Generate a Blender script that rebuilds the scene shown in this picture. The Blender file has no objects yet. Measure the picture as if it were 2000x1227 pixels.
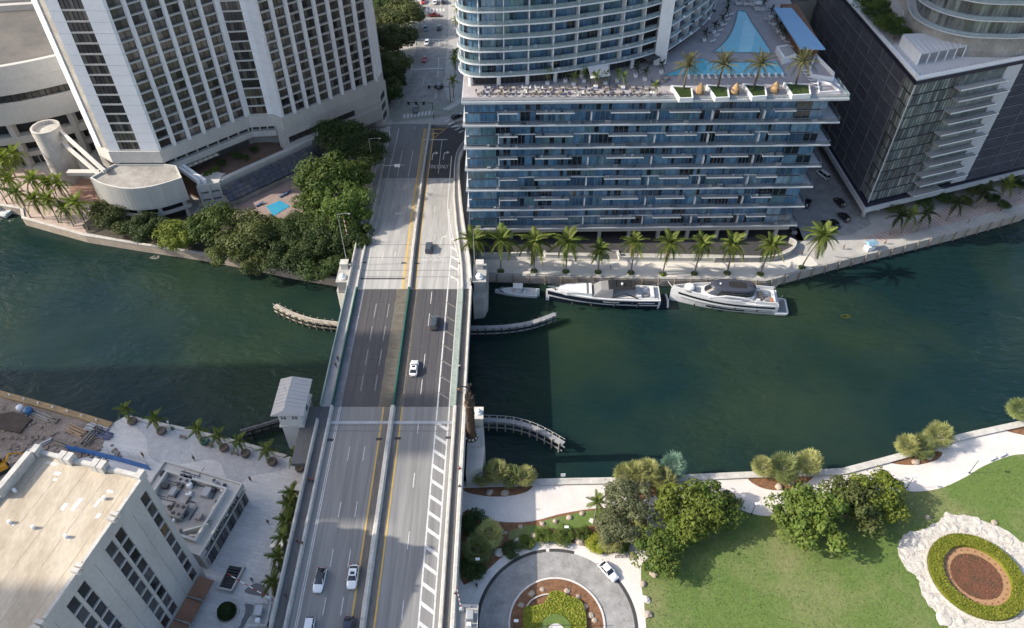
import bpy, bmesh, math, random
from mathutils import Vector, Matrix, Euler
random.seed(7)
R = math.radians
SC = bpy.context.scene
COL = SC.collection

# ------------------------------------------------------------------ camera, light, exposure
CAM_F, CAM_TH, CAM_H = 1493.0, math.atan(0.991), 148.0
CC, CS = math.cos(CAM_TH), math.sin(CAM_TH)
cam_d = bpy.data.cameras.new('camera')
cam_d.sensor_width = 36.0
cam_d.lens = CAM_F / 2000.0 * 36.0
cam_d.clip_start = 1.0
cam_d.clip_end = 6000.0
cam = bpy.data.objects.new('camera', cam_d)
cam.location = (0, 0, CAM_H)
cam.rotation_euler = (math.pi / 2 - CAM_TH, 0, 0)
COL.objects.link(cam)
SC.camera = cam

SUN_EL = R(32.0)
SUN_STRENGTH, SKY_STRENGTH, EXPOSURE = 3.5, 0.14, 1.03
SUN_DIR = Vector((math.cos(SUN_EL), 0.03, -math.sin(SUN_EL))).normalized()   # light travels from the left
world = bpy.data.worlds.new('World')
SC.world = world
world.use_nodes = True
wn = world.node_tree
bg = wn.nodes['Background']
sky = wn.nodes.new('ShaderNodeTexSky')
sky.sky_type = 'NISHITA'
sky.sun_disc = False
sky.sun_elevation = SUN_EL
sky.sun_rotation = R(-90)
sky.air_density = 1.0
sky.dust_density = 2.5
sky.ozone_density = 1.0
hsv = wn.nodes.new('ShaderNodeHueSaturation')
hsv.inputs['Saturation'].default_value = 0.98
wn.links.new(sky.outputs[0], hsv.inputs['Color'])
wn.links.new(hsv.outputs[0], bg.inputs['Color'])
bg.inputs['Strength'].default_value = SKY_STRENGTH
sun_d = bpy.data.lights.new('sun', 'SUN')
sun_d.energy = SUN_STRENGTH
sun_d.angle = R(0.6)
sun_d.color = (1.0, 0.92, 0.79)
sun = bpy.data.objects.new('sun', sun_d)
sun.rotation_euler = SUN_DIR.to_track_quat('-Z', 'Y').to_euler()
sun.location = (-300, 100, 300)
COL.objects.link(sun)
SC.view_settings.view_transform = 'Standard'
SC.view_settings.look = 'None'
SC.view_settings.exposure = EXPOSURE
SC.view_settings.gamma = 1.0
SC.view_settings.use_curve_mapping = False

# ------------------------------------------------------------------ survey helpers: a sighting -> a point of the world
def P(x, y, z):
    u = (x - 1000.0) / CAM_F; v = (y - 613.5) / CAM_F
    dy = CC - v * CS; dz = -CS - v * CC
    t = (z - CAM_H) / dz
    return Vector((u * t, dy * t, z))
def P2(x, y, z):
    p = P(x, y, z); return (p.x, p.y)
def zdeck(Y):
    if Y <= 152: return 11.0
    if Y >= 244: return 3.02
    t = (Y - 152) / 92.0
    s = t * t * (3 - 2 * t)
    return 11.0 - 7.98 * (0.45 * s + 0.55 * t)
def DK(x, y):                                   # point of the bridge deck
    z = 8.0
    for _ in range(25): z = zdeck(P(x, y, z).y)
    return P(x, y, z)

# ------------------------------------------------------------------ materials
def C(r, g, b):
    f = lambda v: ((v / 255.0) / 12.92) if v / 255.0 <= 0.04045 else (((v / 255.0) + 0.055) / 1.055) ** 2.4
    return (f(r), f(g), f(b))
MATS = {}
def mat(name, col, rough=0.85, var=0.12, scale=0.6, fine=6.0, metal=0.0, spec=0.4, bump=0.0, col2=None, stretch=(1, 1, 1), coat=0.0, alpha=1.0, thr=(0.35, 0.7)):
    """procedural surface: base colour broken up by two scales of noise, optional second colour, fine relief"""
    m = bpy.data.materials.new(name); m.use_nodes = True
    nt = m.node_tree; N = nt.nodes; L = nt.links
    b = N['Principled BSDF']
    b.inputs['Roughness'].default_value = rough
    b.inputs['Metallic'].default_value = metal
    b.inputs['Specular IOR Level'].default_value = spec
    b.inputs['Coat Weight'].default_value = coat
    b.inputs['Alpha'].default_value = alpha
    g = N.new('ShaderNodeNewGeometry')
    mp = N.new('ShaderNodeMapping'); mp.inputs['Scale'].default_value = stretch
    L.new(g.outputs['Position'], mp.inputs['Vector'])
    n1 = N.new('ShaderNodeTexNoise'); n1.inputs['Scale'].default_value = scale; n1.inputs['Detail'].default_value = 5; n1.inputs['Roughness'].default_value = 0.65
    n2 = N.new('ShaderNodeTexNoise'); n2.inputs['Scale'].default_value = fine; n2.inputs['Detail'].default_value = 2
    L.new(mp.outputs[0], n1.inputs['Vector']); L.new(mp.outputs[0], n2.inputs['Vector'])
    r1 = N.new('ShaderNodeMapRange'); r1.inputs['From Min'].default_value = thr[0]; r1.inputs['From Max'].default_value = thr[1]
    L.new(n1.outputs['Fac'], r1.inputs['Value'])
    mx = N.new('ShaderNodeMix'); mx.data_type = 'RGBA'
    c2 = col2 if col2 else tuple(c * (1 - 2.2 * var) for c in col)
    mx.inputs['A'].default_value = (*col, 1); mx.inputs['B'].default_value = (*c2, 1)
    L.new(r1.outputs[0], mx.inputs['Factor'])
    r2 = N.new('ShaderNodeMapRange'); r2.inputs['From Min'].default_value = 0.3; r2.inputs['From Max'].default_value = 0.7
    r2.inputs['To Min'].default_value = 1 - var; r2.inputs['To Max'].default_value = 1 + var
    L.new(n2.outputs['Fac'], r2.inputs['Value'])
    ml = N.new('ShaderNodeVectorMath'); ml.operation = 'SCALE'
    L.new(mx.outputs['Result'], ml.inputs[0]); L.new(r2.outputs[0], ml.inputs['Scale'])
    L.new(ml.outputs[0], b.inputs['Base Color'])
    if bump:
        bp = N.new('ShaderNodeBump'); bp.inputs['Strength'].default_value = bump; bp.inputs['Distance'].default_value = 0.1
        L.new(n2.outputs['Fac'], bp.inputs['Height']); L.new(bp.outputs[0], b.inputs['Normal'])
    MATS[name] = m
    return m
def grid_joint(m, sx, sy, rot, col, width=0.03, amt=0.6):
    """fine joints laid over a material (paving seen from far)"""
    nt = m.node_tree; N = nt.nodes; L = nt.links
    b = N['Principled BSDF']; src = b.inputs['Base Color'].links[0].from_socket
    g = N.new('ShaderNodeNewGeometry'); mp = N.new('ShaderNodeMapping'); mp.inputs['Rotation'].default_value = (0, 0, R(rot))
    L.new(g.outputs['Position'], mp.inputs['Vector'])
    br = N.new('ShaderNodeTexBrick')
    br.inputs['Scale'].default_value = 1.0; br.inputs['Brick Width'].default_value = sx; br.inputs['Row Height'].default_value = sy
    br.inputs['Mortar Size'].default_value = width; br.inputs['Mortar Smooth'].default_value = 0.3
    br.inputs['Color1'].default_value = (0.93, 0.93, 0.93, 1); br.inputs['Color2'].default_value = (1.06, 1.06, 1.06, 1); br.inputs['Mortar'].default_value = (1 - amt, 1 - amt, 1 - amt, 1)
    L.new(mp.outputs[0], br.inputs['Vector'])
    mu = N.new('ShaderNodeMix'); mu.data_type = 'RGBA'; mu.blend_type = 'MULTIPLY'; mu.inputs['Factor'].default_value = 1.0
    L.new(src, mu.inputs['A']); L.new(br.outputs['Color'], mu.inputs['B'])
    L.new(mu.outputs['Result'], b.inputs['Base Color'])
    return m
def leaf_mat(name, c1, c2, rough=0.6, tr=0.25):
    m = mat(name, c1, rough=rough, var=0.28, scale=0.55, fine=2.6, spec=0.25, col2=c2, thr=(0.4, 0.62))
    nt = m.node_tree; N = nt.nodes; L = nt.links
    b = N['Principled BSDF']; src = b.inputs['Base Color'].links[0].from_socket
    oi = N.new('ShaderNodeObjectInfo')
    hs = N.new('ShaderNodeHueSaturation')
    r = N.new('ShaderNodeMapRange'); r.inputs['To Min'].default_value = 0.72; r.inputs['To Max'].default_value = 1.25
    L.new(oi.outputs['Random'], r.inputs['Value']); L.new(r.outputs[0], hs.inputs['Value'])
    L.new(src, hs.inputs['Color'])
    L.new(hs.outputs[0], b.inputs['Base Color'])
    t = N.new('ShaderNodeBsdfTranslucent'); L.new(hs.outputs[0], t.inputs['Color'])
    ms = N.new('ShaderNodeMixShader'); ms.inputs[0].default_value = tr
    L.new(b.outputs[0], ms.inputs[1]); L.new(t.outputs[0], ms.inputs[2])
    L.new(ms.outputs[0], N['Material Output'].inputs['Surface'])
    return m
def glass_mat(name, col, rough=0.08, var=0.25, scale=0.45, spec=0.9, metal=0.0):
    return mat(name, col, rough=rough, var=var, scale=scale, fine=1.3, spec=spec, metal=metal, stretch=(1, 1, 0.35))

# ------------------------------------------------------------------ mesh helpers
class MB:
    def __init__(s): s.v = []; s.f = []; s.m = []; s.M = Matrix.Identity(4); s.mi = 0
    def _add(s, pts, faces):
        o = len(s.v)
        s.v += [tuple(s.M @ Vector(p)) for p in pts]
        s.f += [tuple(i + o for i in fc) for fc in faces]
        s.m += [s.mi] * len(faces)
    def mat(s, i): s.mi = i; return s
    def at(s, loc=(0, 0, 0), rz=0.0, rx=0.0, ry=0.0, sc=(1, 1, 1)):
        s.M = Matrix.Translation(loc) @ Euler((rx, ry, rz)).to_matrix().to_4x4() @ Matrix.Diagonal((*sc, 1)); return s
    def box(s, x0, x1, y0, y1, z0, z1):
        s._add([(x0, y0, z0), (x1, y0, z0), (x1, y1, z0), (x0, y1, z0), (x0, y0, z1), (x1, y0, z1), (x1, y1, z1), (x0, y1, z1)],
               [(0, 3, 2, 1), (4, 5, 6, 7), (0, 1, 5, 4), (1, 2, 6, 5), (2, 3, 7, 6), (3, 0, 4, 7)]); return s
    def bbox(s, cx, cy, z0, w, d, h, b=0.06):       # box with chamfered top
        x0, x1, y0, y1 = cx - w / 2, cx + w / 2, cy - d / 2, cy + d / 2
        s.loft([[(x0, y0, z0), (x1, y0, z0), (x1, y1, z0), (x0, y1, z0)], [(x0, y0, z0 + h - b), (x1, y0, z0 + h - b), (x1, y1, z0 + h - b), (x0, y1, z0 + h - b)],
                [(x0 + b, y0 + b, z0 + h), (x1 - b, y0 + b, z0 + h), (x1 - b, y1 - b, z0 + h), (x0 + b, y1 - b, z0 + h)]]); return s
    def quad(s, a, b, c, d): s._add([a, b, c, d], [(0, 1, 2, 3)]); return s
    def face(s, pts): s._add(pts, [tuple(range(len(pts)))]); return s
    def prism(s, poly, z0, z1, bottom=True):
        n = len(poly)
        ar = sum(poly[i][0] * poly[(i + 1) % n][1] - poly[(i + 1) % n][0] * poly[i][1] for i in range(n))
        if ar < 0: poly = list(poly)[::-1]
        zf = z1 if callable(z1) else (lambda p: z1)
        pts = [(p[0], p[1], z0) for p in poly] + [(p[0], p[1], zf(p)) for p in poly]
        fs = [tuple(range(n, 2 * n))] + [(i, (i + 1) % n, n + (i + 1) % n, n + i) for i in range(n)]
        if bottom: fs.append(tuple(range(n - 1, -1, -1)))
        s._add(pts, fs); return s
    def loft(s, rings, cap=True, close=True):
        n = len(rings[0]); pts = [p for r in rings for p in r]; fs = []
        for k in range(len(rings) - 1):
            for i in range(n if close else n - 1):
                j = (i + 1) % n
                fs.append((k * n + i, k * n + j, (k + 1) * n + j, (k + 1) * n + i))
        if cap:
            fs.append(tuple(range(n - 1, -1, -1))); fs.append(tuple(range((len(rings) - 1) * n, len(rings) * n)))
        s._add(pts, fs); return s
    def tube(s, p0, p1, r0, r1=None, n=6, cap=True):
        return s.path([p0, p1], [r0, r0 if r1 is None else r1], n, cap)
    def path(s, pts, rad, n=6, cap=True):
        pts = [Vector(p) for p in pts]
        if not hasattr(rad, '__len__'): rad = [rad] * len(pts)
        rings = []
        for i, p in enumerate(pts):
            t = (pts[min(i + 1, len(pts) - 1)] - pts[max(i - 1, 0)]).normalized()
            a = t.cross(Vector((0, 0, 1)))
            if a.length < 1e-3: a = Vector((1, 0, 0))
            a.normalize(); b = t.cross(a).normalized()
            rings.append([tuple(p + (a * math.cos(2 * math.pi * k / n) + b * math.sin(2 * math.pi * k / n)) * rad[i]) for k in range(n)])
        return s.loft(rings, cap)
    def cyl(s, cx, cy, z0, z1, r0, r1=None, n=16):
        r1 = r0 if r1 is None else r1
        return s.loft([[(cx + r * math.cos(2 * math.pi * k / n), cy + r * math.sin(2 * math.pi * k / n), z) for k in range(n)] for r, z in ((r0, z0), (r1, z1))])
    def lathe(s, cx, cy, prof, n=14):
        return s.loft([[(cx + r * math.cos(2 * math.pi * k / n), cy + r * math.sin(2 * math.pi * k / n), z) for k in range(n)] for r, z in prof])
    def wall(s, pts, z0, z1, t, closed=False, side=0):
        """a wall of thickness t along a 2D polyline; z0/z1 number or function of the point; side 0 centred, 1 left of the line, -1 right"""
        Lp = offs(pts, t * (0.5 + 0.5 * side), closed); Rp = offs(pts, -t * (0.5 - 0.5 * side), closed)
        f0 = z0 if callable(z0) else (lambda p: z0); f1 = z1 if callable(z1) else (lambda p: z1)
        rings = [[(r[0], r[1], f0(p)), (l[0], l[1], f0(p)), (l[0], l[1], f1(p)), (r[0], r[1], f1(p))] for p, l, r in zip(pts, Lp, Rp)]
        if closed: rings.append(rings[0]); return s.loft(rings, cap=False)
        return s.loft(rings)
    def strip(s, Lp, Rp, z):                          # sheet between two polylines
        zf = z if callable(z) else (lambda p: z)
        n = len(Lp)
        s._add([(p[0], p[1], zf(p)) for p in Rp] + [(p[0], p[1], zf(p)) for p in Lp], [(i, i + 1, n + i + 1, n + i) for i in range(n - 1)]); return s
    def ball(s, c, r, n=8, m=5, sq=(1, 1, 1)):
        rings = [[(c[0] + r * sq[0] * math.sin(math.pi * (j + .02) / (m + .04)) * math.cos(2 * math.pi * k / n), c[1] + r * sq[1] * math.sin(math.pi * (j + .02) / (m + .04)) * math.sin(2 * math.pi * k / n), c[2] - r * sq[2] * math.cos(math.pi * j / m)) for k in range(n)] for j in range(m + 1)]
        return s.loft(rings)
    def mesh(s, name, mats, smooth=False):
        me = bpy.data.meshes.new(name); me.from_pydata(s.v, [], s.f)
        if not isinstance(mats, (list, tuple)): mats = [mats]
        for m in mats: me.materials.append(m)
        if len(mats) > 1: me.polygons.foreach_set('material_index', s.m)
        if smooth: me.polygons.foreach_set('use_smooth', [True] * len(me.polygons))
        me.update(); return me
def offs(pts, d, closed=False):
    n = len(pts); out = []
    for i in range(n):
        a = Vector(pts[i - 1][:2]) if (i > 0 or closed) else None
        p = Vector(pts[i][:2]); b = Vector(pts[(i + 1) % n][:2]) if (i < n - 1 or closed) else None
        ds = []
        if a is not None and (p - a).length > 1e-6: ds.append((p - a).normalized())
        if b is not None and (b - p).length > 1e-6: ds.append((b - p).normalized())
        nn = Vector((0, 0))
        for q in ds: nn += Vector((-q.y, q.x))
        nn.normalize()
        k = max(0.35, nn.dot(Vector((-ds[0].y, ds[0].x))))
        o = p + nn * d / k
        out.append((o.x, o.y))
    return out
def smooth_pts(pts, k=6, closed=False):
    n = len(pts); out = []
    rng = range(n) if closed else range(n - 1)
    for i in rng:
        p0 = Vector(pts[(i - 1) % n] if (closed or i > 0) else pts[i]); p1 = Vector(pts[i]); p2 = Vector(pts[(i + 1) % n]); p3 = Vector(pts[(i + 2) % n] if (closed or i < n - 2) else pts[(i + 1) % n])
        for j in range(k):
            t = j / k
            q = 0.5 * ((2 * p1) + (p2 - p0) * t + (2 * p0 - 5 * p1 + 4 * p2 - p3) * t * t + (3 * p1 - p0 - 3 * p2 + p3) * t ** 3)
            out.append(tuple(q))
    if not closed: out.append(tuple(pts[-1]))
    return out
def resample(pts, step):
    pts = [Vector(p) for p in pts]; out = [pts[0].copy()]; acc = 0.0
    for a, b in zip(pts, pts[1:]):
        L = (b - a).length; t = step - acc
        while t <= L: out.append(a.lerp(b, t / L)); t += step
        acc = L - (t - step)
    return out
# ------------------------------------------------------------------ object helpers
LABELS = {}
def tag(o, label, cat, group=None, kind=None):
    o['label'] = label; o['category'] = cat
    if group: o['group'] = group
    if kind: o['kind'] = kind
    LABELS.setdefault(label, []).append(o.name)
    return o
def thing(name, label, cat, loc=(0, 0, 0), rz=0.0, group=None):
    o = bpy.data.objects.new(name, None); COL.objects.link(o)
    o.empty_display_size = 0.3
    o.location = loc; o.rotation_euler = (0, 0, rz)
    return tag(o, label, cat, group)
def obj(name, me, parent=None, local=False, label=None, kind=None):
    """link one mesh object; local=False: mesh is in world coordinates and the parent sits elsewhere"""
    o = bpy.data.objects.new(name, me); COL.objects.link(o)
    if parent is not None:
        o.parent = parent
        if not local:
            q = parent; off = Vector((0, 0, 0))
            while q is not None: off += q.location; q = q.parent
            o.location = -off
    if label: o['label'] = label
    if kind: o['kind'] = kind
    return o
def inst(name, me, parent, loc, rz=0.0, sc=None, mats=None, rot=None):
    """one more object on shared mesh data, placed in its parent's frame"""
    o = bpy.data.objects.new(name, me); COL.objects.link(o)
    o.parent = parent; o.location = loc
    o.rotation_euler = rot if rot else (0, 0, rz)
    if sc: o.scale = sc
    if mats:
        for i, m in enumerate(mats):
            if m is None: continue
            o.material_slots[i].link = 'OBJECT'; o.material_slots[i].material = m
    return o
def structure(name, me, label=None):
    o = obj(name, me); o['kind'] = 'structure'
    if label: o['label'] = label
    return o
KIDS = {}
def copy_tree(root, loc=None, rz=None, label=None, sc=None, paint=None):
    """copy a thing with its parts and sub-parts"""
    def kids(o): return [c for c in o.children]
    r = root.copy(); COL.objects.link(r)
    if loc is not None: r.location = loc
    if rz is not None: r.rotation_euler = (0, 0, rz)
    if sc is not None: r.scale = sc if hasattr(sc, '__len__') else (sc, sc, sc)
    if label: r['label'] = label; LABELS.setdefault(label, []).append(r.name)
    for ch in kids(root):
        c = ch.copy(); COL.objects.link(c); c.parent = r
        if paint and ch.name.split('.')[0] in paint:
            c.material_slots[0].link = 'OBJECT'; c.material_slots[0].material = paint[ch.name.split('.')[0]]
        for g in kids(ch):
            d = g.copy(); COL.objects.link(d); d.parent = c
    return r
class Facade:
    """wall frame: u along A->B (left to right seen from outside), d inwards, z up"""
    def __init__(s, A, B):
        s.A = Vector(A[:2]); s.B = Vector(B[:2]); s.L = (s.B - s.A).length
        s.ux = (s.B - s.A) / s.L; s.inn = Vector((-s.ux.y, s.ux.x)); s.rz = math.atan2(s.ux.y, s.ux.x)
    def pt(s, u, d, z): q = s.A + s.ux * u + s.inn * d; return (q.x, q.y, z)
    def mb(s, b): b.M = Matrix.Translation((s.A.x, s.A.y, 0)) @ Matrix.Rotation(s.rz, 4, 'Z'); return b
    def place(s, name, me, root, u, d, z, sc=None, mats=None):
        q = Vector(s.pt(u, d, z)) - root.location
        return inst(name, me, root, q, s.rz, sc, mats)
ORD = ['first', 'second', 'third', 'fourth', 'fifth', 'sixth', 'seventh', 'eighth', 'ninth', 'tenth', 'eleventh', 'twelfth', 'thirteenth', 'fourteenth', 'fifteenth', 'sixteenth', 'seventeenth', 'eighteenth', 'nineteenth', 'twentieth']
_txt = {}
def text_mesh(s, size, m, ext=0.0):
    cu = bpy.data.curves.new('lettering', 'FONT'); cu.body = s; cu.size = size; cu.align_x = 'CENTER'; cu.align_y = 'CENTER'; cu.extrude = ext; cu.resolution_u = 2
    o = bpy.data.objects.new('lettering', cu); COL.objects.link(o)
    bpy.context.view_layer.update()
    me = bpy.data.meshes.new_from_object(o.evaluated_get(bpy.context.evaluated_depsgraph_get()))
    bpy.data.objects.remove(o)
    me.materials.clear(); me.materials.append(m)
    return me

# ------------------------------------------------------------------ palette
M_conc = mat('concrete', (0.36, 0.35, 0.33), var=0.10, scale=0.25, fine=3.0)
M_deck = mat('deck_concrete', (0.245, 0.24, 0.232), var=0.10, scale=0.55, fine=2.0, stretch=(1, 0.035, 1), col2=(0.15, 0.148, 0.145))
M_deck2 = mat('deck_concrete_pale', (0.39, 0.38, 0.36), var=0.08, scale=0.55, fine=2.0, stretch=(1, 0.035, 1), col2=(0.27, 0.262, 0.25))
M_grate = mat('steel_grating', (0.082, 0.078, 0.08), rough=0.6, var=0.12, scale=0.6, fine=7.0, stretch=(1, 0.04, 1), col2=(0.05, 0.048, 0.052), metal=0.0)
M_asph = mat('asphalt', (0.115, 0.113, 0.115), var=0.12, scale=0.35, fine=4.0, col2=(0.16, 0.155, 0.15))
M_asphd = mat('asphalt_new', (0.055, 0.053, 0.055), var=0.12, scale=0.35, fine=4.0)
M_asphl = mat('asphalt_old', (0.31, 0.302, 0.29), var=0.12, scale=0.4, fine=3.0, col2=(0.19, 0.185, 0.178))
M_walk = mat('sidewalk_concrete', (0.40, 0.385, 0.36), var=0.08, scale=0.4, fine=3.0)
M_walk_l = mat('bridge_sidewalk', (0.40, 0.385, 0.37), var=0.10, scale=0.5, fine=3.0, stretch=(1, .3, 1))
M_walk_shade = mat('bridge_sidewalk_shade', (0.13, 0.128, 0.128), var=0.10, scale=0.5, fine=3.0, stretch=(1, .3, 1))  # dark copy of the bridge sidewalk, with shade put into its colour
M_para = mat('parapet_concrete', (0.50, 0.485, 0.45), var=0.10, scale=0.5, fine=2.5, col2=(0.38, 0.36, 0.33))
M_white = mat('white_paint', (0.74, 0.74, 0.74), rough=0.5, var=0.04, scale=0.3)
M_line = mat('road_marking_white', (0.62, 0.61, 0.59), rough=0.7, var=0.12, scale=1.2, fine=5, col2=(0.42, 0.41, 0.40))
M_yell = mat('road_marking_yellow', (0.62, 0.38, 0.06), rough=0.7, var=0.12, scale=1.2, fine=5, col2=(0.45, 0.30, 0.10))
M_green = mat('green_steel_paint', (0.03, 0.105, 0.085), rough=0.5, var=0.12, scale=1.0)
M_palegreen = mat('weathered_green_paint', (0.27, 0.315, 0.29), rough=0.6, var=0.12, scale=1.0)
M_black = mat('black_rubber', (0.02, 0.02, 0.022), rough=0.7, var=0.1)
M_dark = mat('dark_recess', (0.035, 0.035, 0.038), rough=0.8, var=0.2)
M_steel = mat('galvanised_steel', (0.42, 0.43, 0.44), rough=0.45, var=0.08, metal=0.4)
M_wood = mat('weathered_timber', (0.25, 0.215, 0.175), var=0.2, scale=1.0, fine=5, col2=(0.15, 0.13, 0.105))
M_woodtan = mat('tan_timber', (0.42, 0.30, 0.19), var=0.18, scale=0.6, fine=4, col2=(0.30, 0.20, 0.13))
M_mulch = mat('brown_mulch', (0.215, 0.108, 0.055), var=0.25, scale=1.2, fine=7, bump=0.4)
M_soil = mat('dark_soil', (0.085, 0.075, 0.06), var=0.25, scale=0.8, fine=5)
M_lawn = mat('lawn_grass', (0.092, 0.142, 0.031), var=0.15, scale=0.06, fine=2.2, bump=0.3, col2=(0.185, 0.185, 0.08), thr=(0.46, 0.74))
M_path = mat('pale_path_concrete', (0.60, 0.56, 0.525), var=0.06, scale=0.3, fine=3.0)
M_plaza = grid_joint(mat('plaza_pavers', (0.60, 0.585, 0.565), var=0.06, scale=0.25, fine=3.0), 2.4, 0.8, 12, None, 0.05, 0.16)
M_plazag = grid_joint(mat('plaza_pavers_grey', (0.47, 0.47, 0.475), var=0.08, scale=0.4, fine=3.0), 0.5, 0.5, 30, None, 0.03, 0.16)
M_plazad = mat('dark_paving', (0.19, 0.185, 0.19), var=0.08, scale=0.4, fine=4.0)
M_brick = mat('red_brick_paving', (0.30, 0.185, 0.14), var=0.15, scale=0.4, fine=4.0, col2=(0.22, 0.12, 0.09))
M_pink = mat('pink_paving', (0.42, 0.33, 0.29), var=0.08, scale=0.5, fine=4.0)
M_rock = mat('coral_rock', (0.56, 0.52, 0.47), var=0.16, scale=0.8, fine=4.0, bump=0.5, col2=(0.36, 0.33, 0.29))
M_rockb = mat('tan_boulder', (0.40, 0.345, 0.285), var=0.2, scale=1.2, fine=4.0, bump=0.5, col2=(0.28, 0.21, 0.16))
M_bark = mat('bark', (0.13, 0.105, 0.08), var=0.2, scale=2.0, fine=8)
M_palmbark = mat('palm_bark', (0.24, 0.215, 0.18), var=0.18, scale=2.0, fine=6, stretch=(1, 1, 3))
L_mid = leaf_mat('leaf_mid', (0.072, 0.118, 0.02), (0.115, 0.145, 0.026))
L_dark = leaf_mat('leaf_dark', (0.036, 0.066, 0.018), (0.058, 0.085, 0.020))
L_olive = leaf_mat('leaf_olive', (0.098, 0.115, 0.032), (0.062, 0.083, 0.024))
L_yell = leaf_mat('leaf_yellow', (0.165, 0.20, 0.026), (0.115, 0.155, 0.024))
L_grey = leaf_mat('leaf_grey', (0.20, 0.215, 0.105), (0.14, 0.16, 0.075))
L_palm = leaf_mat('palm_leaf', (0.12, 0.175, 0.035), (0.16, 0.18, 0.045))
L_palmy = leaf_mat('palm_leaf_yellow', (0.21, 0.26, 0.035), (0.16, 0.21, 0.03))
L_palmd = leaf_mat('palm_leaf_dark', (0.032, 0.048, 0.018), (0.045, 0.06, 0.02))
L_date = leaf_mat('date_palm_leaf', (0.135, 0.145, 0.06), (0.18, 0.165, 0.085))
L_hedge = leaf_mat('hedge_leaf', (0.19, 0.225, 0.022), (0.26, 0.265, 0.035))
# ================================================================== SETTING: water, land, pavements
def water_material():
    m = bpy.data.materials.new('river_water'); m.use_nodes = True
    nt = m.node_tree; N = nt.nodes; L = nt.links
    b = N['Principled BSDF']
    b.inputs['Roughness'].default_value = 0.07; b.inputs['IOR'].default_value = 1.33
    b.inputs['Specular IOR Level'].default_value = 0.36
    g = N.new('ShaderNodeNewGeometry')
    n = N.new('ShaderNodeTexNoise'); n.inputs['Scale'].default_value = 0.02; n.inputs['Detail'].default_value = 4
    L.new(g.outputs['Position'], n.inputs['Vector'])
    mx = N.new('ShaderNodeMix'); mx.data_type = 'RGBA'
    mx.inputs['A'].default_value = (0.006, 0.020, 0.021, 1); mx.inputs['B'].default_value = (0.019, 0.035, 0.021, 1)
    r = N.new('ShaderNodeMapRange'); r.inputs['From Min'].default_value = 0.4; r.inputs['From Max'].default_value = 0.62
    L.new(n.outputs['Fac'], r.inputs['Value']); L.new(r.outputs[0], mx.inputs['Factor']); L.new(mx.outputs['Result'], b.inputs['Base Color'])
    mp = N.new('ShaderNodeMapping'); mp.inputs['Rotation'].default_value = (0, 0, R(25)); mp.inputs['Scale'].default_value = (0.55, 1.2, 1)
    L.new(g.outputs['Position'], mp.inputs['Vector'])
    a1 = N.new('ShaderNodeTexNoise'); a1.inputs['Scale'].default_value = 0.5; a1.inputs['Detail'].default_value = 6; a1.inputs['Distortion'].default_value = 0.6
    a2 = N.new('ShaderNodeTexNoise'); a2.inputs['Scale'].default_value = 0.09; a2.inputs['Detail'].default_value = 2
    a3 = N.new('ShaderNodeTexNoise'); a3.inputs['Scale'].default_value = 0.03; a3.inputs['Detail'].default_value = 2     # calm and ruffled patches
    L.new(mp.outputs[0], a1.inputs['Vector']); L.new(mp.outputs[0], a2.inputs['Vector']); L.new(g.outputs['Position'], a3.inputs['Vector'])
    k = N.new('ShaderNodeMapRange'); k.inputs['From Min'].default_value = 0.38; k.inputs['From Max'].default_value = 0.62; k.inputs['To Min'].default_value = 0.2; k.inputs['To Max'].default_value = 1.5
    L.new(a3.outputs['Fac'], k.inputs['Value'])
    mu = N.new('ShaderNodeMath'); mu.operation = 'MULTIPLY'; L.new(a1.outputs['Fac'], mu.inputs[0]); L.new(k.outputs[0], mu.inputs[1])
    ad = N.new('ShaderNodeMath'); ad.operation = 'MULTIPLY_ADD'; L.new(a2.outputs['Fac'], ad.inputs[0]); ad.inputs[1].default_value = 1.2; L.new(mu.outputs[0], ad.inputs[2])
    bp = N.new('ShaderNodeBump'); bp.inputs['Strength'].default_value = 0.85; bp.inputs['Distance'].default_value = 0.5
    L.new(ad.outputs[0], bp.inputs['Height']); L.new(bp.outputs[0], b.inputs['Normal'])
    return m
M_water = water_material()
b = MB(); b.face([(-2500, -600, -.6), (2500, -600, -.6), (2500, 1200, -.6), (-2500, 1200, -.6)])
structure('river_water', b.mesh('river_water', M_water), 'dark green river water crossed by the bridge')

def sheet(name, poly, z, m, label=None, parent=None, kind='structure'):
    b = MB(); ar = sum(poly[i][0] * poly[(i + 1) % len(poly)][1] - poly[(i + 1) % len(poly)][0] * poly[i][1] for i in range(len(poly)))
    if ar < 0: poly = poly[::-1]
    b.face([(p[0], p[1], z) for p in poly])
    o = obj(name, b.mesh(name, m), parent)
    if kind: o['kind'] = kind
    if label: o['label'] = label
    return o
def px(pts, z): return [P2(x, y, z) for x, y in pts]
def land(name, poly, z, m, label):
    b = MB(); b.prism(poly, -3.0, z, bottom=False)
    return structure(name, b.mesh(name, m), label)

# --- far bank
SH_FL = px([(0, 402), (41, 409), (44, 427), (166, 461), (277, 479), (396, 497), (471, 511), (560, 530), (662, 548)], 2.0)
SH_FR = px([(940, 536), (1060, 540), (1180, 543), (1302, 545), (1372, 546), (1495, 549), (1544, 537), (1623, 515), (1687, 499), (1780, 476), (1868, 454), (2000, 417)], 2.0)
far_poly = [(-900, 420), (-400, 265)] + SH_FL + SH_FR + [(330, 260), (900, 420), (2200, 500), (2200, 3000), (-2200, 3000), (-2200, 500)]
land('far_bank_ground', far_poly, 2.0, M_walk, 'paved ground of the far river bank')
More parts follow.
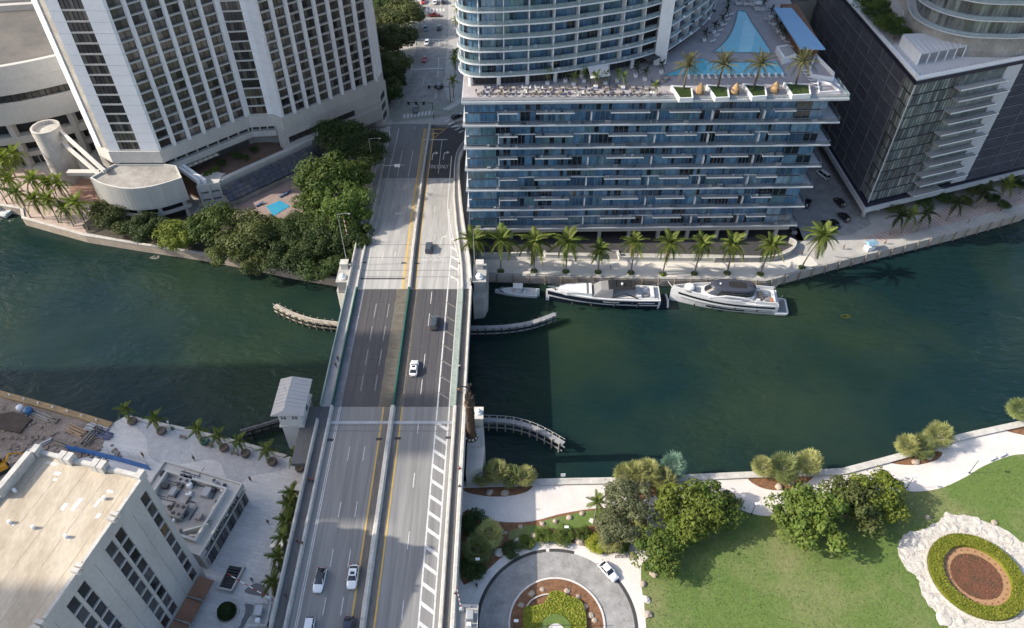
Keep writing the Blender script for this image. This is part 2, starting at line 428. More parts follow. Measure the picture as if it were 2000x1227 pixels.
# --- near bank (left half plaza, right half park)
SH_NL = px([(0, 764), (222, 826), (247, 812), (325, 829), (374, 839), (480, 866), (560, 890), (600, 898)], 2.5)
SH_NR = px([(905, 943), (1093, 937), (1202, 935), (1330, 930), (1461, 924), (1590, 920.5), (1644, 917)] , 2.5) + smooth_pts(px([(1644, 917), (1762, 885.6), (1864, 853), (2000, 823)], 2.5), 4)[1:]
land('near_bank_plaza', [(-900, 360), (-400, 206)] + SH_NL + [(-27, 101.5), (-27, -300), (-900, -300)], 2.5, M_plaza, 'pale paved plaza on the near bank left of the bridge')
land('near_bank_park', [(-26.9, 101.5)] + SH_NR + [(200, 140), (900, 300), (900, -300), (-26.9, -300)], 2.5, M_path, 'pale paved riverside park ground right of the bridge')

# --- sheets on the far bank
sheet('riverside_soil', px([(160, 440), (200, 405), (390, 420), (480, 400), (640, 400), (690, 430), (655, 540), (560, 526), (471, 507), (396, 493), (277, 475), (170, 455)], 2.014), 2.016, M_soil)
M_stripe = mat('striped_paving', (0.46, 0.37, 0.33), var=0.08, scale=0.3, fine=3.0)
grid_joint(M_stripe, 40, 1.3, 62, None, 0.22, 0.35)
sheet('riverwalk_paving', px([(0, 398), (42, 405), (46, 423), (166, 457), (185, 452), (200, 405), (150, 350), (60, 330), (0, 330)], 2.006), 2.006, M_pink, 'pinkish riverwalk paving under the palms by the hotel')
sheet('brick_court', px([(130, 340), (215, 360), (205, 405), (175, 400), (140, 385)], 2.012), 2.012, M_brick)
sheet('street_apron', px([(690, 250), (760, 245), (775, 0), (690, 0)], 2.006), 2.006, M_walk)
sheet('parking_court', px([(1590, 260), (1640, 300), (1665, 360), (1702, 438), (1660, 460), (1560, 470), (1530, 440), (1540, 330)], 2.006), 2.006, M_asphl, 'grey parking court between the glass block and the dark louvred block')
sheet('riverwalk_stripes', px([(1690, 480), (1760, 462), (1868, 434), (2000, 397), (2000, 362), (1905, 390), (1830, 412), (1745, 447), (1690, 462)], 2.006), 2.006, M_stripe, 'pink striped riverwalk paving by the dark block')
sheet('promenade', px([(936, 534), (936, 508), (1200, 511), (1394, 514), (1510, 512), (1580, 497), (1600, 520), (1544, 535), (1495, 547), (1372, 544), (1180, 541)], 2.009), 2.009, mat('promenade_concrete', (0.62, 0.585, 0.53), var=.06, scale=.3), 'cream concrete promenade under the palm row')
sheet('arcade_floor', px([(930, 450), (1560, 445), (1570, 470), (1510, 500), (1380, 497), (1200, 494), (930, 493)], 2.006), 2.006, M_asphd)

# --- the street beyond the bridge
ZS = 3.0
b = MB(); b.prism([(-52, 243.2), (-24, 243.2), (-14, 248), (-12, 600), (-70, 600), (-60, 300)], 1.5, ZS - 0.12)
structure('street_embankment', b.mesh('street_embankment', M_walk), 'pale sidewalk strip flanking the street beyond the bridge')
def zz(pts): return [P2(x, y, ZS) for x, y in pts]
st_l = zz([(772, 236), (785, 190), (797, 160), (804, 146), (809, 110), (813, 89), (817, 55), (820, 32), (823, 0)]); st_r = zz([(893, 214), (872, 190), (866, 160), (869, 146), (873, 90), (876, 53), (874, 38), (875, 21), (874, 0)])
b = MB(); b.strip(st_l + [(st_l[-1][0] - 12, 600)], st_r + [(st_r[-1][0] - 10, 600)], ZS - 0.05)
structure('street', b.mesh('street', M_asphl), 'grey street with crosswalks running away beyond the bridge')
street = bpy.data.objects['street']
M_cross = mat('green_tinted_pavement', (0.27, 0.29, 0.255), var=0.12, scale=0.3, fine=2.0)
sheet('intersection', zz([(768, 240), (842, 230), (905, 222), (905, 196), (870, 198), (790, 200), (757, 222)]), ZS - 0.04, M_cross, 'worn greenish intersection at the bridge foot')
def flat(name, pts, z, m, parent): 
    b = MB(); b.face([(p[0], p[1], z) for p in pts]); return obj(name, b.mesh(name, m), parent)
for i in range(9):                                       # near crosswalk at the bridge foot
    x = 787 + i * 7.0; y = 231 - i * 0.9
    flat('crosswalk_bar', zz([(x, y), (x + 4.2, y - .5), (x + 5.4, y - 8.5), (x + 1.4, y - 8)]), ZS - 0.03, M_line, street)
for i in range(7):
    x = 866 + i * 5; y = 213 - i * 3
    flat('crosswalk_bar', zz([(x, y), (x + 2, y - 2.5), (x + 13, y + 0.0), (x + 11, y + 2.6)]), ZS - 0.03, M_line, street)
for i in range(6):
    x = 832 + i * 6.6; y = 22
    flat('crosswalk_bar', zz([(x, y), (x + 3.4, y), (x + 3.0, y - 5.5), (x - .2, y - 5.5)]), ZS - 0.03, M_line, street)
for x0, y0, x1, y1 in ((851, 194, 852, 175), (855, 150, 857, 112), (857, 90, 858, 76), (825, 168, 829, 150), (860, 12, 862, 2), (838, 12, 840, 2)):
    flat('lane_line', zz([(x0 - .6, y0), (x0 + .6, y0), (x1 + .5, y1), (x1 - .5, y1)]), ZS - 0.03, M_line, street)
for x0, y0, x1, y1 in ((795, 137, 866, 134), (815, 79, 876, 77)):
    flat('stop_line', zz([(x0, y0), (x1, y1), (x1, y1 - 1.6), (x0, y0 - 1.6)]), ZS - 0.03, M_line, street)

# --- near bank: construction ground, park beds, lawn
M_dirt = mat('construction_dirt', (0.175, 0.135, 0.11), var=0.2, scale=0.25, fine=2.0, col2=(0.30, 0.25, 0.215), bump=0.4)
sheet('construction_dirt', px([(0, 775), (215, 833), (212, 850), (190, 886), (140, 900), (60, 890), (0, 960)], 2.506) + [(-150, 70), (-400, 120), (-400, 195)], 2.506, M_dirt, 'brown churned ground of the riverside building site')
gp = lambda pts, z=2.506: px(pts, z)
sheet('plaza_band', smooth_pts(gp([(268, 834), (282, 850), (288, 870), (290, 888), (310, 905), (345, 908), (390, 900), (415, 898), (432, 908), (443, 935), (470, 945), (490, 930), (545, 920), (560, 905), (520, 880), (440, 862), (374, 846), (325, 836)]), 3, True), 2.506, M_plazag, 'grey cobbled band curving across the plaza')
sheet('plaza_paving_disc', smooth_pts(gp([(478, 1157), (492, 1142), (506, 1140), (520, 1148), (522, 1165)]), 4, True), 2.506, M_plazad)
sheet('plaza_paving_wedge', smooth_pts(gp([(476, 1180), (507, 1189), (487, 1206), (475, 1227), (455, 1260), (440, 1250), (470, 1220)]), 4, True), 2.506, M_plazad)
RC = (8.6, 62.4)
def arc(c, r, a0, a1, n=40): return [(c[0] + r * math.cos(R(a0 + (a1 - a0) * i / n)), c[1] + r * math.sin(R(a0 + (a1 - a0) * i / n))) for i in range(n + 1)]
sheet('roundabout_road', arc(RC, 15.0, 0, 359, 90), 2.506, M_asphl, 'worn grey circular driveway round the planted island')
b = MB()
for a0, a1 in ((96, 236), (74, 93.5), (-70, 50)):
    b.strip(arc(RC, 15.6, a0, a1), arc(RC, 14.9, a0, a1), 2.512)
obj('drain_channel', b.mesh('drain_channel', M_asphd), bpy.data.objects['roundabout_road'])
M_lawn2 = M_lawn
lawn_edge = smooth_pts(gp([(1252, 1108), (1290, 1062), (1340, 1035), (1400, 1000), (1437, 994), (1467, 1003), (1502, 1008), (1560, 1000), (1640, 978), (1700, 962), (1750, 958), (1796, 960), (1842, 952), (1887, 931), (1922, 910), (1971, 891), (2000, 887)]), 4)
lawn_poly = gp([(1263, 1240), (1258, 1180), (1252, 1140)]) + lawn_edge + [(160, 110), (300, 100), (300, -40), (27.2, -40)]
sheet('lawn', lawn_poly, 2.506, M_lawn, 'wide sunlit lawn of the riverside park')
# blades standing on the lawn: nobody could count them
def grass(name, poly_test, n, m, zb, box):
    b = MB(); rnd = random.Random(3)
    for _ in range(n):
        x = rnd.uniform(box[0], box[1]); y = rnd.uniform(box[2], box[3])
        if not poly_test(x, y): continue
        a = rnd.uniform(0, 6.28); w = rnd.uniform(.06, .16); h = rnd.uniform(.08, .2); dx, dy = math.cos(a) * w, math.sin(a) * w
        b._add([(x - dx, y - dy, zb), (x + dx, y + dy, zb), (x + dy * .6, y - dx * .6, zb + h)], [(0, 1, 2)])
    o = obj(name, b.mesh(name, m)); tag(o, 'short mown grass blades covering the park lawn', 'grass', kind='stuff'); return o
def inside(poly):
    def t(x, y):
        c = False; n = len(poly)
        for i in range(n):
            x1, y1 = poly[i]; x2, y2 = poly[i - 1]
            if (y1 > y) != (y2 > y) and x < (x2 - x1) * (y - y1) / (y2 - y1) + x1: c = not c
        return c
    return t
grass('grass', inside(lawn_poly), 42000, M_lawn, 2.506, (24, 125, 50, 112))
# garden strip between path and driveway
garden = smooth_pts(gp([(906, 1000), (940, 1013), (990, 1020), (1040, 1018), (1090, 1005), (1140, 996), (1190, 992), (1255, 1000), (1260, 1040), (1210, 1075), (1180, 1082), (1130, 1063), (1080, 1057), (1030, 1063), (985, 1085), (945, 1120), (925, 1132), (900, 1132)]), 3, True)
sheet('garden_bed', garden, 2.506, M_mulch, 'brown mulch bed with shrubs between path and driveway')
sheet('garden_grass', smooth_pts(gp([(1060, 1018), (1100, 1008), (1150, 998), (1188, 995), (1195, 1008), (1150, 1028), (1100, 1034), (1063, 1030)]), 3, True), 2.514, M_lawn)
sheet('garden_grass', smooth_pts(gp([(995, 1040), (1030, 1026), (1060, 1030), (1062, 1042), (1030, 1052), (1000, 1062)]), 3, True), 2.514, M_lawn)
for i, pts in enumerate(([(907, 952), (960, 949), (1010, 947), (1042, 945), (1030, 960), (1000, 968), (960, 970), (915, 963)],
            [(1240, 965), (1280, 945), (1328, 932), (1310, 952), (1275, 970), (1250, 978)],
            [(1461, 934), (1500, 931), (1585, 925), (1580, 940), (1555, 953), (1520, 958), (1485, 952)],
            [(1740, 902), (1790, 886), (1838, 882), (1832, 897), (1800, 907), (1765, 908)],
            [(1962, 838), (2010, 826), (2020, 850), (1990, 848)])):
    sheet('mulch_bed', smooth_pts(gp(pts), 4, True), 2.508, M_mulch)
b = MB()                                                   # low joint lines where the path slabs meet
# coping walls along the river (things: walls)
def seawall(name, label, pts, zt, t, m, zb=-3.0, cop=0.18):
    r = thing(name, label, 'seawall', (*pts[len(pts) // 2], 0))
    w = MB(); w.wall(pts, zb, zt - cop, t, side=0); obj('wall', w.mesh('wall', m), r)
    c = MB(); c.wall(pts, zt - cop, zt, t + 0.25, side=0); obj('coping', c.mesh('coping', M_para), r)
    return r
seawall('seawall', 'pale concrete seawall edging the riverside park', offs(SH_NR, -0.7), 2.95, 1.35, M_conc)
seawall('seawall', 'grey seawall edging the pale plaza with potted palms', offs(SH_NL[2:7], -0.35), 2.75, 0.6, M_conc)
seawall('seawall', 'pinkish seawall along the hotel riverwalk', offs(SH_FL, 0.25), 2.35, 0.6, mat('seawall_pink', (0.40, 0.33, 0.27), var=.15, scale=.4), cop=0.25)
FRW = thing('seawall', 'tan timber faced seawall with piles behind the moored yachts', 'seawall', (*SH_FR[5], 0))
w = MB(); w.wall(offs(SH_FR, -0.15), -3, 1.75, 0.35); obj('plank_wall', w.mesh('plank_wall', mat('seawall_tan', (.40, .325, .255), var=.15, scale=.25, fine=3, col2=(.33, .30, .28))), FRW)
w = MB(); w.wall(offs(SH_FR, 0.2), 1.75, 2.25, 0.9); obj('coping', w.mesh('coping', M_conc), FRW)
pm = MB().tube((0, 0, -3), (0, 0, 2.9), .2, .19, 7).mesh('pile', M_wood)
for q in resample([Vector(p) for p in offs(SH_FR, -0.62)], 4.6)[1:]:
    inst('pile', pm, FRW, Vector((q.x, q.y, 0)) - FRW.location)
# ================================================================== BASCULE BRIDGE
def tab(*kv):
    def f(Y):
        if Y <= kv[0][0]: return kv[0][1]
        for (a, x), (c, y) in zip(kv, kv[1:]):
            if Y <= c: return x + (y - x) * (Y - a) / (c - a)
        return kv[-1][1]
    return f
XLo = tab((152, -43.3), (172, -44.0), (244, -44.8)); XLc = tab((148, -40.8), (204, -42.2), (244, -43.2)); XLw = tab((146, -38.9), (173, -39.7), (241, -40.3))
XM = tab((146, -26.95), (174, -27.9), (198, -28.6), (222, -29.1), (244, -29.4))
XRw = tab((146, -16.9), (165, -17.0), (176, -18.4), (188, -19.6), (224, -20.4)); XRe = tab((146, -14.2), (160, -14.6), (176, -18.0), (188, -19.3), (224, -20.1))
XRc = tab((146, -12.85), (158, -13.8), (177, -16.2), (193, -17.8), (214, -18.9), (222, -18.6), (230, -16.6), (236, -13.4), (240, -10.5))
XRo = tab((150, -10.9), (160, -11.8), (177, -14.1), (188, -15.4), (204, -17.0), (214, -17.4), (223, -16.6), (232, -13.6), (240, -10.0))
def Ys(a, c, step=4.0):
    n = max(1, int(round((c - a) / step))); return [a + (c - a) * i / n for i in range(n + 1)]
def zd(p): return zdeck(p[1])
def line2(fx, a, c, dx=0.0): return [(fx(y) + dx, y) for y in Ys(a, c)]
Y0, YA, YB, Y1 = 20.0, 108.3, 147.6, 243.4          # near end, span start, span end, far end
BR = thing('bascule_bridge', 'long concrete bascule bridge with dark steel lift span crossing the river', 'bridge', (-27, 128, 11))
def bp(name, mb, m, label=None, kind=None): return obj(name, mb.mesh(name, m), BR, label=label, kind=kind)
# decks
def deck(name, a, c, fl, fr, m, dz=0.0, th=1.0, label=None):
    b = MB(); ys = Ys(a, c)
    rings = [[(fl(y), y, zdeck(y) + dz), (fr(y), y, zdeck(y) + dz), (fr(y), y, zdeck(y) + dz - th), (fl(y), y, zdeck(y) + dz - th)] for y in ys]
    b.loft([r[::-1] for r in rings]); return bp(name, b, m, label)
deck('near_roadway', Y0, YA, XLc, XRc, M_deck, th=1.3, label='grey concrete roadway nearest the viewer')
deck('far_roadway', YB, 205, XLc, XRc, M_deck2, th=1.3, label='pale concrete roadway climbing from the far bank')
deck('ramp_roadway', 205, Y1, XLc, lambda y: XM(y) + .2, mat('shaded_ramp_concrete', (.20, .197, .195), var=.1, scale=.5, stretch=(1, .05, 1), col2=(.15, .148, .147)), th=1.3)  # shade over the left ramp lanes painted in as darker concrete
deck('turn_lane_roadway', 205, 241, lambda y: XM(y) + .2, XRc, M_asphd, th=1.3, label='dark asphalt right turn lanes curving off')
deck('far_asphalt_overlay', 172.5, 205, lambda y: XM(y) + 9.5 - .4 * (y - 172), lambda y: XM(y) + 9.55 - .4 * (y - 172), M_asph, dz=.004, th=.003) if False else None
for nm, a, c, ml, mr in (('sidewalk', Y0, YA, M_walk_shade, M_walk_shade), ('sidewalk', YB, Y1 - 2, M_walk_l, M_walk_l), ('sidewalk', YA, YB, M_walk_l, M_walk_shade)):
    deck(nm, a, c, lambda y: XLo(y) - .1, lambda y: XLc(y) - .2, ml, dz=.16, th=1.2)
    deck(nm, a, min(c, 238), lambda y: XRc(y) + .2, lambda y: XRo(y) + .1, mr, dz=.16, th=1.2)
# steel span: sub-deck and single grating panels with seams between them
deck('span_floor', YA, YB, XLc, XRc, mat('span_seam_steel', (0.16, 0.155, 0.15), rough=.6), dz=-.06, th=1.4)
xs_l = [-38.7, -36.6, -34.4, -32.2, -30.4]; xs_r = [-24.6, -22.3, -20.2, -18.1, -16.1, -14.3]
ys_s = [YA + .1, 112.6, 117.6, 122.6, 127.4, 132.6, 137.4, 142.4, YB - .1]
for xs in (xs_l, xs_r):
    for x0, x1 in zip(xs, xs[1:]):
        b = MB(); b.box(x0 + .05, x1 - .05, 0, 1, -.06, 0)
        me = b.mesh('grating_panel', M_grate)
        for y0, y1 in zip(ys_s, ys_s[1:]):
            inst('grating_panel', me, BR, Vector((0, y0 + .06, 11.0)) - BR.location, sc=(1, y1 - y0 - .12, 1))
M_ribst = mat('rib_steel', (0.19, 0.17, 0.14), var=.1)
M_medpl = mat('stained_median_steel', (0.135, 0.12, 0.098), var=.15, scale=.6, fine=3)
for x0, x1, m in ((-40.6, -38.75, mat('span_gutter_steel', (0.17, 0.18, 0.20), var=.15, scale=.6)), (-30.3, -27.3, M_medpl), (-26.5, -24.75, M_medpl), (-14.2, -13.0, M_palegreen)):
    for y0, y1 in zip(ys_s, ys_s[1:]):
        b = MB(); b.box(x0, x1, y0 + .04, y1 - .04, 10.93, 11.01); bp('floor_plate', b, m)
for k in range(26):                                    # ribs on the stained median
    y = YA + 1.2 + k * 1.45
    b = MB(); b.box(-29.2, -27.6, y, y + .18, 11.012, 11.05); bp('median_rib', b, M_ribst)
# barriers
def bar(name, fx, a, c, h, w, m, dz=0.0, label=None):
    b = MB(); ys = Ys(a, c)
    b.loft([[(fx(y) + w * .62, y, zdeck(y) + dz), (fx(y) + w * .32, y, zdeck(y) + dz + h), (fx(y) - w * .32, y, zdeck(y) + dz + h), (fx(y) - w * .62, y, zdeck(y) + dz)] for y in ys]); return bp(name, b, m, label)
def seg(name, fx, a, c, step, *args):
    ys = Ys(a, c, step)
    for y0, y1 in zip(ys, ys[1:]): bar(name, fx, y0 + .03, y1 - .03, *args)
seg('median_barrier', XM, Y0, YA, 9.8, .85, 1.0, M_para); seg('median_barrier', XM, YB, Y1 - 1, 9.6, .85, .8, M_para)
bar('median_rail', XM, YA + .1, YB - .1, 1.0, .62, M_green, 0, 'green steel median rail on the lift span')
seg('kerb_barrier', XLc, Y0, YA, 9.8, .8, .7, M_para); seg('kerb_barrier', XLc, YB, 236, 9.6, .8, .5, M_para)
seg('kerb_barrier', XRc, Y0, YA, 9.8, .8, .7, M_para); seg('kerb_barrier', XRc, YB, 236, 9.6, .8, .5, M_para)
bar('side_rail', XLc, YA + .1, YB - .1, .95, .42, M_green, 0, 'dark green steel rail beside the left walkway')
bar('side_rail', XRc, YA + .1, YB - .1, .95, .42, M_palegreen, 0, 'pale green steel rail beside the right walkway')
seg('parapet', XLo, Y0, YA - 4, 9.8, 1.05, .55, M_para, .16); seg('parapet', XLo, YB, 236, 9.6, 1.05, .5, M_para, .16)
seg('parapet', lambda y: XRo(y) + .25, Y0, YA, 9.8, 1.05, .85, M_para, .16); seg('parapet', XRo, YB + 3, 224, 9.6, 1.05, .7, M_para, .16)
bar('span_parapet', XLo, YA, YB, 1.0, .42, M_palegreen, .16); bar('span_parapet', lambda y: XRo(y) + .1, YA, YB, 1.0, .62, M_para, .16)
# girders, cross beams and bearing walls under the deck
for x in (-42.2, -34.5, -27, -19.5, -12.2):
    b = MB(); b.box(x - .35, x + .35, YA, YB, 7.6, 9.55); bp('girder', b, M_steel)
for y0, y1, z0 in ((Y0, YA - 14, 6.0), (172, 243, -1)):
    for x in (-41.5, -12.9):
        xx = (lambda q: XLo(q) + .8) if x < -20 else (lambda q: XRo(q) - .8)
        b = MB(); b.wall([(xx(y), y) for y in Ys(y0, min(y1, 234))], (lambda p: 1.5), (lambda p: zdeck(p[1]) - .9), .6); bp('side_wall', b, M_conc)
for y0, y1, x0, x1 in ((YA - 14, YA - .4, -43.6, -10.4), (YB + .4, YB + 15, -43.4, -10.9)):
    b = MB(); b.box(x0 + .4, x1 - .4, y0, y1, -3, 9.6); bp('pier', b, M_conc, 'massive concrete bascule pier under the deck end')
# pier turrets at the four corners
def turret(x0, x1, y0, y1, zt, side, lamp=True):
    b = MB(); b.box(x0, x1, y0, y1, -3, zt); b.box(x0 - .3, x1 + .3, y0 - .3, y1 + .3, zt, zt + .45)
    cx, cy = (x0 + x1) / 2, y0 + 1.4
    b.box(x0 - .15, x1 + .15, y0 - .15, y1 + .15, 7.2, 7.6)
    bp('pier_turret', b, M_conc)
    c = MB(); c.lathe(cx, cy, [(1.05, zt + .45), (1.05, zt + .9), (.8, zt + 1.0), (.75, zt + 1.5), (.35, zt + 1.9), (.02, zt + 2.0)], 14); bp('turret_cap', c, M_white)
    p = MB(); p.box(cx - .9, cx + .9, y1 - 2.2, y1 - .5, zt + .45, zt + 2.2); p.box(cx - 1.1, cx + 1.1, y1 - 2.4, y1 - .3, zt + 2.2, zt + 2.5); bp('turret_block', p, M_para)
turret(-46.6, -43.9, 150.5, 157.5, 10.6, -1); turret(-10.2, -7.2, 150.6, 157.4, 10.6, 1)
b = MB(); b.prism([(-10.4, 147.9), (-7.6, 148.4), (-6.6, 151.5), (-6.6, 161), (-10.4, 161)], -3, 7.2); bp('fender_wall', b, M_conc)
b = MB(); b.prism([(-47.4, 151.2), (-43.9, 148.4), (-43.9, 160), (-47.4, 160)], -3, 7.0); bp('fender_wall', b, M_conc)
b = MB(); b.prism([(-9.9, 92.5), (-6.4, 93.8), (-5.9, 98), (-6.6, 108), (-9.9, 109)], -3, 8.6); b.box(-9.9, -6.9, 99, 104, 8.6, 9.0); bp('fender_wall', b, M_conc)
b = MB(); b.box(-8.4, -6.6, 104.5, 107.5, 8.6, 11.4); b.box(-8.6, -6.4, 104.3, 107.7, 11.4, 11.8); bp('turret_block', b, M_para)
c = MB(); c.lathe(-7.5, 106, [(.75, 11.8), (.75, 12.2), (.5, 12.4), (.45, 12.9), (.02, 13.2)], 12); bp('turret_cap', c, M_white)
deck('plaza_platform', 93, YA, lambda y: -47.0, lambda y: XLo(y) - .12, M_walk_shade, dz=.1, th=1.0)
M_stainj = mat('joint_seal', (.17, .165, .16), var=.2, scale=1.5)
# expansion joints and drains
for y in (101.6, 103.2, 152.4, 155.2, 161.0, 167.0):
    fx = XLc
    b = MB(); b.box(XLc(y) + .45, XRc(y) - .45, y - .09, y + .09, zdeck(y) + .004, zdeck(y) + .008)
    bp('expansion_joint', b, M_stainj)
b = MB(); b.box(XLc(104) + .45, XRc(104) - .45, 103.6, 104.3, 11.006, 11.012); bp('expansion_joint', b, M_steel)
b = MB(); b.box(XLc(153) + .45, XM(153) - 1.4, 151.4, 151.9, 11.006, 11.012); bp('expansion_joint', b, M_dark)
for x, y in ((-39.7, 99.2), (-29.0, 99.4), (-25.0, 99.6), (-13.9, 99.8), (-40.6, 158.6), (-29.6, 158.4), (-26, 158.2), (-13.9, 158.2)):
    b = MB(); b.box(x - .7, x + .7, y - .35, y + .35, zdeck(y) + .004, zdeck(y) + .012); bp('drain_grate', b, M_asphd)
# markings
def mline(name, fx, a, c, w, m, dx=0.0):
    b = MB(); b.strip(line2(fx, a, c, dx - w / 2), line2(fx, a, c, dx + w / 2), lambda p: zdeck(p[1]) + .006); bp(name, b, m)
mline('edge_line', XLw, Y0, YA, .16, M_line, -.22); mline('edge_line', XLw, Y0, YA, .16, M_line, .12); mline('edge_line', XLw, YB, 240, .17, M_line)
mline('edge_line', XLw, YA, YB, .17, M_line, .02)
mline('yellow_line', XM, Y0, YA, .3, M_yell, -2.15); mline('yellow_line', XM, Y0, YA, .3, M_yell, 2.1)
mline('yellow_line', XM, YB, 240, .45, M_yell, -1.75); mline('yellow_line', XM, YB, 238, .3, M_yell, 1.65)
mline('yellow_line', XM, YA, YB, .3, M_yell, -3.1); mline('yellow_line', XM, YA, YB, .38, M_yell, 2.0)
M_stain = mat('stained_shoulder', (0.165, 0.155, 0.142), var=.15, scale=.6, fine=3, stretch=(1, .15, 1))
for a, c in ((Y0, YA), (YB, 240)):
    for lo, hi in ((-1.95 if c == YA else -1.45, -.65), (.65, 1.95 if c == YA else 1.45)):
        b = MB(); b.strip(line2(XM, a, c, lo), line2(XM, a, c, hi), lambda p: zdeck(p[1]) + .005); bp('median_shoulder', b, M_stain if hi > 0 or c == YA else mat('ochre_shoulder', (0.36, 0.30, 0.22), var=.12, scale=.5))
mline('hatch_edge', XRw, Y0, 220, .3, M_line); mline('hatch_edge', XRe, Y0, 186, .3, M_line)
mline('lane_line', lambda y: XM(y) + 4.9, 208, 232, .16, M_line)
for dx in (5.0, 8.6): mline('lane_line', lambda y: XM(y) - dx + .4, 206, 224, .16, M_line)
for i in range(24):                                    # slanting bars of the hatched strip
    y = 34.0 + 3.75 * i if i < 19 else 150.5 + 4.3 * (i - 19)
    if YA - 1 < y < YB: continue
    x0, x1 = XRw(y), XRe(y)
    b = MB(); b.face([(x1, y, zdeck(y) + .007), (x1, y + .85, zdeck(y) + .007), (x0, y + 2.85, zdeck(y + 2) + .007), (x0, y + 2.0, zdeck(y + 2) + .007)]); bp('hatch_bar', b, M_line)
for i in range(8):
    y = YA + 2 + 5 * i
    if y > YB - 4: break
    b = MB(); b.face([(-14.3, y, 11.006), (-14.3, y + .35, 11.006), (-16.9, y + 2.35, 11.006), (-16.9, y + 2.0, 11.006)]); bp('hatch_bar', b, mat('worn_marking', (0.2, .19, .175)))
S8 = 2.419
for x, ya, yb in ((583, 370, 435), (655, 370, 435), (540, 630, 703), (618, 628, 700), (503, 852, 938), (586, 852, 938), (468, 1080, 1165), (552, 1080, 1165), (911, 245, 305), (891, 493, 562), (865, 770, 855), (838, 1095, 1188)):
    sl = -.115 if x > 700 else (-.17 if x > 560 else -.20)
    p = DK(440 + (x + 4) / S8, 720 + ya / S8); q = DK(440 + (x - 4) / S8, 720 + yb / S8); X = (p.x + q.x) / 2
    b = MB(); b.box(X - .08, X + .08, q.y, p.y, 11.004, 11.007); bp('lane_dash', b, M_line)
S9 = 3.608
for x, ya, yb in ((1075, 990, 1030), (1160, 980, 1020), (1040, 1120, 1150), (1170, 470, 500), (1255, 470, 500), (1105, 600, 640), (1300, 120, 100), (1440, 660, 700), (1440, 860, 900), (1425, 1090, 1140)):
    p = DK(450 + x / S9, 220 + min(ya, yb) / S9); q = DK(450 + x / S9, 220 + max(ya, yb) / S9); X = (p.x + q.x) / 2
    b = MB(); b.strip([(X - .08, q.y), (X - .08, p.y)], [(X + .08, q.y), (X + .08, p.y)], lambda r: zdeck(r[1]) + .007); bp('lane_dash', b, M_line)
for x in (-35.0, -31.7):
    for y in (113, 121, 129, 137): 
        b = MB(); b.box(x - .07, x + .07, y, y + 5, 11.004, 11.008); bp('lane_dash', b, mat('worn_line', (.33, .325, .32)))
for y in (112, 120, 134, 142):
    b = MB(); b.box(-21.1, -20.95, y, y + 4.5, 11.004, 11.008); bp('lane_dash', b, M_line)
def sloped(name, me, X, Y, sx, sy, m=None):
    o = inst(name, me, BR, Vector((X, Y, zdeck(Y) + .03)) - BR.location, sc=(sx, sy, 1)); sl = (zdeck(Y + 1) - zdeck(Y - 1)) / 2
    o.rotation_euler = (math.atan(sl), 0, 0); return o
def arrow_mesh():                                      # turn arrow, pointing right
    b = MB(); b.face([(-.12, -1.6, 0), (.12, -1.6, 0), (.12, .3, 0), (-.12, .3, 0)]); b.face([(-.12, .3, 0), (.12, .3, 0), (.5, .75, 0), (.4, 1.05, 0), (0, .8, 0)]); b.face([(.4, 1.05, 0), (.5, .75, 0), (.9, .75, 0), (.9, 1.05, 0)]); b.face([(.85, .35, 0), (1.7, .9, 0), (.85, 1.45, 0)])
    return b.mesh('turn_arrow', M_line)
ar = arrow_mesh(); only = text_mesh('ONLY', 1.0, M_line); slow = text_mesh('SLOW', 1.0, M_line)
for (x, y) in ((845, 304), (867, 303)):
    p = DK(x, y); sloped('turn_arrow', ar, p.x, p.y, 1.05, 2.0)
for (x, y) in ((841, 358), (864, 357), (862, 468)):
    p = DK(x, y); sloped('turn_arrow', ar, p.x, p.y, .95, 1.6)
for (x, y) in ((847, 326), (866, 326)):
    p = DK(x, y); sloped('road_lettering', only, p.x, p.y, 1.22, 3.6)
for (x, y) in ((844, 383), (862, 383)):
    p = DK(x, y); o = sloped('road_lettering', only, p.x, p.y, 1.15, 2.6)
    o.material_slots[0].link = 'OBJECT'; o.material_slots[0].material = MATS['worn_line']
for (x, y) in ((833.5, 506), (858, 506)):
    p = DK(x, y); sloped('road_lettering', slow, p.x, p.y, 1.15, 2.9)
b = MB(); p = DK(850, 273); b.box(p.x - 4.0, p.x + 4.2, p.y - .25, p.y + .25, p.z + .006, p.z + .02); bp('stop_line', b, M_line)
S6 = 5.11
q6 = lambda x, y: DK(760 + x / S6, 220 + y / S6)
for pts in ([(540, 95), (600, 65), (720, 190), (700, 215)],):
    for k in range(5):
        a0 = q6(540 + k * 38, 95 + k * 26); a1 = q6(600 + k * 34, 66 + k * 28); d = Vector((.9, -.5, 0))
        b = MB(); b.face([(a0.x, a0.y, a0.z + .02), (a0.x + .75, a0.y - .55, a0.z + .02), (a1.x + .75, a1.y - .55, a1.z + .02), (a1.x, a1.y, a1.z + .02)]); bp('crosswalk_bar', b, M_line)
for (x0, y0), (x1, y1) in (((425, 168), (545, 165)), ((415, 215), (490, 205)), ((440, 262), (580, 150))):
    a0, a1 = q6(x0, y0), q6(x1, y1)
    b = MB(); b.face([(a0.x, a0.y - .2, a0.z + .02), (a1.x, a1.y - .2, a1.z + .02), (a1.x, a1.y + .25, a1.z + .02), (a0.x, a0.y + .25, a0.z + .02)]); bp('yellow_chevron', b, M_yell)

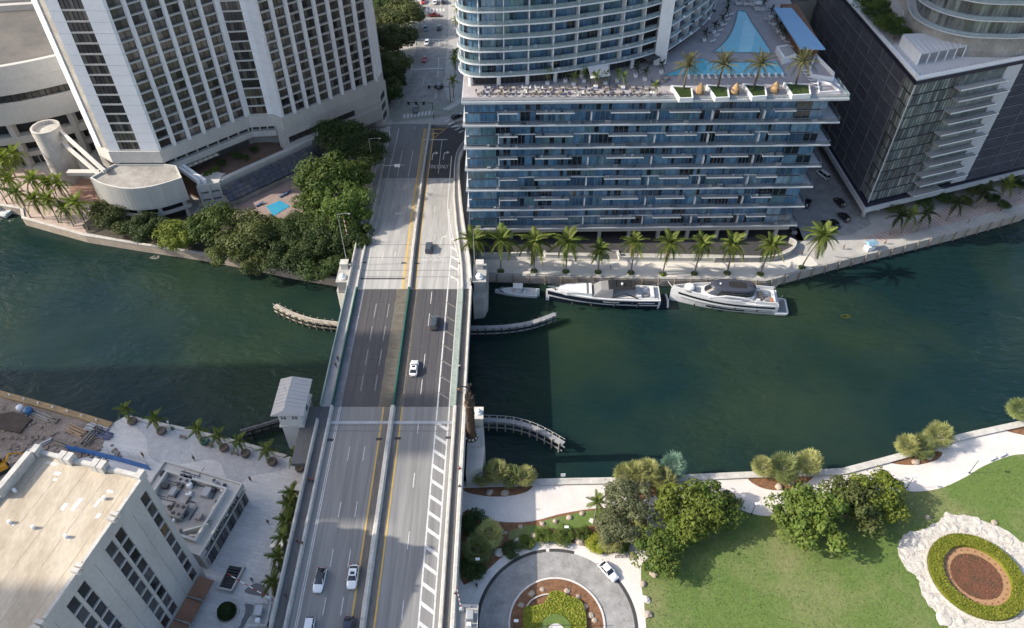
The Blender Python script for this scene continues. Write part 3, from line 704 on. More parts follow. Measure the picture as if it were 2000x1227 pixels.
# --- timber fenders standing in the river
def fender(pts, label, m_top, m_pile, zt=2.0, w=1.5, step=2.1, side=1):
    pts = smooth_pts(pts, 5); r = thing('timber_fender', label, 'fender', (*pts[0], 0), group='curved fenders beside the bridge piers')
    L, Rr = offs(pts, w / 2), offs(pts, -w / 2)
    for (nm, a, c, z0, z1) in (('walkway', .45, -.45, zt - .15, zt), ('wale', .5, .38, zt - .55, zt - .17), ('wale', -.38, -.5, zt - .55, zt - .17), ('wale', .5, .38, .1, .5), ('wale', -.38, -.5, .1, .5)):
        A, B = offs(pts, w * a), offs(pts, w * c); b = MB()
        b.loft([[(q[0], q[1], z0), (p[0], p[1], z0), (p[0], p[1], z1), (q[0], q[1], z1)] for p, q in zip(A, B)]); obj(nm, b.mesh(nm, m_top), r)
    pm = MB().tube((0, 0, -3), (0, 0, zt + .35), .17, .16, 6).mesh('pile', m_pile)
    for s in (-1, 1):
        for q in resample([Vector((*p, 0)) for p in offs(pts, s * w * .62)], step): inst('pile', pm, r, q - Vector((*pts[0], 0)))
    post = MB().tube((0, 0, 0), (0, 0, 1.05), .05, .05, 5).mesh('rail_post', M_steel)
    rl = offs(pts, side * w * .4)
    for q in resample([Vector((*p, zt)) for p in rl], 2.4): inst('rail_post', post, r, q - Vector((*pts[0], 0)))
    b = MB(); b.path([(p[0], p[1], zt + 1.0) for p in rl], .06, 5); obj('handrail', b.mesh('handrail', M_steel), r)
    e = pts[0] if side > 5 else pts[-1]
    return r
FD = lambda l, z=2.0: [P2(x, y, z) for x, y in l]
M_fpale = mat('bleached_timber', (0.42, 0.37, 0.29), var=.2, scale=.8, fine=5); M_fgrey = mat('grey_timber', (0.30, 0.30, 0.31), var=.2, scale=.8, fine=5); M_fdark = mat('tarred_timber', (0.045, 0.045, 0.05), var=.2, scale=.8)
fender(FD([(662, 632), (610, 625), (570, 612), (537, 596)]), 'bleached tan timber fender curving left from the far pier', M_fpale, M_wood)
fender(FD([(918, 640), (985, 638), (1040, 629), (1085, 613)]), 'long grey fender curving right from the far pier towards the yachts', M_fgrey, M_fdark, side=-1)
fender(FD([(938, 822), (1000, 826), (1050, 841), (1101, 869)]), 'grey piled fender curving right from the near pier under the statue column', M_fgrey, M_fpale, zt=2.6, w=1.3, step=2.0)
fender(FD([(560, 815), (515, 829), (470, 842)]), 'black tarred fender beside the control house', M_fdark, M_fdark)

# --- bridge tender's control house
CH = thing('control_house', 'small grey two storey control house with a hipped metal roof beside the bridge', 'building', (-48.5, 106.8, 2.5))
M_chw = mat('control_house_wall', (0.52, 0.515, 0.51), var=.06, scale=.4); M_chr = mat('metal_roof', (0.40, 0.39, 0.385), rough=.5, var=.05, scale=.3)
b = MB(); b.box(-50.9, -46.2, 102.6, 111.0, -2, 11.4); obj('lower_wall', b.mesh('lower_wall', M_chw), CH)
b = MB(); b.box(-51.3, -45.8, 102.2, 111.4, 11.4, 11.8); obj('belt_course', b.mesh('belt_course', M_para), CH)
b = MB(); b.box(-51.0, -46.1, 102.5, 111.1, 11.8, 16.6); obj('upper_wall', b.mesh('upper_wall', M_chw), CH)
ex0, ex1, ey0, ey1 = -52.1, -45.0, 101.6, 112.0; rx = -49.2
b = MB(); b._add([(ex0, ey0, 16.4), (ex1, ey0, 16.4), (ex1, ey1, 16.4), (ex0, ey1, 16.4), (rx, ey0 + .6, 17.6), (rx, ey1 - .2, 17.6), (ex0, ey0, 16.15), (ex1, ey0, 16.15), (ex1, ey1, 16.15), (ex0, ey1, 16.15)],
       [(0, 1, 4), (1, 2, 5, 4), (2, 3, 5), (3, 0, 4, 5), (6, 7, 1, 0), (7, 8, 2, 1), (8, 9, 3, 2), (9, 6, 0, 3), (9, 8, 7, 6)]); RF = obj('roof', b.mesh('roof', M_chr), CH)
for k in range(9):
    y = 102.6 + k * 1.05
    b = MB(); b.path([(ex1, y, 16.45), (rx, y, 17.64), (ex0, y, 16.45)], .04, 4); obj('roof_seam', b.mesh('roof_seam', M_chr), RF)
b = MB(); b.tube((-49.6, 107.3, 17.3), (-49.6, 107.3, 19.6), .05); obj('antenna', b.mesh('antenna', M_steel), RF)
wf = MB(); wf.mat(0).box(-.55, .55, -.03, .02, 0, 1.15); wf.mat(1).box(-.65, .65, -.06, .03, 1.15, 1.3); wf.box(-.65, .65, -.09, .03, -.14, 0); wf.box(-.04, .04, -.06, .02, 0, 1.15); wf.box(-.55, .55, -.06, .02, .55, .62)
wme = wf.mesh('window', [glass_mat('control_house_glass', (0.02, 0.022, 0.026)), M_white])
for x, z in ((-49.9, 14.0), (-47.4, 14.0)): inst('window', wme, CH, Vector((x, 102.5, z)) - CH.location)
for y in (104.0, 106.2, 108.4, 110.2): inst('window', wme, CH, Vector((-46.1, y, 14.0)) - CH.location, R(90))
b = MB(); b.box(-46.08, -46.0, 106.5, 107.6, 11.2, 13.5); obj('door', b.mesh('door', mat('control_house_door', (.06, .10, .09))), CH)

# --- statue column
ST = thing('statue_column', 'tall carved bronze column with an archer figure on the right bridge pier', 'monument', (-9.0, 101.4, 9.0))
M_brz = mat('bronze', (0.115, 0.075, 0.05), rough=.55, var=.25, scale=1.2, fine=5, metal=.3, bump=.5); M_brzd = mat('dark_bronze', (0.075, 0.058, 0.045), rough=.5, var=.25, scale=2, metal=.3)
b = MB(); b.lathe(-9.0, 101.4, [(1.5, 9.0), (1.5, 9.35), (1.15, 9.5), (1.0, 9.9), (.95, 10.2), (.92, 20.4), (1.15, 20.6), (1.2, 20.9), (.2, 20.95)], 20); obj('shaft', b.mesh('shaft', M_brz, True), ST)
for k in range(10):
    a = 2 * math.pi * k / 10; b = MB(); b.ball((-9 + 1.35 * math.cos(a), 101.4 + 1.35 * math.sin(a), 9.6), .25, 6, 4, (1, 1, 1.3)); obj('base_ornament', b.mesh('base_ornament', M_para), ST)
for k in range(12):                                    # relief figures winding up the shaft
    a = k * 2.4; z = 11 + k * .78
    b = MB(); b.ball((-9 + .9 * math.cos(a), 101.4 + .9 * math.sin(a), z), .28, 6, 5, (.8, .8, 1.7)); obj('relief', b.mesh('relief', M_brzd, True), ST)
b = MB()
def skin_figure(name, verts, edges, rad, m, sub=1):
    me = bpy.data.meshes.new(name); me.from_pydata(verts, edges, [])
    o = bpy.data.objects.new(name, me); COL.objects.link(o)
    mo = o.modifiers.new('s', 'SKIN'); sk = me.skin_vertices[0].data
    for i, r in enumerate(rad): sk[i].radius = (r, r)
    sk[0].use_root = True
    o.modifiers.new('u', 'SUBSURF').levels = sub
    bpy.context.view_layer.update()
    nm = bpy.data.meshes.new_from_object(o.evaluated_get(bpy.context.evaluated_depsgraph_get()))
    bpy.data.objects.remove(o); nm.materials.clear(); nm.materials.append(m)
    nm.polygons.foreach_set('use_smooth', [True] * len(nm.polygons)); return nm
# crowd of small figures at the foot, archer on top with raised arms
sv = [(0, 0, 2.3), (0, 0, 3.0), (0, 0, 3.6), (0, 0, 3.95), (0, 0.05, 4.35), (-.3, 0, 3.5), (-.9, 0, 3.9), (-1.5, 0, 4.5), (.3, 0, 3.5), (.8, 0, 3.8), (.45, 0, 4.3), (-.25, 0, 2.2), (-.4, .1, 1.2), (-.5, 0, .1), (.25, 0, 2.2), (.5, -.2, 1.3), (.45, .3, .2)]
se = [(0, 1), (1, 2), (2, 3), (3, 4), (2, 5), (5, 6), (6, 7), (2, 8), (8, 9), (9, 10), (0, 11), (11, 12), (12, 13), (0, 14), (14, 15), (15, 16)]
srr = [.34, .33, .4, .15, .25, .2, .14, .1, .2, .14, .1, .24, .17, .1, .24, .17, .1]
me = skin_figure('archer', sv, se, srr, M_brzd)
o = inst('archer_figure', me, ST, Vector((0, 0, 14.0)), 0.5, (1.0, 1.0, 1.0))
for k, (dx, dy, dz) in enumerate(((.75, .2, 11.9), (-.75, .1, 11.9), (0, -.8, 11.9), (.1, .7, 11.9))):
    inst('kneeling_figure', me, ST, Vector((dx, dy, dz)), k * 1.7, (.62, .62, .62))
b = MB(); b.lathe(-9.0, 101.4, [(.95, 20.9), (.7, 22.0), (.5, 23.1), (.1, 23.15)], 12); obj('plinth', b.mesh('plinth', M_brzd), ST)
b = MB(); b.path([(-10.3 + .0, 101.2, 26.4), (-10.75, 101.1, 27.4), (-10.9, 101.0, 28.4)], .06, 5); obj('bow', b.mesh('bow', M_brzd), ST)

# --- lamp posts, masts, traffic gates and signals on the bridge
def lamp_post(loc, h, arm, label, group='lamp posts', m=M_steel, arms=1):
    t = thing('street_lamp', label, 'street lamp', loc, group=group)
    b = MB().at(); b.tube((0, 0, 0), (0, 0, .5), .2, .16, 8); b.tube((0, 0, .5), (0, 0, h), .11, .07, 6); obj('post', b.mesh('post', m), t, local=True)
    for k in range(arms):
        s = 1 if k == 0 else -1
        b = MB(); b.path([(0, 0, h - .2), (s * arm * .5, 0, h + .15), (s * arm, 0, h + .1)], .05, 5); A = obj('arm', b.mesh('arm', m), t, local=True)
        b = MB(); b.loft([[(s * arm - .35, -.16, h), (s * arm + .35, -.16, h), (s * arm + .35, .16, h), (s * arm - .35, .16, h)], [(s * arm - .3, -.12, h + .18), (s * arm + .3, -.12, h + .18), (s * arm + .3, .12, h + .18), (s * arm - .3, .12, h + .18)]]); obj('lamp_head', b.mesh('lamp_head', m), A, local=True)
    return t
lamp_post((-44.9, 157.6, 11), 17, 3.0, 'tall grey lamp mast on the left pier at the river edge by the trees')
lamp_post((-43.9, 204.1, zdeck(204)), 15, 3.4, 'tall grey lamp post left of the far ramp before the dark trees')
lamp_post((-10.2, 158.3, 11), 11.5, 2.0, 'tall lamp mast on the right far pier beside the first promenade palm')
def gate_arm(loc, ln, label, lean):
    t = thing('traffic_gate', label, 'traffic gate', loc, group='raised red and white traffic gates')
    b = MB(); b.bbox(0, 0, 0, .8, .6, 1.2, .08); obj('cabinet', b.mesh('cabinet', M_steel), t, local=True)
    n = 10
    for k in range(n):
        z0, z1 = 1.2 + ln * k / n, 1.2 + ln * (k + 1) / n
        b = MB(); b.tube((lean * (z0 - 1.2), 0, z0), (lean * (z1 - 1.2), 0, z1), .12 - .05 * k / n, .12 - .05 * (k + 1) / n, 4); obj('stripe', b.mesh('stripe', MATS['gate_red'] if k % 2 else M_white), t, local=True)
    return t
mat('gate_red', (0.35, 0.035, 0.03), rough=.5)
gate_arm((-45.4, 204, zdeck(204)), 9, 'raised striped gate beside the far ramp in front of the dark tree', .04)
gate_arm((-46.2, 168.0, 9.6), 8, 'raised striped gate beside the trees right behind the left pier', -.02)
gate_arm((-44.6, 63.0, 11), 9.5, 'raised striped gate over the plaza next to the lowest potted palm', -.55)
gate_arm((-9.2, 61.0, 11), 8.5, 'raised striped gate beside the right parapet near the driveway', -.05)
for loc, lab in (((-45.8, 60.3, 11), 'white railed control cabinet platform left of the bridge in the foreground'), ((-7.8, 59.5, 11), 'white railed control cabinet platform right of the bridge in the foreground')):
    t = thing('equipment_platform', lab, 'platform', loc)
    s = -1 if loc[0] < -20 else 1
    b = MB(); b.box(-1.6, 1.6, -2.2, 2.2, -.4, 0); b.box(-.5, .5, -.5, .5, -8.5, -.4); obj('slab', b.mesh('slab', M_conc), t, local=True)
    b = MB(); b.bbox(0.2 * s, .3, 0, 1.3, 1.8, 1.7, .1); obj('cabinet', b.mesh('cabinet', M_steel), t, local=True)
    b = MB(); b.bbox(.1 * s, -1.2, 0, .8, .7, 1.1, .1); obj('cabinet', b.mesh('cabinet', M_white), t, local=True)
    b = MB()
    for x, y in ((-1.6, -2.2), (1.6, -2.2), (1.6, 2.2), (-1.6, 2.2), (0, -2.2), (0, 2.2), (1.6 * s, 0)): b.tube((x, y, 0), (x, y, 1.1), .04, .04, 4)
    for z in (.55, 1.1): b.path([(-1.6, -2.2, z), (1.6, -2.2, z), (1.6, 2.2, z), (-1.6, 2.2, z)], .035, 4)
    obj('railing', b.mesh('railing', M_white), t, local=True)
# overhead gantry with sign on the left ramp
G = thing('overhead_gantry', 'overhead gantry pole reaching across the left lanes of the far ramp', 'sign gantry', (-43.6, 201.5, zdeck(201)))
b = MB(); b.tube((-43.6, 201.5, zdeck(201)), (-43.6, 201.5, 14), .18, .14, 8); obj('post', b.mesh('post', M_steel), G)
b = MB(); b.tube((-43.6, 201.5, 13.2), (-33.5, 201.5, 13.6), .12, .08, 6); obj('arm', b.mesh('arm', M_steel), G)
b = MB(); b.box(-36.6, -34.9, 201.3, 201.45, 12.9, 13.9); obj('sign_board', b.mesh('sign_board', M_white), G)
# traffic signal masts at the bridge foot
for (x, y), ln, lab in (((847, 232), -9.0, 'black signal mast on the median at the bridge foot'), ((880, 200), -8, 'black signal mast on the right corner at the bridge foot')):
    p = P(x, y, ZS); t = thing('signal_mast', lab, 'traffic signal', p)
    b = MB(); b.tube((0, 0, 0), (0, 0, 6.5), .14, .1, 7); obj('post', b.mesh('post', M_dark), t, local=True)
    b = MB(); b.tube((0, 0, 6.2), (ln, .3, 6.5), .09, .06, 6); obj('arm', b.mesh('arm', M_dark), t, local=True)
    for k in range(3):
        b = MB(); b.bbox(ln * (.35 + .3 * k), 0, 5.6, .9, .35, 1.2, .06); obj('signal_head', b.mesh('signal_head', M_dark), t, local=True)
# ================================================================== WHITE RIBBED HOTEL TOWER
rh = random.Random(11)
M_hw = mat('hotel_white_panel', (0.78, 0.775, 0.785), var=.03, scale=.12, fine=1.5, col2=(0.71, 0.705, 0.715))
M_hr = mat('hotel_rib', (0.74, 0.735, 0.745), var=.04, scale=.2, fine=2, stretch=(1, 1, .2))
M_hc = mat('hotel_concrete', (0.50, 0.485, 0.455), var=.08, scale=.25, fine=2, col2=(0.42, 0.405, 0.38), stretch=(1, 1, .4))
M_hcd = mat('hotel_stained_concrete', (0.33, 0.315, 0.29), var=.15, scale=.2, fine=2, col2=(0.20, 0.185, 0.165))
G_h = [glass_mat('hotel_window_%s' % n, c, rough=.15) for n, c in (('dark', (.038, .036, .036)), ('brown', (.13, .115, .095)), ('olive', (.14, .13, .10)), ('grey', (.16, .15, .14)), ('curtain', (.25, .23, .20)))]
def pickg(): return rh.choices(G_h, (3, 4, 3, 3, 1.2))[0]
HP = [P2(186.5, 280.6, 20.5), (-121.7, 198.6), (-106.6, 198.6), (-84.9, 219.0), (-77.0, 219.9), (-73.5, 217.7), (-46.3, 242.4), (-45.4, 248.2), (-55, 300), (-140, 300), (-140, 250)]
HOT = thing('hotel_tower', 'tall white hotel tower with ribbed facades and dark window grids left of the bridge', 'hotel', (-85, 240, 2))
ZT0, FH, NF = 20.5, 3.05, 23
ZTOP = ZT0 + FH * NF
def hpart(name, mb, m, label=None): return obj(name, mb.mesh(name, m), HOT, label=label)
inner = offs(HP, 1.05, True)
b = MB(); b.prism(inner, 16.5, ZTOP + 8); hpart('core_wall', b, MATS['dark_recess'])
b = MB(); b.prism(offs(HP, 2.5, True), 1.0, 16.5); hpart('base_wall', b, M_hcd)
b = MB(); b.prism(HP, ZTOP, ZTOP + 9); hpart('crown_wall', b, M_hw)
b = MB(); b.prism(offs(HP, -.35, True), 16.5, 20.45); hpart('ledge', b, M_hc)
facs = [Facade(HP[i], HP[i + 1]) for i in range(7)]
def panel(F, u0, u1, d0=0.0, d1=1.2, m=M_hw, name='wall_panel', n=NF):
    b = MB(); b.box(u0 + .02, u1 - .02, d0, d1, 0.05, FH - .02); me = b.mesh(name, m)
    for k in range(n): F.place(name, me, HOT, 0, 0, ZT0 + FH * k)
def strip_window(F, u0, u1, np=5):
    w = (u1 - u0)
    b = MB()
    for i in range(np):
        x0, x1 = w * i / np + .05, w * (i + 1) / np - .05
        b.mat(i % 3).quad((x0, .25, .5), (x1, .25, .5), (x1, .25, FH), (x0, .25, FH))
        b.mat(3).box(w * i / np - .05, w * i / np + .05, .1, .3, .45, FH)
    b.mat(4).box(0, w, 0, .8, 0, .45)
    me = b.mesh('window', [G_h[0], G_h[0], G_h[0], M_dark, M_hc])
    for k in range(NF): F.place('window', me, HOT, u0, 0, ZT0 + FH * k, mats=[rh.choice(G_h[:3]) if rh.random() < .5 else G_h[0] for _ in range(3)])
# narrow sunlit flank
F = facs[0]; panel(F, 0, F.L * .45, -.25, 1.2, M_hw, 'wall_panel'); panel(F, F.L * .45, F.L, .2, 1.2, M_hcd, 'flank_panel')
F = facs[1]; L = F.L; panel(F, 0, L * .23); strip_window(F, L * .23, L * .64); panel(F, L * .64, L)
F = facs[3]; L = F.L; panel(F, 0, L * .12); strip_window(F, L * .12, L * .80); panel(F, L * .80, L + .2)
F = facs[4]; panel(F, -.1, F.L)
F = facs[6]; panel(F, 0, F.L)
F = Facade(HP[7], HP[8]); b = F.mb(MB()); b.box(0, F.L, 0, 1.2, ZT0, ZTOP); hpart('side_wall', b, M_hw)
F = Facade(HP[10], HP[0]); b = F.mb(MB()); b.box(0, F.L, 0, 1.2, ZT0, ZTOP); hpart('side_wall', b, M_hw)
for fi, nc, endw in ((2, 6, .9), (5, 8, .9)):
    F = facs[fi]; pitch = (F.L - .4) / nc; rw = 1.35 if fi == 2 else 1.25; cw = pitch - rw
    rb = MB(); rb.loft([[(-rw / 2, .35, z), (-rw * .32, -.55, z), (rw * .32, -.55, z), (rw / 2, .35, z), (rw / 2, 1.2, z), (-rw / 2, 1.2, z)] for z in (ZT0 - .02, ZTOP)]); rme = rb.mesh('rib', M_hr)
    panel(F, -.02, .2 + rw / 2, .0, 1.2, M_hw, 'wall_panel')
    for i in range(1, nc + 1): F.place('rib', rme, HOT, .2 + pitch * i, 0, 0)
    b = MB()
    b.mat(0).quad((.05, .7, .35), (cw * .52, .7, .35), (cw * .52, .7, FH), (.05, .7, FH))
    b.mat(1).quad((cw * .52, .7, .35), (cw - .05, .7, .35), (cw - .05, .7, FH), (cw * .52, .7, FH))
    b.mat(2).box(cw * .52 - .05, cw * .52 + .05,   .55, .75, .35, FH); b.box(.0, .1,   .55, .75, .3, FH); b.box(cw - .1, cw,   .55, .75, .3, FH)
    b.mat(3).box(-.05, cw + .05, -.1, 1.0, -.04, .34)
    b.mat(2).box(.1, cw - .1, .3, .34, .62, .68); b.box(.1, cw - .1, .3, .34, 1.0, 1.06)
    me = b.mesh('window', [G_h[0], G_h[1], M_dark, M_hc])
    for i in range(nc):
        for k in range(NF):
            F.place('window', me, HOT, .2 + pitch * i + rw / 2, 0, ZT0 + FH * k, mats=[pickg(), pickg(), None, None])
# below the ledge: dark slot, pale band, lower wall blocks
for fi, u0, u1 in ((1, 1.0, 14.6), (2, 0.5, 29.2), (3, 0.2, 7.6)):
    F = facs[fi]; u1 = min(u1, F.L - .2)
    b = F.mb(MB()); b.box(u0, u1, 1.2, 2.6, 14.9, 16.48); hpart('slot_window', b, MATS['hotel_window_dark'])
    if fi > 1:
        b = F.mb(MB()); b.box(u0 - .4, u1 + .3, -.4, 3.4, 13.0, 14.9); hpart('lower_band', b, M_hc)
        n = 8 if fi == 2 else 3
        for k in range(n + 1):
            u = u0 + (u1 - u0) * k / n; b = F.mb(MB()); b.box(u - .2, u + .2, .5, 1.3, 14.88, 16.5); hpart('mullion', b, M_hc)
F = facs[5]; b = F.mb(MB()); b.box(-1.5, F.L + .1, -.2, 3, 13.3, 16.5); b.box(-1.5, F.L, -.6, 3, 6.0, 10.8); b.box(-1.5, .4, -.6, 3, 10.8, 13.3); b.box(F.L * .72, F.L, -.3, 3, 10.8, 13.3); hpart('lower_wall', b, M_hc)
b = F.mb(MB()); b.box(0, F.L * .75, .6, 2.9, 10.7, 13.4); hpart('slot_window', b, MATS['hotel_window_dark'])
b = facs[6].mb(MB()); b.box(0, 8, -.2, 3, 2.5, 16.5); hpart('lower_wall', b, M_hc)
for z in (4.5, 8.2, 12.0):
    b = facs[6].mb(MB()); b.box(.8, 5.2, -.26, .1, z, z + 2.2); hpart('slot_window', b, MATS['hotel_window_dark'])
# garden terrace, parapet, sloping glass roof
gt = [(-107, 203.5), (-86.5, 224), (-73.5, 219)] + [(-67, 224.8), (-66.0, 223.6), (-73.9, 215.4), (-91.9, 198.0), (-96, 197)]
b = MB(); b.prism(gt, 1.5, 9.0); hpart('terrace', b, mat('dark_brick', (.16, .105, .08), var=.15, scale=.4), 'red brick garden terrace under the hotel')
F2 = facs[2]
b = F2.mb(MB()); b.box(2, 29, 2.5, 2.55, 9.0, 13.0); hpart('terrace_glazing', b, glass_mat('terrace_glass', (.06, .065, .075)))
M_pergola = mat('pergola_canvas', (0.50, 0.47, 0.38), var=.1, scale=.6)
for k in range(8):
    b = F2.mb(MB()); u = 3.0 + k * 1.75; b.face([(u, -1.2, 12.2), (u + 1.55, -1.2, 12.2), (u + 1.55, 2.2, 12.9), (u, 2.2, 12.9)]); hpart('pergola_panel', b, M_pergola if k > 1 else M_hc)
lg = [P2(424, 353, 10.0), P2(559, 293, 10.0), P2(612, 268, 10.0)]
b = MB(); b.wall(lg, 7.5, 10.0, 1.6); hpart('terrace_parapet', b, M_hc)
T0, T1 = [P2(431, 366, 9.0), P2(622, 277, 9.0)], [P2(447.6, 394.6, 6.2), P2(630, 310, 6.2)]
Gr = [glass_mat('skylight_glass_%d' % k, c, rough=.22) for k, c in enumerate(((.030, .032, .044), (.045, .045, .05), (.06, .056, .054), (.035, .04, .06)))]
def lerp3(u, v):
    a = Vector((*T0[0], 9.0)).lerp(Vector((*T0[1], 9.0)), u); c = Vector((*T1[0], 6.2)).lerp(Vector((*T1[1], 6.2)), u); return a.lerp(c, v)
b = MB(); b.face([tuple(lerp3(0, 0) - Vector((0, 0, .12))), tuple(lerp3(0, 1) - Vector((0, 0, .12))), tuple(lerp3(1, 1) - Vector((0, 0, .12))), tuple(lerp3(1, 0) - Vector((0, 0, .12)))]); hpart('skylight_frame', b, M_dark)
for i in range(16):
    for j in range(4):
        u0, u1, v0, v1 = i / 16 + .002, (i + 1) / 16 - .002, j / 4 + .012, (j + 1) / 4 - .012
        b = MB(); b.face([tuple(lerp3(u0, v0)), tuple(lerp3(u0, v1)), tuple(lerp3(u1, v1)), tuple(lerp3(u1, v0))]); hpart('roof_pane', b, rh.choice(Gr))
b = MB(); b.prism([T0[0], T0[1], T1[1], T1[0]], 1.5, 5.6); hpart('skylight_base', b, M_hcd)
wl = [P2(449, 403, 4.0), P2(592, 335, 4.0), P2(640, 312, 4.0)]
b = MB(); b.wall(wl, 2.0, 5.9, .9); hpart('pool_wall', b, M_hc)
b = MB(); b.prism([P2(450, 405, 4.0), P2(640, 316, 4.0), P2(620, 365, 4.0), P2(580, 430, 4.0), P2(520, 445, 4.0), P2(445, 432, 4.0)], 1.5, 3.9); hpart('pool_deck', b, mat('pool_deck_brick', (0.29, 0.22, 0.20), var=.1, scale=.4), 'brownish red deck round the small hotel pool')
M_poolw = mat('pool_water', (0.05, 0.30, 0.46), rough=.06, var=.06, scale=.5, spec=.6)
pq = [P2(520, 403, 3.98), P2(547, 391.5, 3.98), P2(566, 403, 3.98), P2(534, 422, 3.98)]
b = MB(); b.prism(offs(pq, -.7, True), 3.5, 3.96); hpart('pool_coping', b, M_path)
b = MB(); b.prism(pq, 3.6, 3.99); hpart('pool_water', b, M_poolw, 'small bright blue hotel swimming pool')
# loungers by the hotel pool
def lounger_meshes(c):
    b = MB(); b.box(-.33, .33, -1.0, .3, .28, .36); b.loft([[(-.33, .3, .28), (.33, .3, .28), (.33, .3, .36), (-.33, .3, .36)], [(-.33, .95, .62), (.33, .95, .62), (.33, .95, .70), (-.33, .95, .70)]])
    f = MB(); [f.box(x - .03, x + .03, y - .03, y + .03, 0, .28) for x in (-.3, .3) for y in (-.9, .25)]
    return b.mesh('cushion', c), f.mesh('frame', M_white)
M_bluec = mat('blue_canvas', (0.03, 0.07, 0.17), var=.1); M_whitec = mat('white_canvas', (0.66, 0.65, 0.64), var=.05)
def lounger(loc, rz, label, group, ms):
    t = thing('sun_lounger', label, 'sun lounger', loc, rz, group); obj('cushion', ms[0], t, True); obj('frame', ms[1], t, True); return t
lm = lounger_meshes(M_bluec)
for i, (x, y) in enumerate(((551, 384), (557, 381), (563, 377), (505, 402), (510, 399.5))):
    p = P(x, y, 3.9); lounger(p, R(-45), 'blue canvas lounger beside the small hotel pool, %s from the trees' % ORD[4 - i], 'blue loungers by the hotel pool', lm)
# terrace planting
# stair block and sloping beams
b = MB(); st = [(-97.0, 195.0), (-91.0, 196.9), (-90.6, 201.8), (-95.5, 204.0), (-99, 200)]
SB = thing('stair_block', 'stepped concrete stair block with square openings beside the curved hall', 'stair tower', (-94.5, 199, 2))
for z0, z1 in ((2, 4.2), (5.0, 6.9), (7.7, 10.2)):
    b = MB(); b.prism(st, z0, z1); obj('landing', b.mesh('landing', M_hc), SB)
b = MB(); b.prism(offs(st, .9, True), 2, 10.0); obj('core', b.mesh('core', MATS['dark_recess']), SB)
for p in st[:3] + [(-94, 195.9)]:
    b = MB(); b.box(p[0] - .35, p[0] + .35, p[1] - .1, p[1] + .6, 2, 10); obj('pillar', b.mesh('pillar', M_hc), SB)
for dx in (0, 2.0):
    b = MB(); b.loft([[(-106.5 + dx, 202.6, z), (-105.7 + dx, 203.2, z), (-105.7 + dx, 203.2, z + 1.3), (-106.5 + dx, 202.6, z + 1.3)] if k == 0 else [(-97.2 + dx, 196.2, z), (-96.4 + dx, 196.8, z), (-96.4 + dx, 196.8, z + 1.3), (-97.2 + dx, 196.2, z + 1.3)] for k, z in ((0, 12.6), (1, 10.2))]); obj('sloping_beam', b.mesh('sloping_beam', M_hw), SB)

# --- curved drum hall at the foot of the tower
DR = thing('drum_hall', 'low curved concrete drum hall with a stained flat roof at the hotel foot', 'building', (-112, 193, 2))
front = smooth_pts([(-126.3, 191.2), (-120.5, 187.6), (-113.0, 185.6), (-105.9, 186.9), (-98.8, 191.2)], 6)
dpoly = front + [(-102.5, 197.6), (-106.6, 198.6), (-121.7, 198.6)]
b = MB(); b.prism(dpoly, 8.0, 15.3); obj('wall', b.mesh('wall', mat('ribbed_concrete', (0.50, 0.485, 0.455), var=.06, scale=.4, fine=3, stretch=(1.5, 1.5, .1), col2=(.42, .40, .37))), DR)
b = MB(); b.prism(offs(dpoly, .4, True), 15.3, 15.34); obj('roof', b.mesh('roof', M_hcd), DR)
b = MB(); b.wall(dpoly, 15.3, 16.0, .45, True, side=1); obj('parapet', b.mesh('parapet', M_hc), DR)
for k in range(0, len(front) - 1):                        # vertical flutes
    for t in (.0, .5):
        p = Vector(front[k]).lerp(Vector(front[k + 1]), t); b = MB(); b.tube((p.x, p.y, 8.05), (p.x, p.y, 15.9), .09, .09, 4); obj('flute', b.mesh('flute', MATS['ribbed_concrete']), DR)
for a in range(2, len(front), 5):
    p = front[a]; b = MB(); b.at((p[0], p[1] + 1.2, 0)); b.box(-.5, .5, -.5, .5, 2, 8); obj('column', b.mesh('column', M_hc), DR)
b = MB(); b.prism([(-112.5 + (p[0] + 112.5) * .78, 193 + (p[1] - 193) * .62) for p in dpoly], 2, 8); obj('recess', b.mesh('recess', MATS['dark_recess']), DR)
b = MB(); b.wall(offs(front, .6)[6:], 5.0, 6.1, .5); obj('balcony', b.mesh('balcony', M_hc), DR)
# --- cylinder tower with its beams
CYc = P2(136, 347, 2.5)
CY = thing('stair_cylinder', 'stained concrete cylinder tower standing among the yellow green palms', 'tower', (*CYc, 2))
M_cyl = mat('stained_cylinder_concrete', (0.45, 0.43, 0.40), var=.10, scale=.22, fine=2, col2=(0.28, 0.265, 0.245), stretch=(1, 1, .5))
b = MB(); n = 28
ring = lambda r, z: [(CYc[0] + r * math.cos(2 * math.pi * k / n), CYc[1] + r * math.sin(2 * math.pi * k / n), z) for k in range(n)]
b.loft([ring(4.2, 1.5), ring(4.2, 19.0)], cap=False); obj('shaft', b.mesh('shaft', M_cyl, True), CY)
b = MB(); b.loft([ring(4.2, 19.0), ring(4.3, 19.05), ring(4.3, 21.6), ring(3.7, 21.6), ring(3.7, 20.4)], cap=False); b.face(ring(3.7, 20.4)); obj('rim', b.mesh('rim', M_cyl), CY)
for dz, yo in ((0, 0), (-3.4, -1.4)):
    b = MB(); A = Vector((CYc[0] + 3.6, CYc[1] + .6 + yo, 19.2 + dz)); B = Vector((-122.5, 193.6 + yo, 16.0 + dz * .7)); w = Vector((.32, .32, 0)); h = Vector((0, 0, 1.1))
    b.loft([[tuple(q) for q in (p - w, p + w, p + w + h, p - w + h)] for p in (A, B)]); obj('sloping_beam', b.mesh('sloping_beam', M_hc), CY)
b = MB(); b.box(-141, -131, 203, 205, 8.5, 9.6); obj('bridge_beam', b.mesh('bridge_beam', M_hc), CY)
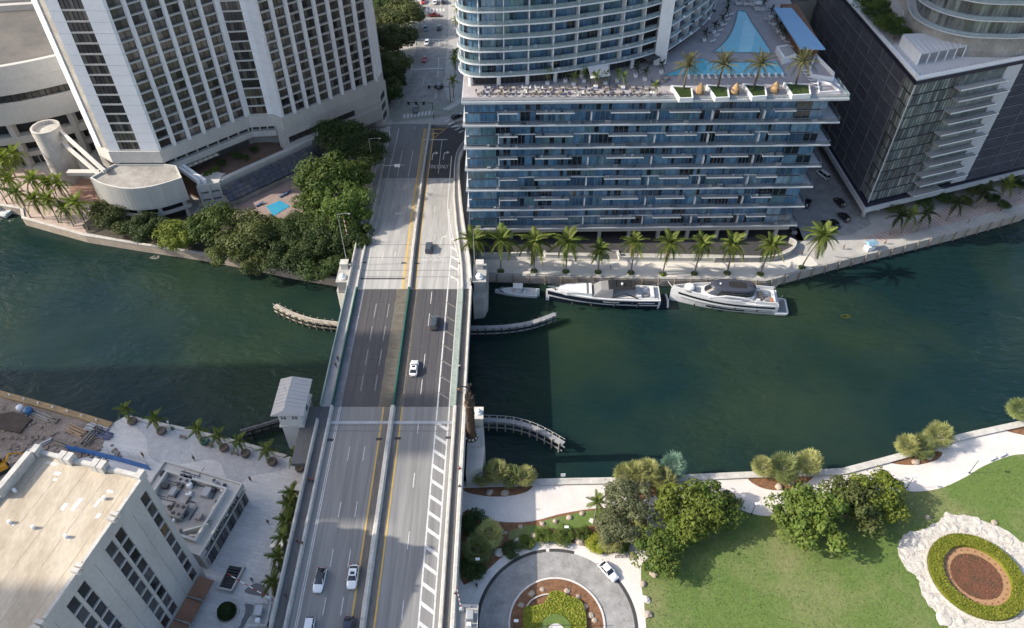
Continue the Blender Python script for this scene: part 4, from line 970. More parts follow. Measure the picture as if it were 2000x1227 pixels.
# flat roof between the hall and the tower
b = MB(); b.prism([(-140, 222), (-128.5, 203.8), (-123, 198.5), (-126, 205), (-133, 225)], 12, 13.2)
LK = thing('link_roof', 'dark stained flat roof between the curved hall and the hotel tower', 'roof', (-130, 212, 2)); obj('slab', b.mesh('slab', M_hcd), LK)
b = MB(); b.prism([(-139, 223), (-128, 206), (-124.5, 201), (-127, 207), (-134, 226)], 2, 12); obj('wall', b.mesh('wall', MATS['dark_recess']), LK)
# --- curved convention hall on the left
HA = thing('convention_hall', 'huge curved grey concrete hall with one dark ribbon window at the left edge', 'building', (-170, 225, 2))
hw = smooth_pts([(-225, 214), (-195, 213.0), (-175, 214.0), (-161, 217), (-152, 220.5), (-143, 225.5), (-134, 232)], 5)
def hall_ring(z, d): return [(p[0], p[1], z) for p in offs(hw, d)]
def band(name, z0, z1, d0, d1, m, t=1.5):
    b = MB(); a0, a1, c0, c1 = offs(hw, d0), offs(hw, d1), offs(hw, d0 + t), offs(hw, d1 + t)
    b.loft([[(p[0], p[1], z0), (q[0], q[1], z1), (r[0], r[1], z1), (s_[0], s_[1], z0)] for p, q, r, s_ in zip(a0, a1, c1, c0)]); return obj(name, b.mesh(name, m), HA)
M_hall = mat('hall_concrete', (0.40, 0.39, 0.365), var=.05, scale=.1, fine=1.0, col2=(0.36, 0.35, 0.33))
band('lower_wall', 18.3, 25.6, 0, 0, M_hall); band('upper_wall', 28.2, 32.6, 0, .3, M_hall); band('upper_wall', 32.64, 37.0, .3, .9, M_hall)
band('window_band', 25.5, 28.3, .7, .7, MATS['hotel_window_dark'])
for q in resample([Vector((*p, 25.6)) for p in offs(hw, .45)], 1.9):
    b = MB(); b.box(q.x - .07, q.x + .07, q.y - .15, q.y + .3, 25.6, 28.2); obj('mullion', b.mesh('mullion', M_dark), HA)
b = MB(); b.prism(offs(hw, 1.2) + [(-134, 262), (-225, 258)], 33, 36.98); obj('roof', b.mesh('roof', mat('dark_roof_felt', (0.075, 0.07, 0.066), var=.15, scale=.15, col2=(.12, .11, .10))), HA)
b = MB(); b.wall([(-225, 257), (-190, 258), (-165, 262), (-134, 268)], 30, 39, 2); obj('rear_parapet', b.mesh('rear_parapet', M_hall), HA)
b = MB(); b.prism([(-240, 262), (-134, 270), (-134, 330), (-240, 330)], 30, 38.0); obj('rear_roof', b.mesh('rear_roof', mat('pale_roof_felt', (0.42, 0.41, 0.39), var=.06, scale=.1)), HA)
band('recess_wall', 1.5, 18.4, 4, 4, MATS['dark_recess']); band('floor_band', 11.0, 13.5, .8, .8, M_hall, 3); band('floor_band', 5.6, 7.2, 1.5, 1.5, M_hall, 3); band('glazing', 2.2, 5.6, 3.0, 3.0, glass_mat('hall_glass', (.03, .035, .045)), .5)
for q in resample([Vector((*p, 2)) for p in offs(hw, 1.6)], 9):
    b = MB(); b.box(q.x - .9, q.x + .9, q.y - .7, q.y + 1.5, 2, 18.3); obj('column', b.mesh('column', M_hall), HA)
for q in resample([Vector((*p, 2)) for p in offs(hw, 2.6)], 3):
    b = MB(); b.box(q.x - .12, q.x + .12, q.y - .2, q.y + .2, 2, 5.6); obj('mullion', b.mesh('mullion', M_hall), HA)
# ================================================================== BLUE GLASS BLOCK WITH POOL DECK AND TOWER
rb_ = random.Random(5)
M_slab = mat('white_slab', (0.66, 0.665, 0.675), rough=.6, var=.05, scale=.3, fine=2)
M_mull = mat('blue_grey_mullion', (.17, .20, .235), rough=.5, var=.05)
M_slabf = mat('balcony_floor', (0.33, 0.32, 0.31), var=.08, scale=.4)
G_b = [glass_mat('blue_glass_%d' % k, c, rough=.14) for k, c in enumerate(((.095, .21, .34), (.065, .16, .275), (.14, .265, .38), (.04, .09, .155), (.012, .02, .032), (.11, .21, .255), (.22, .33, .41)))]
def pickb(w=(6, 7, 4, 4, 3.2, 3, 1)): return rb_.choices(G_b, w)[0]
def rail_mat(name, col, a):
    m = mat(name, col, rough=.1, var=.1, spec=.8, alpha=a); return m
M_rail = rail_mat('blue_glass_railing', (.07, .115, .155), .34); M_railp = rail_mat('pale_glass_railing', (.30, .40, .44), .35)
M_slabp = mat('grey_white_slab', (0.52, 0.54, 0.57), rough=.6, var=.06, scale=.3, fine=2)
PD = thing('glass_podium', 'wide blue glass apartment block with white balcony slabs and a pool deck on its roof', 'apartment block', (35, 200, 2))
pA, pB = (-12.2, 177.5), (81.8, 179.4)
PF = Facade(pA, pB); W = PF.L
ZB, DH = 8.0, 6.85
def pp(name, mb, m, label=None): return obj(name, mb.mesh(name, m), PD, label=label)
body = [(-11.5, 178.7), (81, 180.6), (81, 240), (-12, 240)]
b = MB(); b.prism(body, 7.0, 49.0); pp('core_wall', b, MATS['dark_recess'])
NB = 24; bw = W / NB
solid = [(-3.4, 1.5), (6.2, 16.2), (25.6, 35.8), (40.9, 49.1), (54.1, 64.3), (68.2, 73.9)]
# panes: one object per bay and storey
def pane_mesh(w, h, split):
    b = MB()
    for i in range(split):
        x0, x1 = w * i / split + .03, w * (i + 1) / split - .03
        b.mat(i % 3).quad((x0, .12, .05), (x1, .12, .05), (x1, .12, h - .05), (x0, .12, h - .05))
        b.mat(3).box(x0 - .05, x0 + .02, .02, .16, 0, h)
    b.mat(3).box(0, w, .02, .16, h - .1, h); b.box(0, w, .02, .16, 0, .08)
    return b.mesh('window', [G_b[0], G_b[1], G_b[2], M_mull])
p4, p3, p2 = pane_mesh(bw, 3.05, 4), pane_mesh(bw, 3.05, 3), pane_mesh(bw, 3.05, 2)
for k in range(6):
    for j in range(2):
        z = ZB + DH * k + .32 + j * 3.35
        for i in range(NB):
            X = PF.A.x + (i + .5) * bw
            onb = any(a - .5 < X < c + .5 for a, c in solid)
            flush = i < 2 or i >= NB - 2
            pale = i < 2
            me = p2 if flush else rb_.choice((p4, p3, p4))
            g1 = pickb((3, 1, 5, 0, 0, 3, 3)) if pale else pickb(); g2 = g1 if rb_.random() < .5 else pickb(); g3 = G_b[4] if (rb_.random() < .22 and not flush) else g1
            if flush: g2 = g1
            d = -.55 if flush else (.1 if (i * 7 + k) % 3 else .3)
            PF.place('window', me, PD, i * bw, d, z, mats=[g1, g2, g3, None])
# main slabs, glass railings, half slabs with solid balconies, party walls
def slabpoly(d, ext): return [(-12.9, 176.3 + d), (84.8 + ext, 178.3 + d), (84.4 + ext, 188), (83, 240), (-13, 240)]
for k in range(7):
    z = ZB + DH * k; top = k == 6
    b = MB(); b.prism(slabpoly(0, .45 * k - .8), z - (.3 if not top else .45), z + .12); pp('floor_slab', b, M_slabp)
    b = MB(); e = .45 * k - .8; q = [(-12.8, 176.55), (84.6 + e, 178.5), (84.2 + e, 187.5)]
    b.wall(q, z + .12, z + 1.2, .05); pp('glass_railing', b, M_railp if top else M_rail)
    b = MB(); b.wall(q, z + 1.2, z + 1.25, .06); pp('handrail', b, M_mull)
    if top: break
    z2 = z + 3.35
    b = PF.mb(MB()); b.box(0, W, .0, .6, z2 + .1, z2 + .26); pp('storey_beam', b, M_mull if k % 2 else M_hr)
    for a, c in solid:
        u0, u1 = a - PF.A.x, c - PF.A.x
        b = PF.mb(MB()); b.box(u0, u1, -1.25, .3, z2 + .02, z2 + .3); BL = pp('balcony', b, M_slab)
        b = PF.mb(MB()); b.box(u0, u1, -1.22, -1.17, z2 + .3, z2 + 1.25); b.box(u0, u0 + .05, -1.2, .1, z2 + .3, z2 + 1.25); b.box(u1 - .05, u1, -1.2, .1, z2 + .3, z2 + 1.25); obj('balcony_railing', b.mesh('balcony_railing', M_rail), BL)
        if rb_.random() < .5:
            for _ in range(rb_.randint(1, 3)):
                u = rb_.uniform(u0 + .6, u1 - .6); b = PF.mb(MB()); b.bbox(u, -.6, z2 + .3, .7, .6, .55, .08); obj('balcony_chair', b.mesh('balcony_chair', rb_.choice((M_white, M_hr, M_dark))), BL)
    for X in (-3.6, 20.7, 38.1, 52.4, 66.0): 
        b = PF.mb(MB()); b.box(X - PF.A.x - .14, X - PF.A.x + .14, -.8, .6, z + .12, z + 3.3); pp('party_wall', b, M_slab)
    for _ in range(8):
        X = rb_.uniform(-10, 80); b = PF.mb(MB()); b.bbox(X - PF.A.x, -.45, z + .12, rb_.uniform(.5, 1.6), .6, rb_.uniform(.4, .8), .1); pp('balcony_furniture', b, rb_.choice((M_white, M_slab, M_dark, M_hr, M_wood)))
b = MB(); b.prism([(-12.8, 177), (82, 178.6), (82, 240), (-12.8, 240)], 6.3, 7.5); pp('underside', b, M_conc)
# arcade below: columns, dark glazing, planters
for i in range(11):
    X = -9 + i * 8.8
    b = MB(); b.box(X - .5, X + .5, 179.6, 180.8, 1.5, 6.4); pp('column', b, M_conc)
b = MB(); b.box(-11, 80, 186, 187, 1.5, 6.4); pp('arcade_wall', b, glass_mat('arcade_glass', (.02, .022, .026)))
for i in range(30):
    X = -10 + i * 3; b = MB(); b.box(X - .06, X + .06, 185.9, 186.05, 1.5, 6.4); pp('mullion', b, M_conc)
# roof deck and pools
M_terr = grid_joint(mat('terrace_paving', (0.36, 0.335, 0.345), var=.05, scale=.3, fine=3), 1.2, 1.2, 0, None, .03, .12)
deckp = [(-12.7, 176.7), (86.2, 178.9), (84.6, 187), (86.6, 192), (84.6, 206), (87.5, 246), (-13, 246)]
b = MB(); b.prism([(p[0], p[1]) for p in deckp], 48.2, 49.46); pp('pool_deck', b, M_terr)
M_pool = mat('pool_water_turquoise', (0.10, 0.42, 0.54), rough=.05, var=.05, scale=.4, spec=.6, col2=(.13, .46, .56))
M_pools = mat('pool_water_shallow', (0.25, 0.56, 0.64), rough=.05, var=.05, scale=.4, spec=.6)
zt = lambda pts, z=49.6: [P2(x, y, z) for x, y in pts]
tri = smooth_pts(zt([(1395, 101), (1416, 83), (1430, 62), (1438, 40), (1442, 21)]), 4) + zt([(1455, 22), (1468, 45), (1486, 72), (1506, 103)])
low = zt([(1300, 147), (1340, 129), (1370, 114), (1387, 121), (1440, 123), (1516, 120), (1533, 145)])
for nm, q, lab in (('pool', tri, 'turquoise curved triangular pool'), ('pool', low, 'long turquoise pool nearest the terrace edge')):
    b = MB(); b.prism(offs(q, .45, True) if sum(q[i][0] * q[(i + 1) % len(q)][1] - q[(i + 1) % len(q)][0] * q[i][1] for i in range(len(q))) < 0 else offs(q, -.45, True), 49.3, 49.56); rim = pp('pool_coping', b, mat('pool_coping_stone', (.20, .23, .24), var=.1))
    b = MB(); b.prism(q, 49.3, 49.6); obj('pool', b.mesh('pool', M_pool), PD, label=lab)
b = MB(); q = zt([(1442, 101), (1453, 44), (1458, 38), (1476, 60), (1467, 102)], 49.605); b.face([(p[0], p[1], 49.605) for p in q[::-1]]); pp('shallow_shelf', b, M_pools, 'pale shallow shelf in the triangular pool')
# right-hand stair block, white boxes, service bar
for q, z1 in (([(1592, 112), (1627, 148), (1626, 158), (1585, 152), (1580, 140)], 50.6), ([(1596, 158), (1622, 165), (1640, 180), (1600, 182)], 50.0)):
    b = MB(); b.wall(zt(q), 49.4, z1, .25, True); pp('terrace_wall', b, M_white)
b = MB(); b.prism(zt([(1516, 92), (1538, 88), (1556, 108), (1530, 116)], 51), 49.4, 51.2); pp('bar_counter', b, M_white)
b = MB(); b.prism(zt([(1522, 92), (1540, 89), (1553, 104), (1534, 111)], 51.3), 51.2, 51.25); pp('bar_top', b, M_conc)
PV = thing('pool_pavilion', 'red brown pool bar pavilion under a long pale blue slanted roof', 'pavilion', (80, 210, 49.4))
b = MB(); b.prism(zt([(1556, 106), (1596, 108), (1552, 30), (1520, 30)], 49.6), 49.4, 53.0); obj('wall', b.mesh('wall', mat('cedar_cladding', (.22, .105, .06), var=.2, scale=1, stretch=(1, 1, .2))), PV)
b = MB(); b.prism([P2(x, y, 53.6) for x, y in ((1563, 95), (1612, 96), (1546, 16), (1511, 16))], 53.3, 53.7); obj('roof', b.mesh('roof', mat('blue_roof', (0.19, 0.36, 0.56), rough=.5, var=.04, scale=.3)), PV)
# tower
TW = thing('glass_tower', 'curved blue glass hotel tower rising from the pool deck', 'tower', (20, 205, 49))
def tp(name, mb, m, label=None): return obj(name, mb.mesh(name, m), TW, label=label)
tc = smooth_pts([(-13.5, 192), (-14.0, 187.0), (-11.8, 183.6), (-7.4, 182.5), (1.9, 183.4), (12.1, 185.2), (25.7, 189.8), (33.8, 193.3), (38.4, 196.2)], 5)
tc2 = smooth_pts([(41.6, 196.8), (49.3, 206.2), (55.8, 215.4), (60.5, 226), (63, 238), (63, 260)], 5)
back = [(63, 262), (-14, 262)]
full = tc + tc2 + back
fl = offs(full, 2.0, True)
TH = 3.36; NT = 25
b = MB(); b.prism(offs(full, 2.6, True), 49.4, 49.4 + TH * NT); tp('core_wall', b, MATS['dark_recess'])
glass_line = resample([Vector((*p, 0)) for p in offs(tc, 1.9)], .8)
def tower_panes(curve, inset, step, floors, flush_x=None):
    gl = resample([Vector((*p, 0)) for p in offs(curve, inset)], step)
    for i in range(len(gl) - 1):
        a, c = gl[i], gl[i + 1]; F = Facade(a, c)
        for k in range(floors):
            if F.L < .5: continue
            me = tpane
            g = pickb((5, 6, 4, 3, 2.2, 3, 1)); g2 = pickb((5, 6, 4, 3, 2.2, 3, 1))
            dd = -1.5 if (flush_x and a.x < flush_x - 1.6 * 0 + k * 2.0 - 4) else 0
            if dd: g = pickb((3, 1, 5, 0, 0, 3, 3)); g2 = g
            F.place('window', me, TW, 0, dd, 53.15 + TH * k, mats=[g, g2, g2, None])
tpane = pane_mesh(3.4, TH - .35, 3)
tower_panes(tc, 2.0, 3.4, 7, -6)
tower_panes(tc2, 2.0, 3.4, 6)
for k in range(NT):
    z = 53.0 + TH * k
    b = MB(); b.prism(full, z - .3, z); tp('floor_slab', b, M_slab)
    if k < 8:
        b = MB(); b.prism(offs(full, .35, True), z, z + .02); tp('balcony_floor', b, M_slabf)
        for cv in (tc, tc2[:22]):
            b = MB(); b.wall(offs(cv, .12), z + .02, z + 1.1, .05); tp('glass_railing', b, M_railp)
        for cv, st in ((tc, 6.4), (tc2[:22], 6.0)):
            pts = resample([Vector((*p, 0)) for p in cv], st); ipts = offs([tuple(p) for p in pts], 2.1)
            for p, q in list(zip(pts, ipts))[1:]:
                b = MB(); m_ = Vector(p[:2]).lerp(Vector(q), .15); b.wall([tuple(m_), q], z, z + TH - .3, .22); tp('balcony_divider', b, M_slab)
                if rb_.random() < .8:
                    c_ = Vector(p[:2]).lerp(Vector(q), .55); b = MB(); b.bbox(c_.x + 1.8, c_.y + .5, z, .8, .7, .5, .08); tp('balcony_chair', b, rb_.choice((M_wood, M_white, M_dark)))
b = MB(); b.box(38.6, 41.9, 195.9, 201, 49.4, 49.4 + TH * NT + 4); tp('white_pier', b, M_slab, 'plain white vertical pier splitting the curved facade')
b = MB(); b.prism(full, 49.4 + TH * NT, 49.4 + TH * NT + 4); tp('crown', b, M_slab)
gl = resample([Vector((*p, 0)) for p in offs(tc, 2.2)], 2.6)           # restaurant floor
for a, c in zip(gl, gl[1:]):
    F = Facade(a, c); F.place('shopfront_pane', p2, TW, 0, .3, 49.5, sc=(.66, 1, 1.02), mats=[rb_.choice((G_b[3], G_b[4], G_b[4], G_b[1])), G_b[4], G_b[4], None])
for q in resample([Vector((*p, 0)) for p in offs(tc, 1.6)], 7.5):
    b = MB(); b.cyl(q.x, q.y, 49.4, 52.8, .55, .55, 12); tp('column', b, M_slab)

# ---- terrace furniture
def on(x, y, z=49.48): return P(x, y, z)
lw = lounger_meshes(M_whitec)
rows = [((1345, 153), (1528, 150), 15, 0, 'white lounger in the row between the long pool and the planters'), ((1498, 40), (1543, 92), 7, 60, 'white lounger beside the triangular pool towards the pavilion'), ((1428, 30), (1392, 82), 6, -60, 'white lounger on the tower side of the triangular pool'), ((1570, 140), (1594, 172), 6, 90, 'white lounger on the right end of the terrace')]
for (a, c, n, rz, lab) in rows:
    for i in range(n):
        t = i / (n - 1); p = on(a[0] + (c[0] - a[0]) * t, a[1] + (c[1] - a[1]) * t)
        lounger(p, R(rz + rb_.uniform(-6, 6)), lab + (', %s from the left' % ORD[i] if rz in (0,) else ', %s from the top' % ORD[i]), 'white loungers on the pool deck', lw)
# woven pods
for i, (x, y) in enumerate(((1366, 184), (1435, 184), (1512, 181))):
    p = on(x, y); t = thing('wicker_pod', 'tan woven teardrop pod between the white planters, %s from the left' % ORD[i], 'garden seat', p, group='woven pods on the terrace')
    b = MB(); b.lathe(0, 0, [(.9, .15), (1.15, .6), (1.2, 1.1), (.95, 1.8), (.55, 2.5), (.2, 3.0), (.03, 3.2)], 14); obj('shell', b.mesh('shell', mat('wicker', (0.42, 0.27, 0.14), var=.15, scale=3, fine=9, bump=.5), True), t, True)
    b = MB(); b.cyl(0, 0, 0, .2, .8, .8, 12); obj('base', b.mesh('base', M_wood), t, True)
    b = MB(); b.ball((.25, -.95, 1.0), .5, 8, 6, (1, .35, 1.2)); obj('seat_opening', b.mesh('seat_opening', M_dark), t, True)
# white planter beds
for i, q in enumerate(([(1312, 168), (1328, 192), (1353, 191), (1350, 170)], [(1381, 166), (1398, 191), (1424, 190), (1421, 169)], [(1452, 164), (1470, 189), (1497, 187), (1494, 167)], [(1532, 162), (1548, 186), (1583, 184), (1580, 165)])):
    pts = [P2(x, y, 50.6) for x, y in q]; c = sum((Vector(p) for p in pts), Vector((0, 0))) / 4
    t = thing('planter_box', 'big white planter box at the terrace edge holding a date palm, %s from the left' % ORD[i], 'planter', (c.x, c.y, 49.46), group='white planter boxes on the terrace edge')
    b = MB(); b.wall(pts, 49.46, 50.7, .3, True); obj('box', b.mesh('box', M_white), t)
    b = MB(); b.prism(pts, 49.46, 50.45); obj('planting_soil', b.mesh('planting_soil', L_dark), t)
# restaurant tables with chairs
M_bluef = mat('blue_fabric', (.05, .065, .17), var=.15); M_tan = mat('tan_fabric', (.24, .19, .145), var=.15)
tb = MB(); tb.cyl(0, 0, .70, .75, .55, .55, 12); TT = tb.mesh('table_top', mat('table_grey', (.34, .33, .32))); ts = MB(); ts.cyl(0, 0, 0, .03, .3, .3, 10); ts.tube((0, 0, 0), (0, 0, .7), .05, .05, 6); TS_ = ts.mesh('stem', M_dark)
cs = MB(); cs.bbox(0, 0, .38, .55, .55, .12, .03); CSm = [cs.mesh('seat', m) for m in (M_tan, M_bluef, M_whitec)]; cb = MB(); cb.box(-.27, .27, .22, .29, .45, .95); CBm = [cb.mesh('backrest', m) for m in (M_tan, M_bluef, M_whitec)]
cl = MB(); [cl.box(x - .03, x + .03, y - .03, y + .03, 0, .4) for x in (-.23, .23) for y in (-.23, .23)]; CLm = cl.mesh('legs', M_dark)
spots = [(935 + 17 * i, 184.5 + (i % 2) * .5) for i in range(11)] + [(955 + 24 * i, 176) for i in range(8)] + [(1130 + 19 * i, 186) for i in range(9)] + [(1150, 178), (1185, 176), (1210, 172), (1236, 175), (1262, 178), (1280, 165), (1300, 158)]
for i, (x, y) in enumerate(spots):
    od = ORD[i if i < 11 else (i - 11 if i < 19 else (i - 19 if i < 28 else i - 28))]
    p = on(x, y); where = 'along the left terrace railing' if i < 11 else ('in the second row under the tower' if i < 19 else ('along the middle terrace railing' if i < 28 else 'among the potted palms of the terrace'))
    t = thing('cafe_table', 'small round grey cafe table %s, %s from the left' % (where, od), 'table', p, group='cafe tables on the terrace'); obj('table_top', TT, t, True); obj('stem', TS_, t, True)
    kk = rb_.choice((0, 0, 1, 2))
    for a, sd in ((0.3, 'right'), (2.4, 'rear left'), (4.5, 'front')):
        a += rb_.uniform(-.3, .3)
        c = thing('cafe_chair', '%s %s chair at the %s cafe table %s' % (sd, ('tan', 'blue', 'white')[kk], od, where), 'chair', (p.x + .95 * math.cos(a), p.y + .95 * math.sin(a), p.z), a - math.pi / 2, 'cafe chairs on the terrace'); obj('seat', CSm[kk], c, True); obj('backrest', CBm[kk], c, True); obj('legs', CLm, c, True)
# awnings
for q, z, m, lab in (([(1148, 131), (1187, 126), (1192, 147), (1154, 153)], 52.6, M_whitec, 'pale fabric awning over the restaurant terrace'), ([(1250, 108), (1272, 101), (1290, 112), (1268, 121)], 52.6, mat('dark_canopy', (.05, .055, .06)), 'dark square canopy beside the white pier')):
    pts = [P2(x, y, z) for x, y in q]; c = sum((Vector(p) for p in pts), Vector((0, 0))) / 4
    t = thing('awning', lab, 'awning', (c.x, c.y, 49.46)); b = MB(); b.prism(pts, z - .15, z); obj('canopy', b.mesh('canopy', m), t)
    for p in pts:
        b = MB(); b.tube((p[0], p[1], 49.46), (p[0], p[1], z - .1), .07, .07, 5); obj('pole', b.mesh('pole', M_dark), t)
# white daybeds with canopies at the head of the pool
for i, (x, y) in enumerate(((1441, 8), (1455, 9), (1469, 10), (1479, 19), (1449, 2), (1465, 2), (1482, 8))):
    p = on(x, y); t = thing('canopy_daybed', 'white canopied daybed behind the narrow end of the triangular pool, %s' % ('lower left', 'lower middle', 'lower right', 'nearest the pavilion', 'upper left', 'upper middle', 'upper right')[i], 'daybed', p, rb_.uniform(0, 1), 'white daybeds on the pool deck')
    b = MB(); b.bbox(0, 0, .1, 1.9, 1.9, .45, .08); obj('mattress', b.mesh('mattress', M_whitec), t, True)
    b = MB(); [b.tube((sx, sy, 0), (sx, sy, 2.1), .04, .04, 4) for sx in (-.95, .95) for sy in (-.95, .95)]; obj('posts', b.mesh('posts', M_white), t, True)
    b = MB(); b.loft([[(-1.05, -1.05, 2.1), (1.05, -1.05, 2.1), (1.05, 1.05, 2.1), (-1.05, 1.05, 2.1)], [(-.3, -.3, 2.5), (.3, -.3, 2.5), (.3, .3, 2.5), (-.3, .3, 2.5)]]); obj('canopy', b.mesh('canopy', M_whitec), t, True)

# ---- planter walls and steps on the promenade below
M_cream = mat('cream_wall', (0.52, 0.49, 0.44), var=.06, scale=.4)
zp = lambda pts, z=2.0: [P2(x, y, z) for x, y in pts]
for i, (q, h, lab) in enumerate((([(940, 502), (1045, 500), (1048, 494)], 1.3, 'pale straight planter wall beside the bridge on the far promenade'), ([(1062, 496), (1066, 503), (1172, 506), (1176, 498)], 1.2, 'pale planter wall in the middle of the far promenade'), ([(1205, 496), (1210, 508), (1320, 509), (1392, 510)], 1.2, 'long pale planter wall behind the first yacht'), ([(1394, 512), (1500, 510), (1540, 498), (1552, 482), (1540, 474)], 1.7, 'curved tan planter wall near the last promenade palm'))):
    pts = smooth_pts(zp(q), 4) if i == 3 else zp(q)
    t = thing('planter_wall', lab, 'garden wall', (*pts[1], 2)); b = MB(); b.wall(pts, 1.8, 2 + h, .4); obj('wall', b.mesh('wall', M_cream if i < 3 else M_hcd), t)
    b = MB(); b.wall(pts, 2 + h, 2.12 + h, .55); obj('cap', b.mesh('cap', M_para), t)
for k in range(5):
    b = MB(); b.prism(zp([(1176, 506 - k * 3), (1208, 506 - k * 3), (1208, 503 - k * 3), (1176, 503 - k * 3)]), 1.9, 2.08 + .12 * k); structure('step', b.mesh('step', M_plazad))
# ================================================================== DARK LOUVRED BLOCK ON THE RIGHT
rk = random.Random(9)
M_louv = mat('black_louvre', (0.135, 0.137, 0.155), rough=.5, var=.15, scale=.3, fine=3); M_band = mat('dark_blue_band', (0.012, 0.014, 0.03), rough=.5, var=.1)
M_lw = mat('dark_block_white', (0.50, 0.50, 0.51), var=.05, scale=.25)
G_d = [glass_mat('grey_glass_%d' % k, c, rough=.15) for k, c in enumerate(((.24, .27, .26), (.18, .205, .20), (.31, .33, .31), (.12, .13, .135), (.20, .20, .185)))]
DK_ = thing('dark_block', 'dark louvred office block with a glass corner and white balcony shelves', 'office block', (115, 200, 2))
def dp(name, mb, m, label=None, par=None): return obj(name, mb.mesh(name, m), par or DK_, label=label)
Cn = Vector((108.2, 188.9)); Lp_ = Vector(P2(1654, 0, 48.6)); Rp_ = Vector(P2(2000, 116, 48.6))
dl = (Cn - Lp_).normalized(); dr = (Rp_ - Cn).normalized()
Lend = Cn - dl * 75; Rend = Cn + dr * 85
FLf = Facade(Lend, Cn); FRf = Facade(Cn, Rend)
back_ = Rend + (Lend - Cn)
Z0d, Z1d, NFd = 8.6, 47.6, 11; fhd = (Z1d - Z0d) / NFd
poly = [tuple(Lend), tuple(Cn), tuple(Rend), tuple(back_)]
b = MB(); b.prism(offs(poly, .8, True), 5.5, 48.0); dp('core_wall', b, MATS['dark_recess'])
# left facade: louvred panels per storey, glass near the corner
sl = MB()
for k in range(6): sl.box(0, 1, -.3, .25, fhd * k / 6 + .05, fhd * k / 6 + .2)
sl.box(0, 1, .25, .4, 0, fhd); slm = sl.mesh('louvre_panel', M_louv)
gl_w = 6.0; npan = 9
for k in range(NFd):
    for i in range(npan):
        w = (75 - gl_w) / npan
        FLf.place('louvre_panel', slm, DK_, i * w + .04, rk.choice((0, 0, .1, .2)), Z0d + fhd * k, sc=(w - .08, 1, 1))
M_joint = mat('louvre_joint', (.165, .167, .185), var=.1)
for k in range(NFd + 1):
    for F, u0, u1 in ((FLf, 0, 75 - gl_w), (FRf, 36.6, 84)):
        b = F.mb(MB()); b.box(u0, u1, -.36, .1, Z0d + fhd * k - .07, Z0d + fhd * k + .05); dp('floor_ledge', b, M_joint)
for F, us in ((FLf, [i * (75 - gl_w) / npan for i in range(npan + 1)]), (FRf, [36.5 + i * 9.2 for i in range(5)])):
    for u in us: b = F.mb(MB()); b.box(u - .05, u + .05, -.32, .1, Z0d, Z1d); dp('vertical_joint', b, M_joint)
def gpane(w, h, n, frame=.05):
    b = MB()
    for i in range(n):
        x0, x1 = w * i / n + .03, w * (i + 1) / n - .03
        b.mat(i % 3).quad((x0, .1, .1), (x1, .1, .1), (x1, .1, h - .1), (x0, .1, h - .1)); b.mat(3).box(x0 - .05, x0 + .01, .0, .14, 0, h)
    b.mat(3).box(0, w, 0, .16, h - .22, h); return b.mesh('window', [G_d[0], G_d[1], G_d[2], MATS['dark_recess']])
ga = gpane(gl_w - .3, fhd, 4)
for k in range(NFd): FLf.place('window', ga, DK_, 75 - gl_w + .1, .05, Z0d + fhd * k, mats=[rk.choice(G_d), rk.choice(G_d), rk.choice(G_d), None])
# front facade: glass bays, balcony shelves, white fin wall, louvres
bayw = 4.4; gb = gpane(bayw, fhd, 4)
for k in range(NFd):
    for i in range(7):
        FRf.place('window', gb, DK_, .15 + i * bayw, .1, Z0d + fhd * k, mats=[rk.choice(G_d), rk.choice(G_d), rk.choice(G_d), None])
b = FRf.mb(MB()); b.box(-.1, .12, -.1, .12, Z0d, Z1d); dp('corner_mullion', b, M_lw)
for k in range(NFd):
    u0 = 14.6 + (k % 2) * 1.0; u1 = 33.5 - (2.6 if k % 2 == 0 else 0)
    if k == 0: u1 = 26
    z = Z0d + fhd * k
    b = FRf.mb(MB()); b.box(u0, u1, -2.6, .2, z - .12, z + .12); S_ = dp('balcony', b, M_slabf)
    b = FRf.mb(MB()); b.box(u0, u1, -2.6, -2.5, z + .12, z + .42); dp('balcony_edge', b, M_white, par=S_)
    b = FRf.mb(MB())
    for j in range(int((u1 - u0) / 1.1)): b.box(u0 + 1.1 * j, u0 + 1.1 * j + .06, -2.56, -2.5, z + .42, z + 1.15)
    b.box(u0, u1, -2.57, -2.5, z + 1.12, z + 1.18); dp('railing', b, M_steel, par=S_)
    if u1 > 30:
        b = FRf.mb(MB()); b.box(u0 + 2, u1, -.05, .1, z + .2, z + fhd - .3); dp('rear_screen', b, rk.choice(G_d[:3]))
b = FRf.mb(MB()); b.box(31.0, 36.4, -.4, .8, Z0d - .1, Z1d); dp('white_fin_wall', b, M_lw)
for k in range(NFd):
    for i in range(5): FRf.place('louvre_panel', slm, DK_, 36.6 + i * 9.2, 0, Z0d + fhd * k, sc=(9.1, 1, 1))
# bands, plinth, roof
def ring(d): return offs(poly, d, True)
b = MB(); b.prism(ring(-.35), 7.0, 8.5); dp('lower_band', b, M_band)
b = MB(); b.prism(ring(-.9), 5.4, 7.0); dp('plinth', b, M_lw)
b = MB(); b.prism(ring(-.5), 47.6, 48.7); dp('upper_band', b, M_band)
b = MB(); b.prism(ring(-.35), 48.7, 48.9); dp('roof', b, M_lw)
b = MB(); b.wall(ring(.2), 48.9, 49.5, .8, True); dp('roof_kerb', b, M_white)
for F, n, L in ((FRf, 60, 85), (FLf, 40, 75)):
    for i in range(n):
        b = F.mb(MB()); u = L * i / n; b.box(u, u + .08, 1.0, 1.08, 48.9, 50.0); dp('rail_post', b, M_steel)
for u in (8, 22, 36, 52, 68):
    b = FRf.mb(MB()); b.box(u - .5, u + .5, 2, 3, 1.5, 5.5); dp('column', b, M_lw)
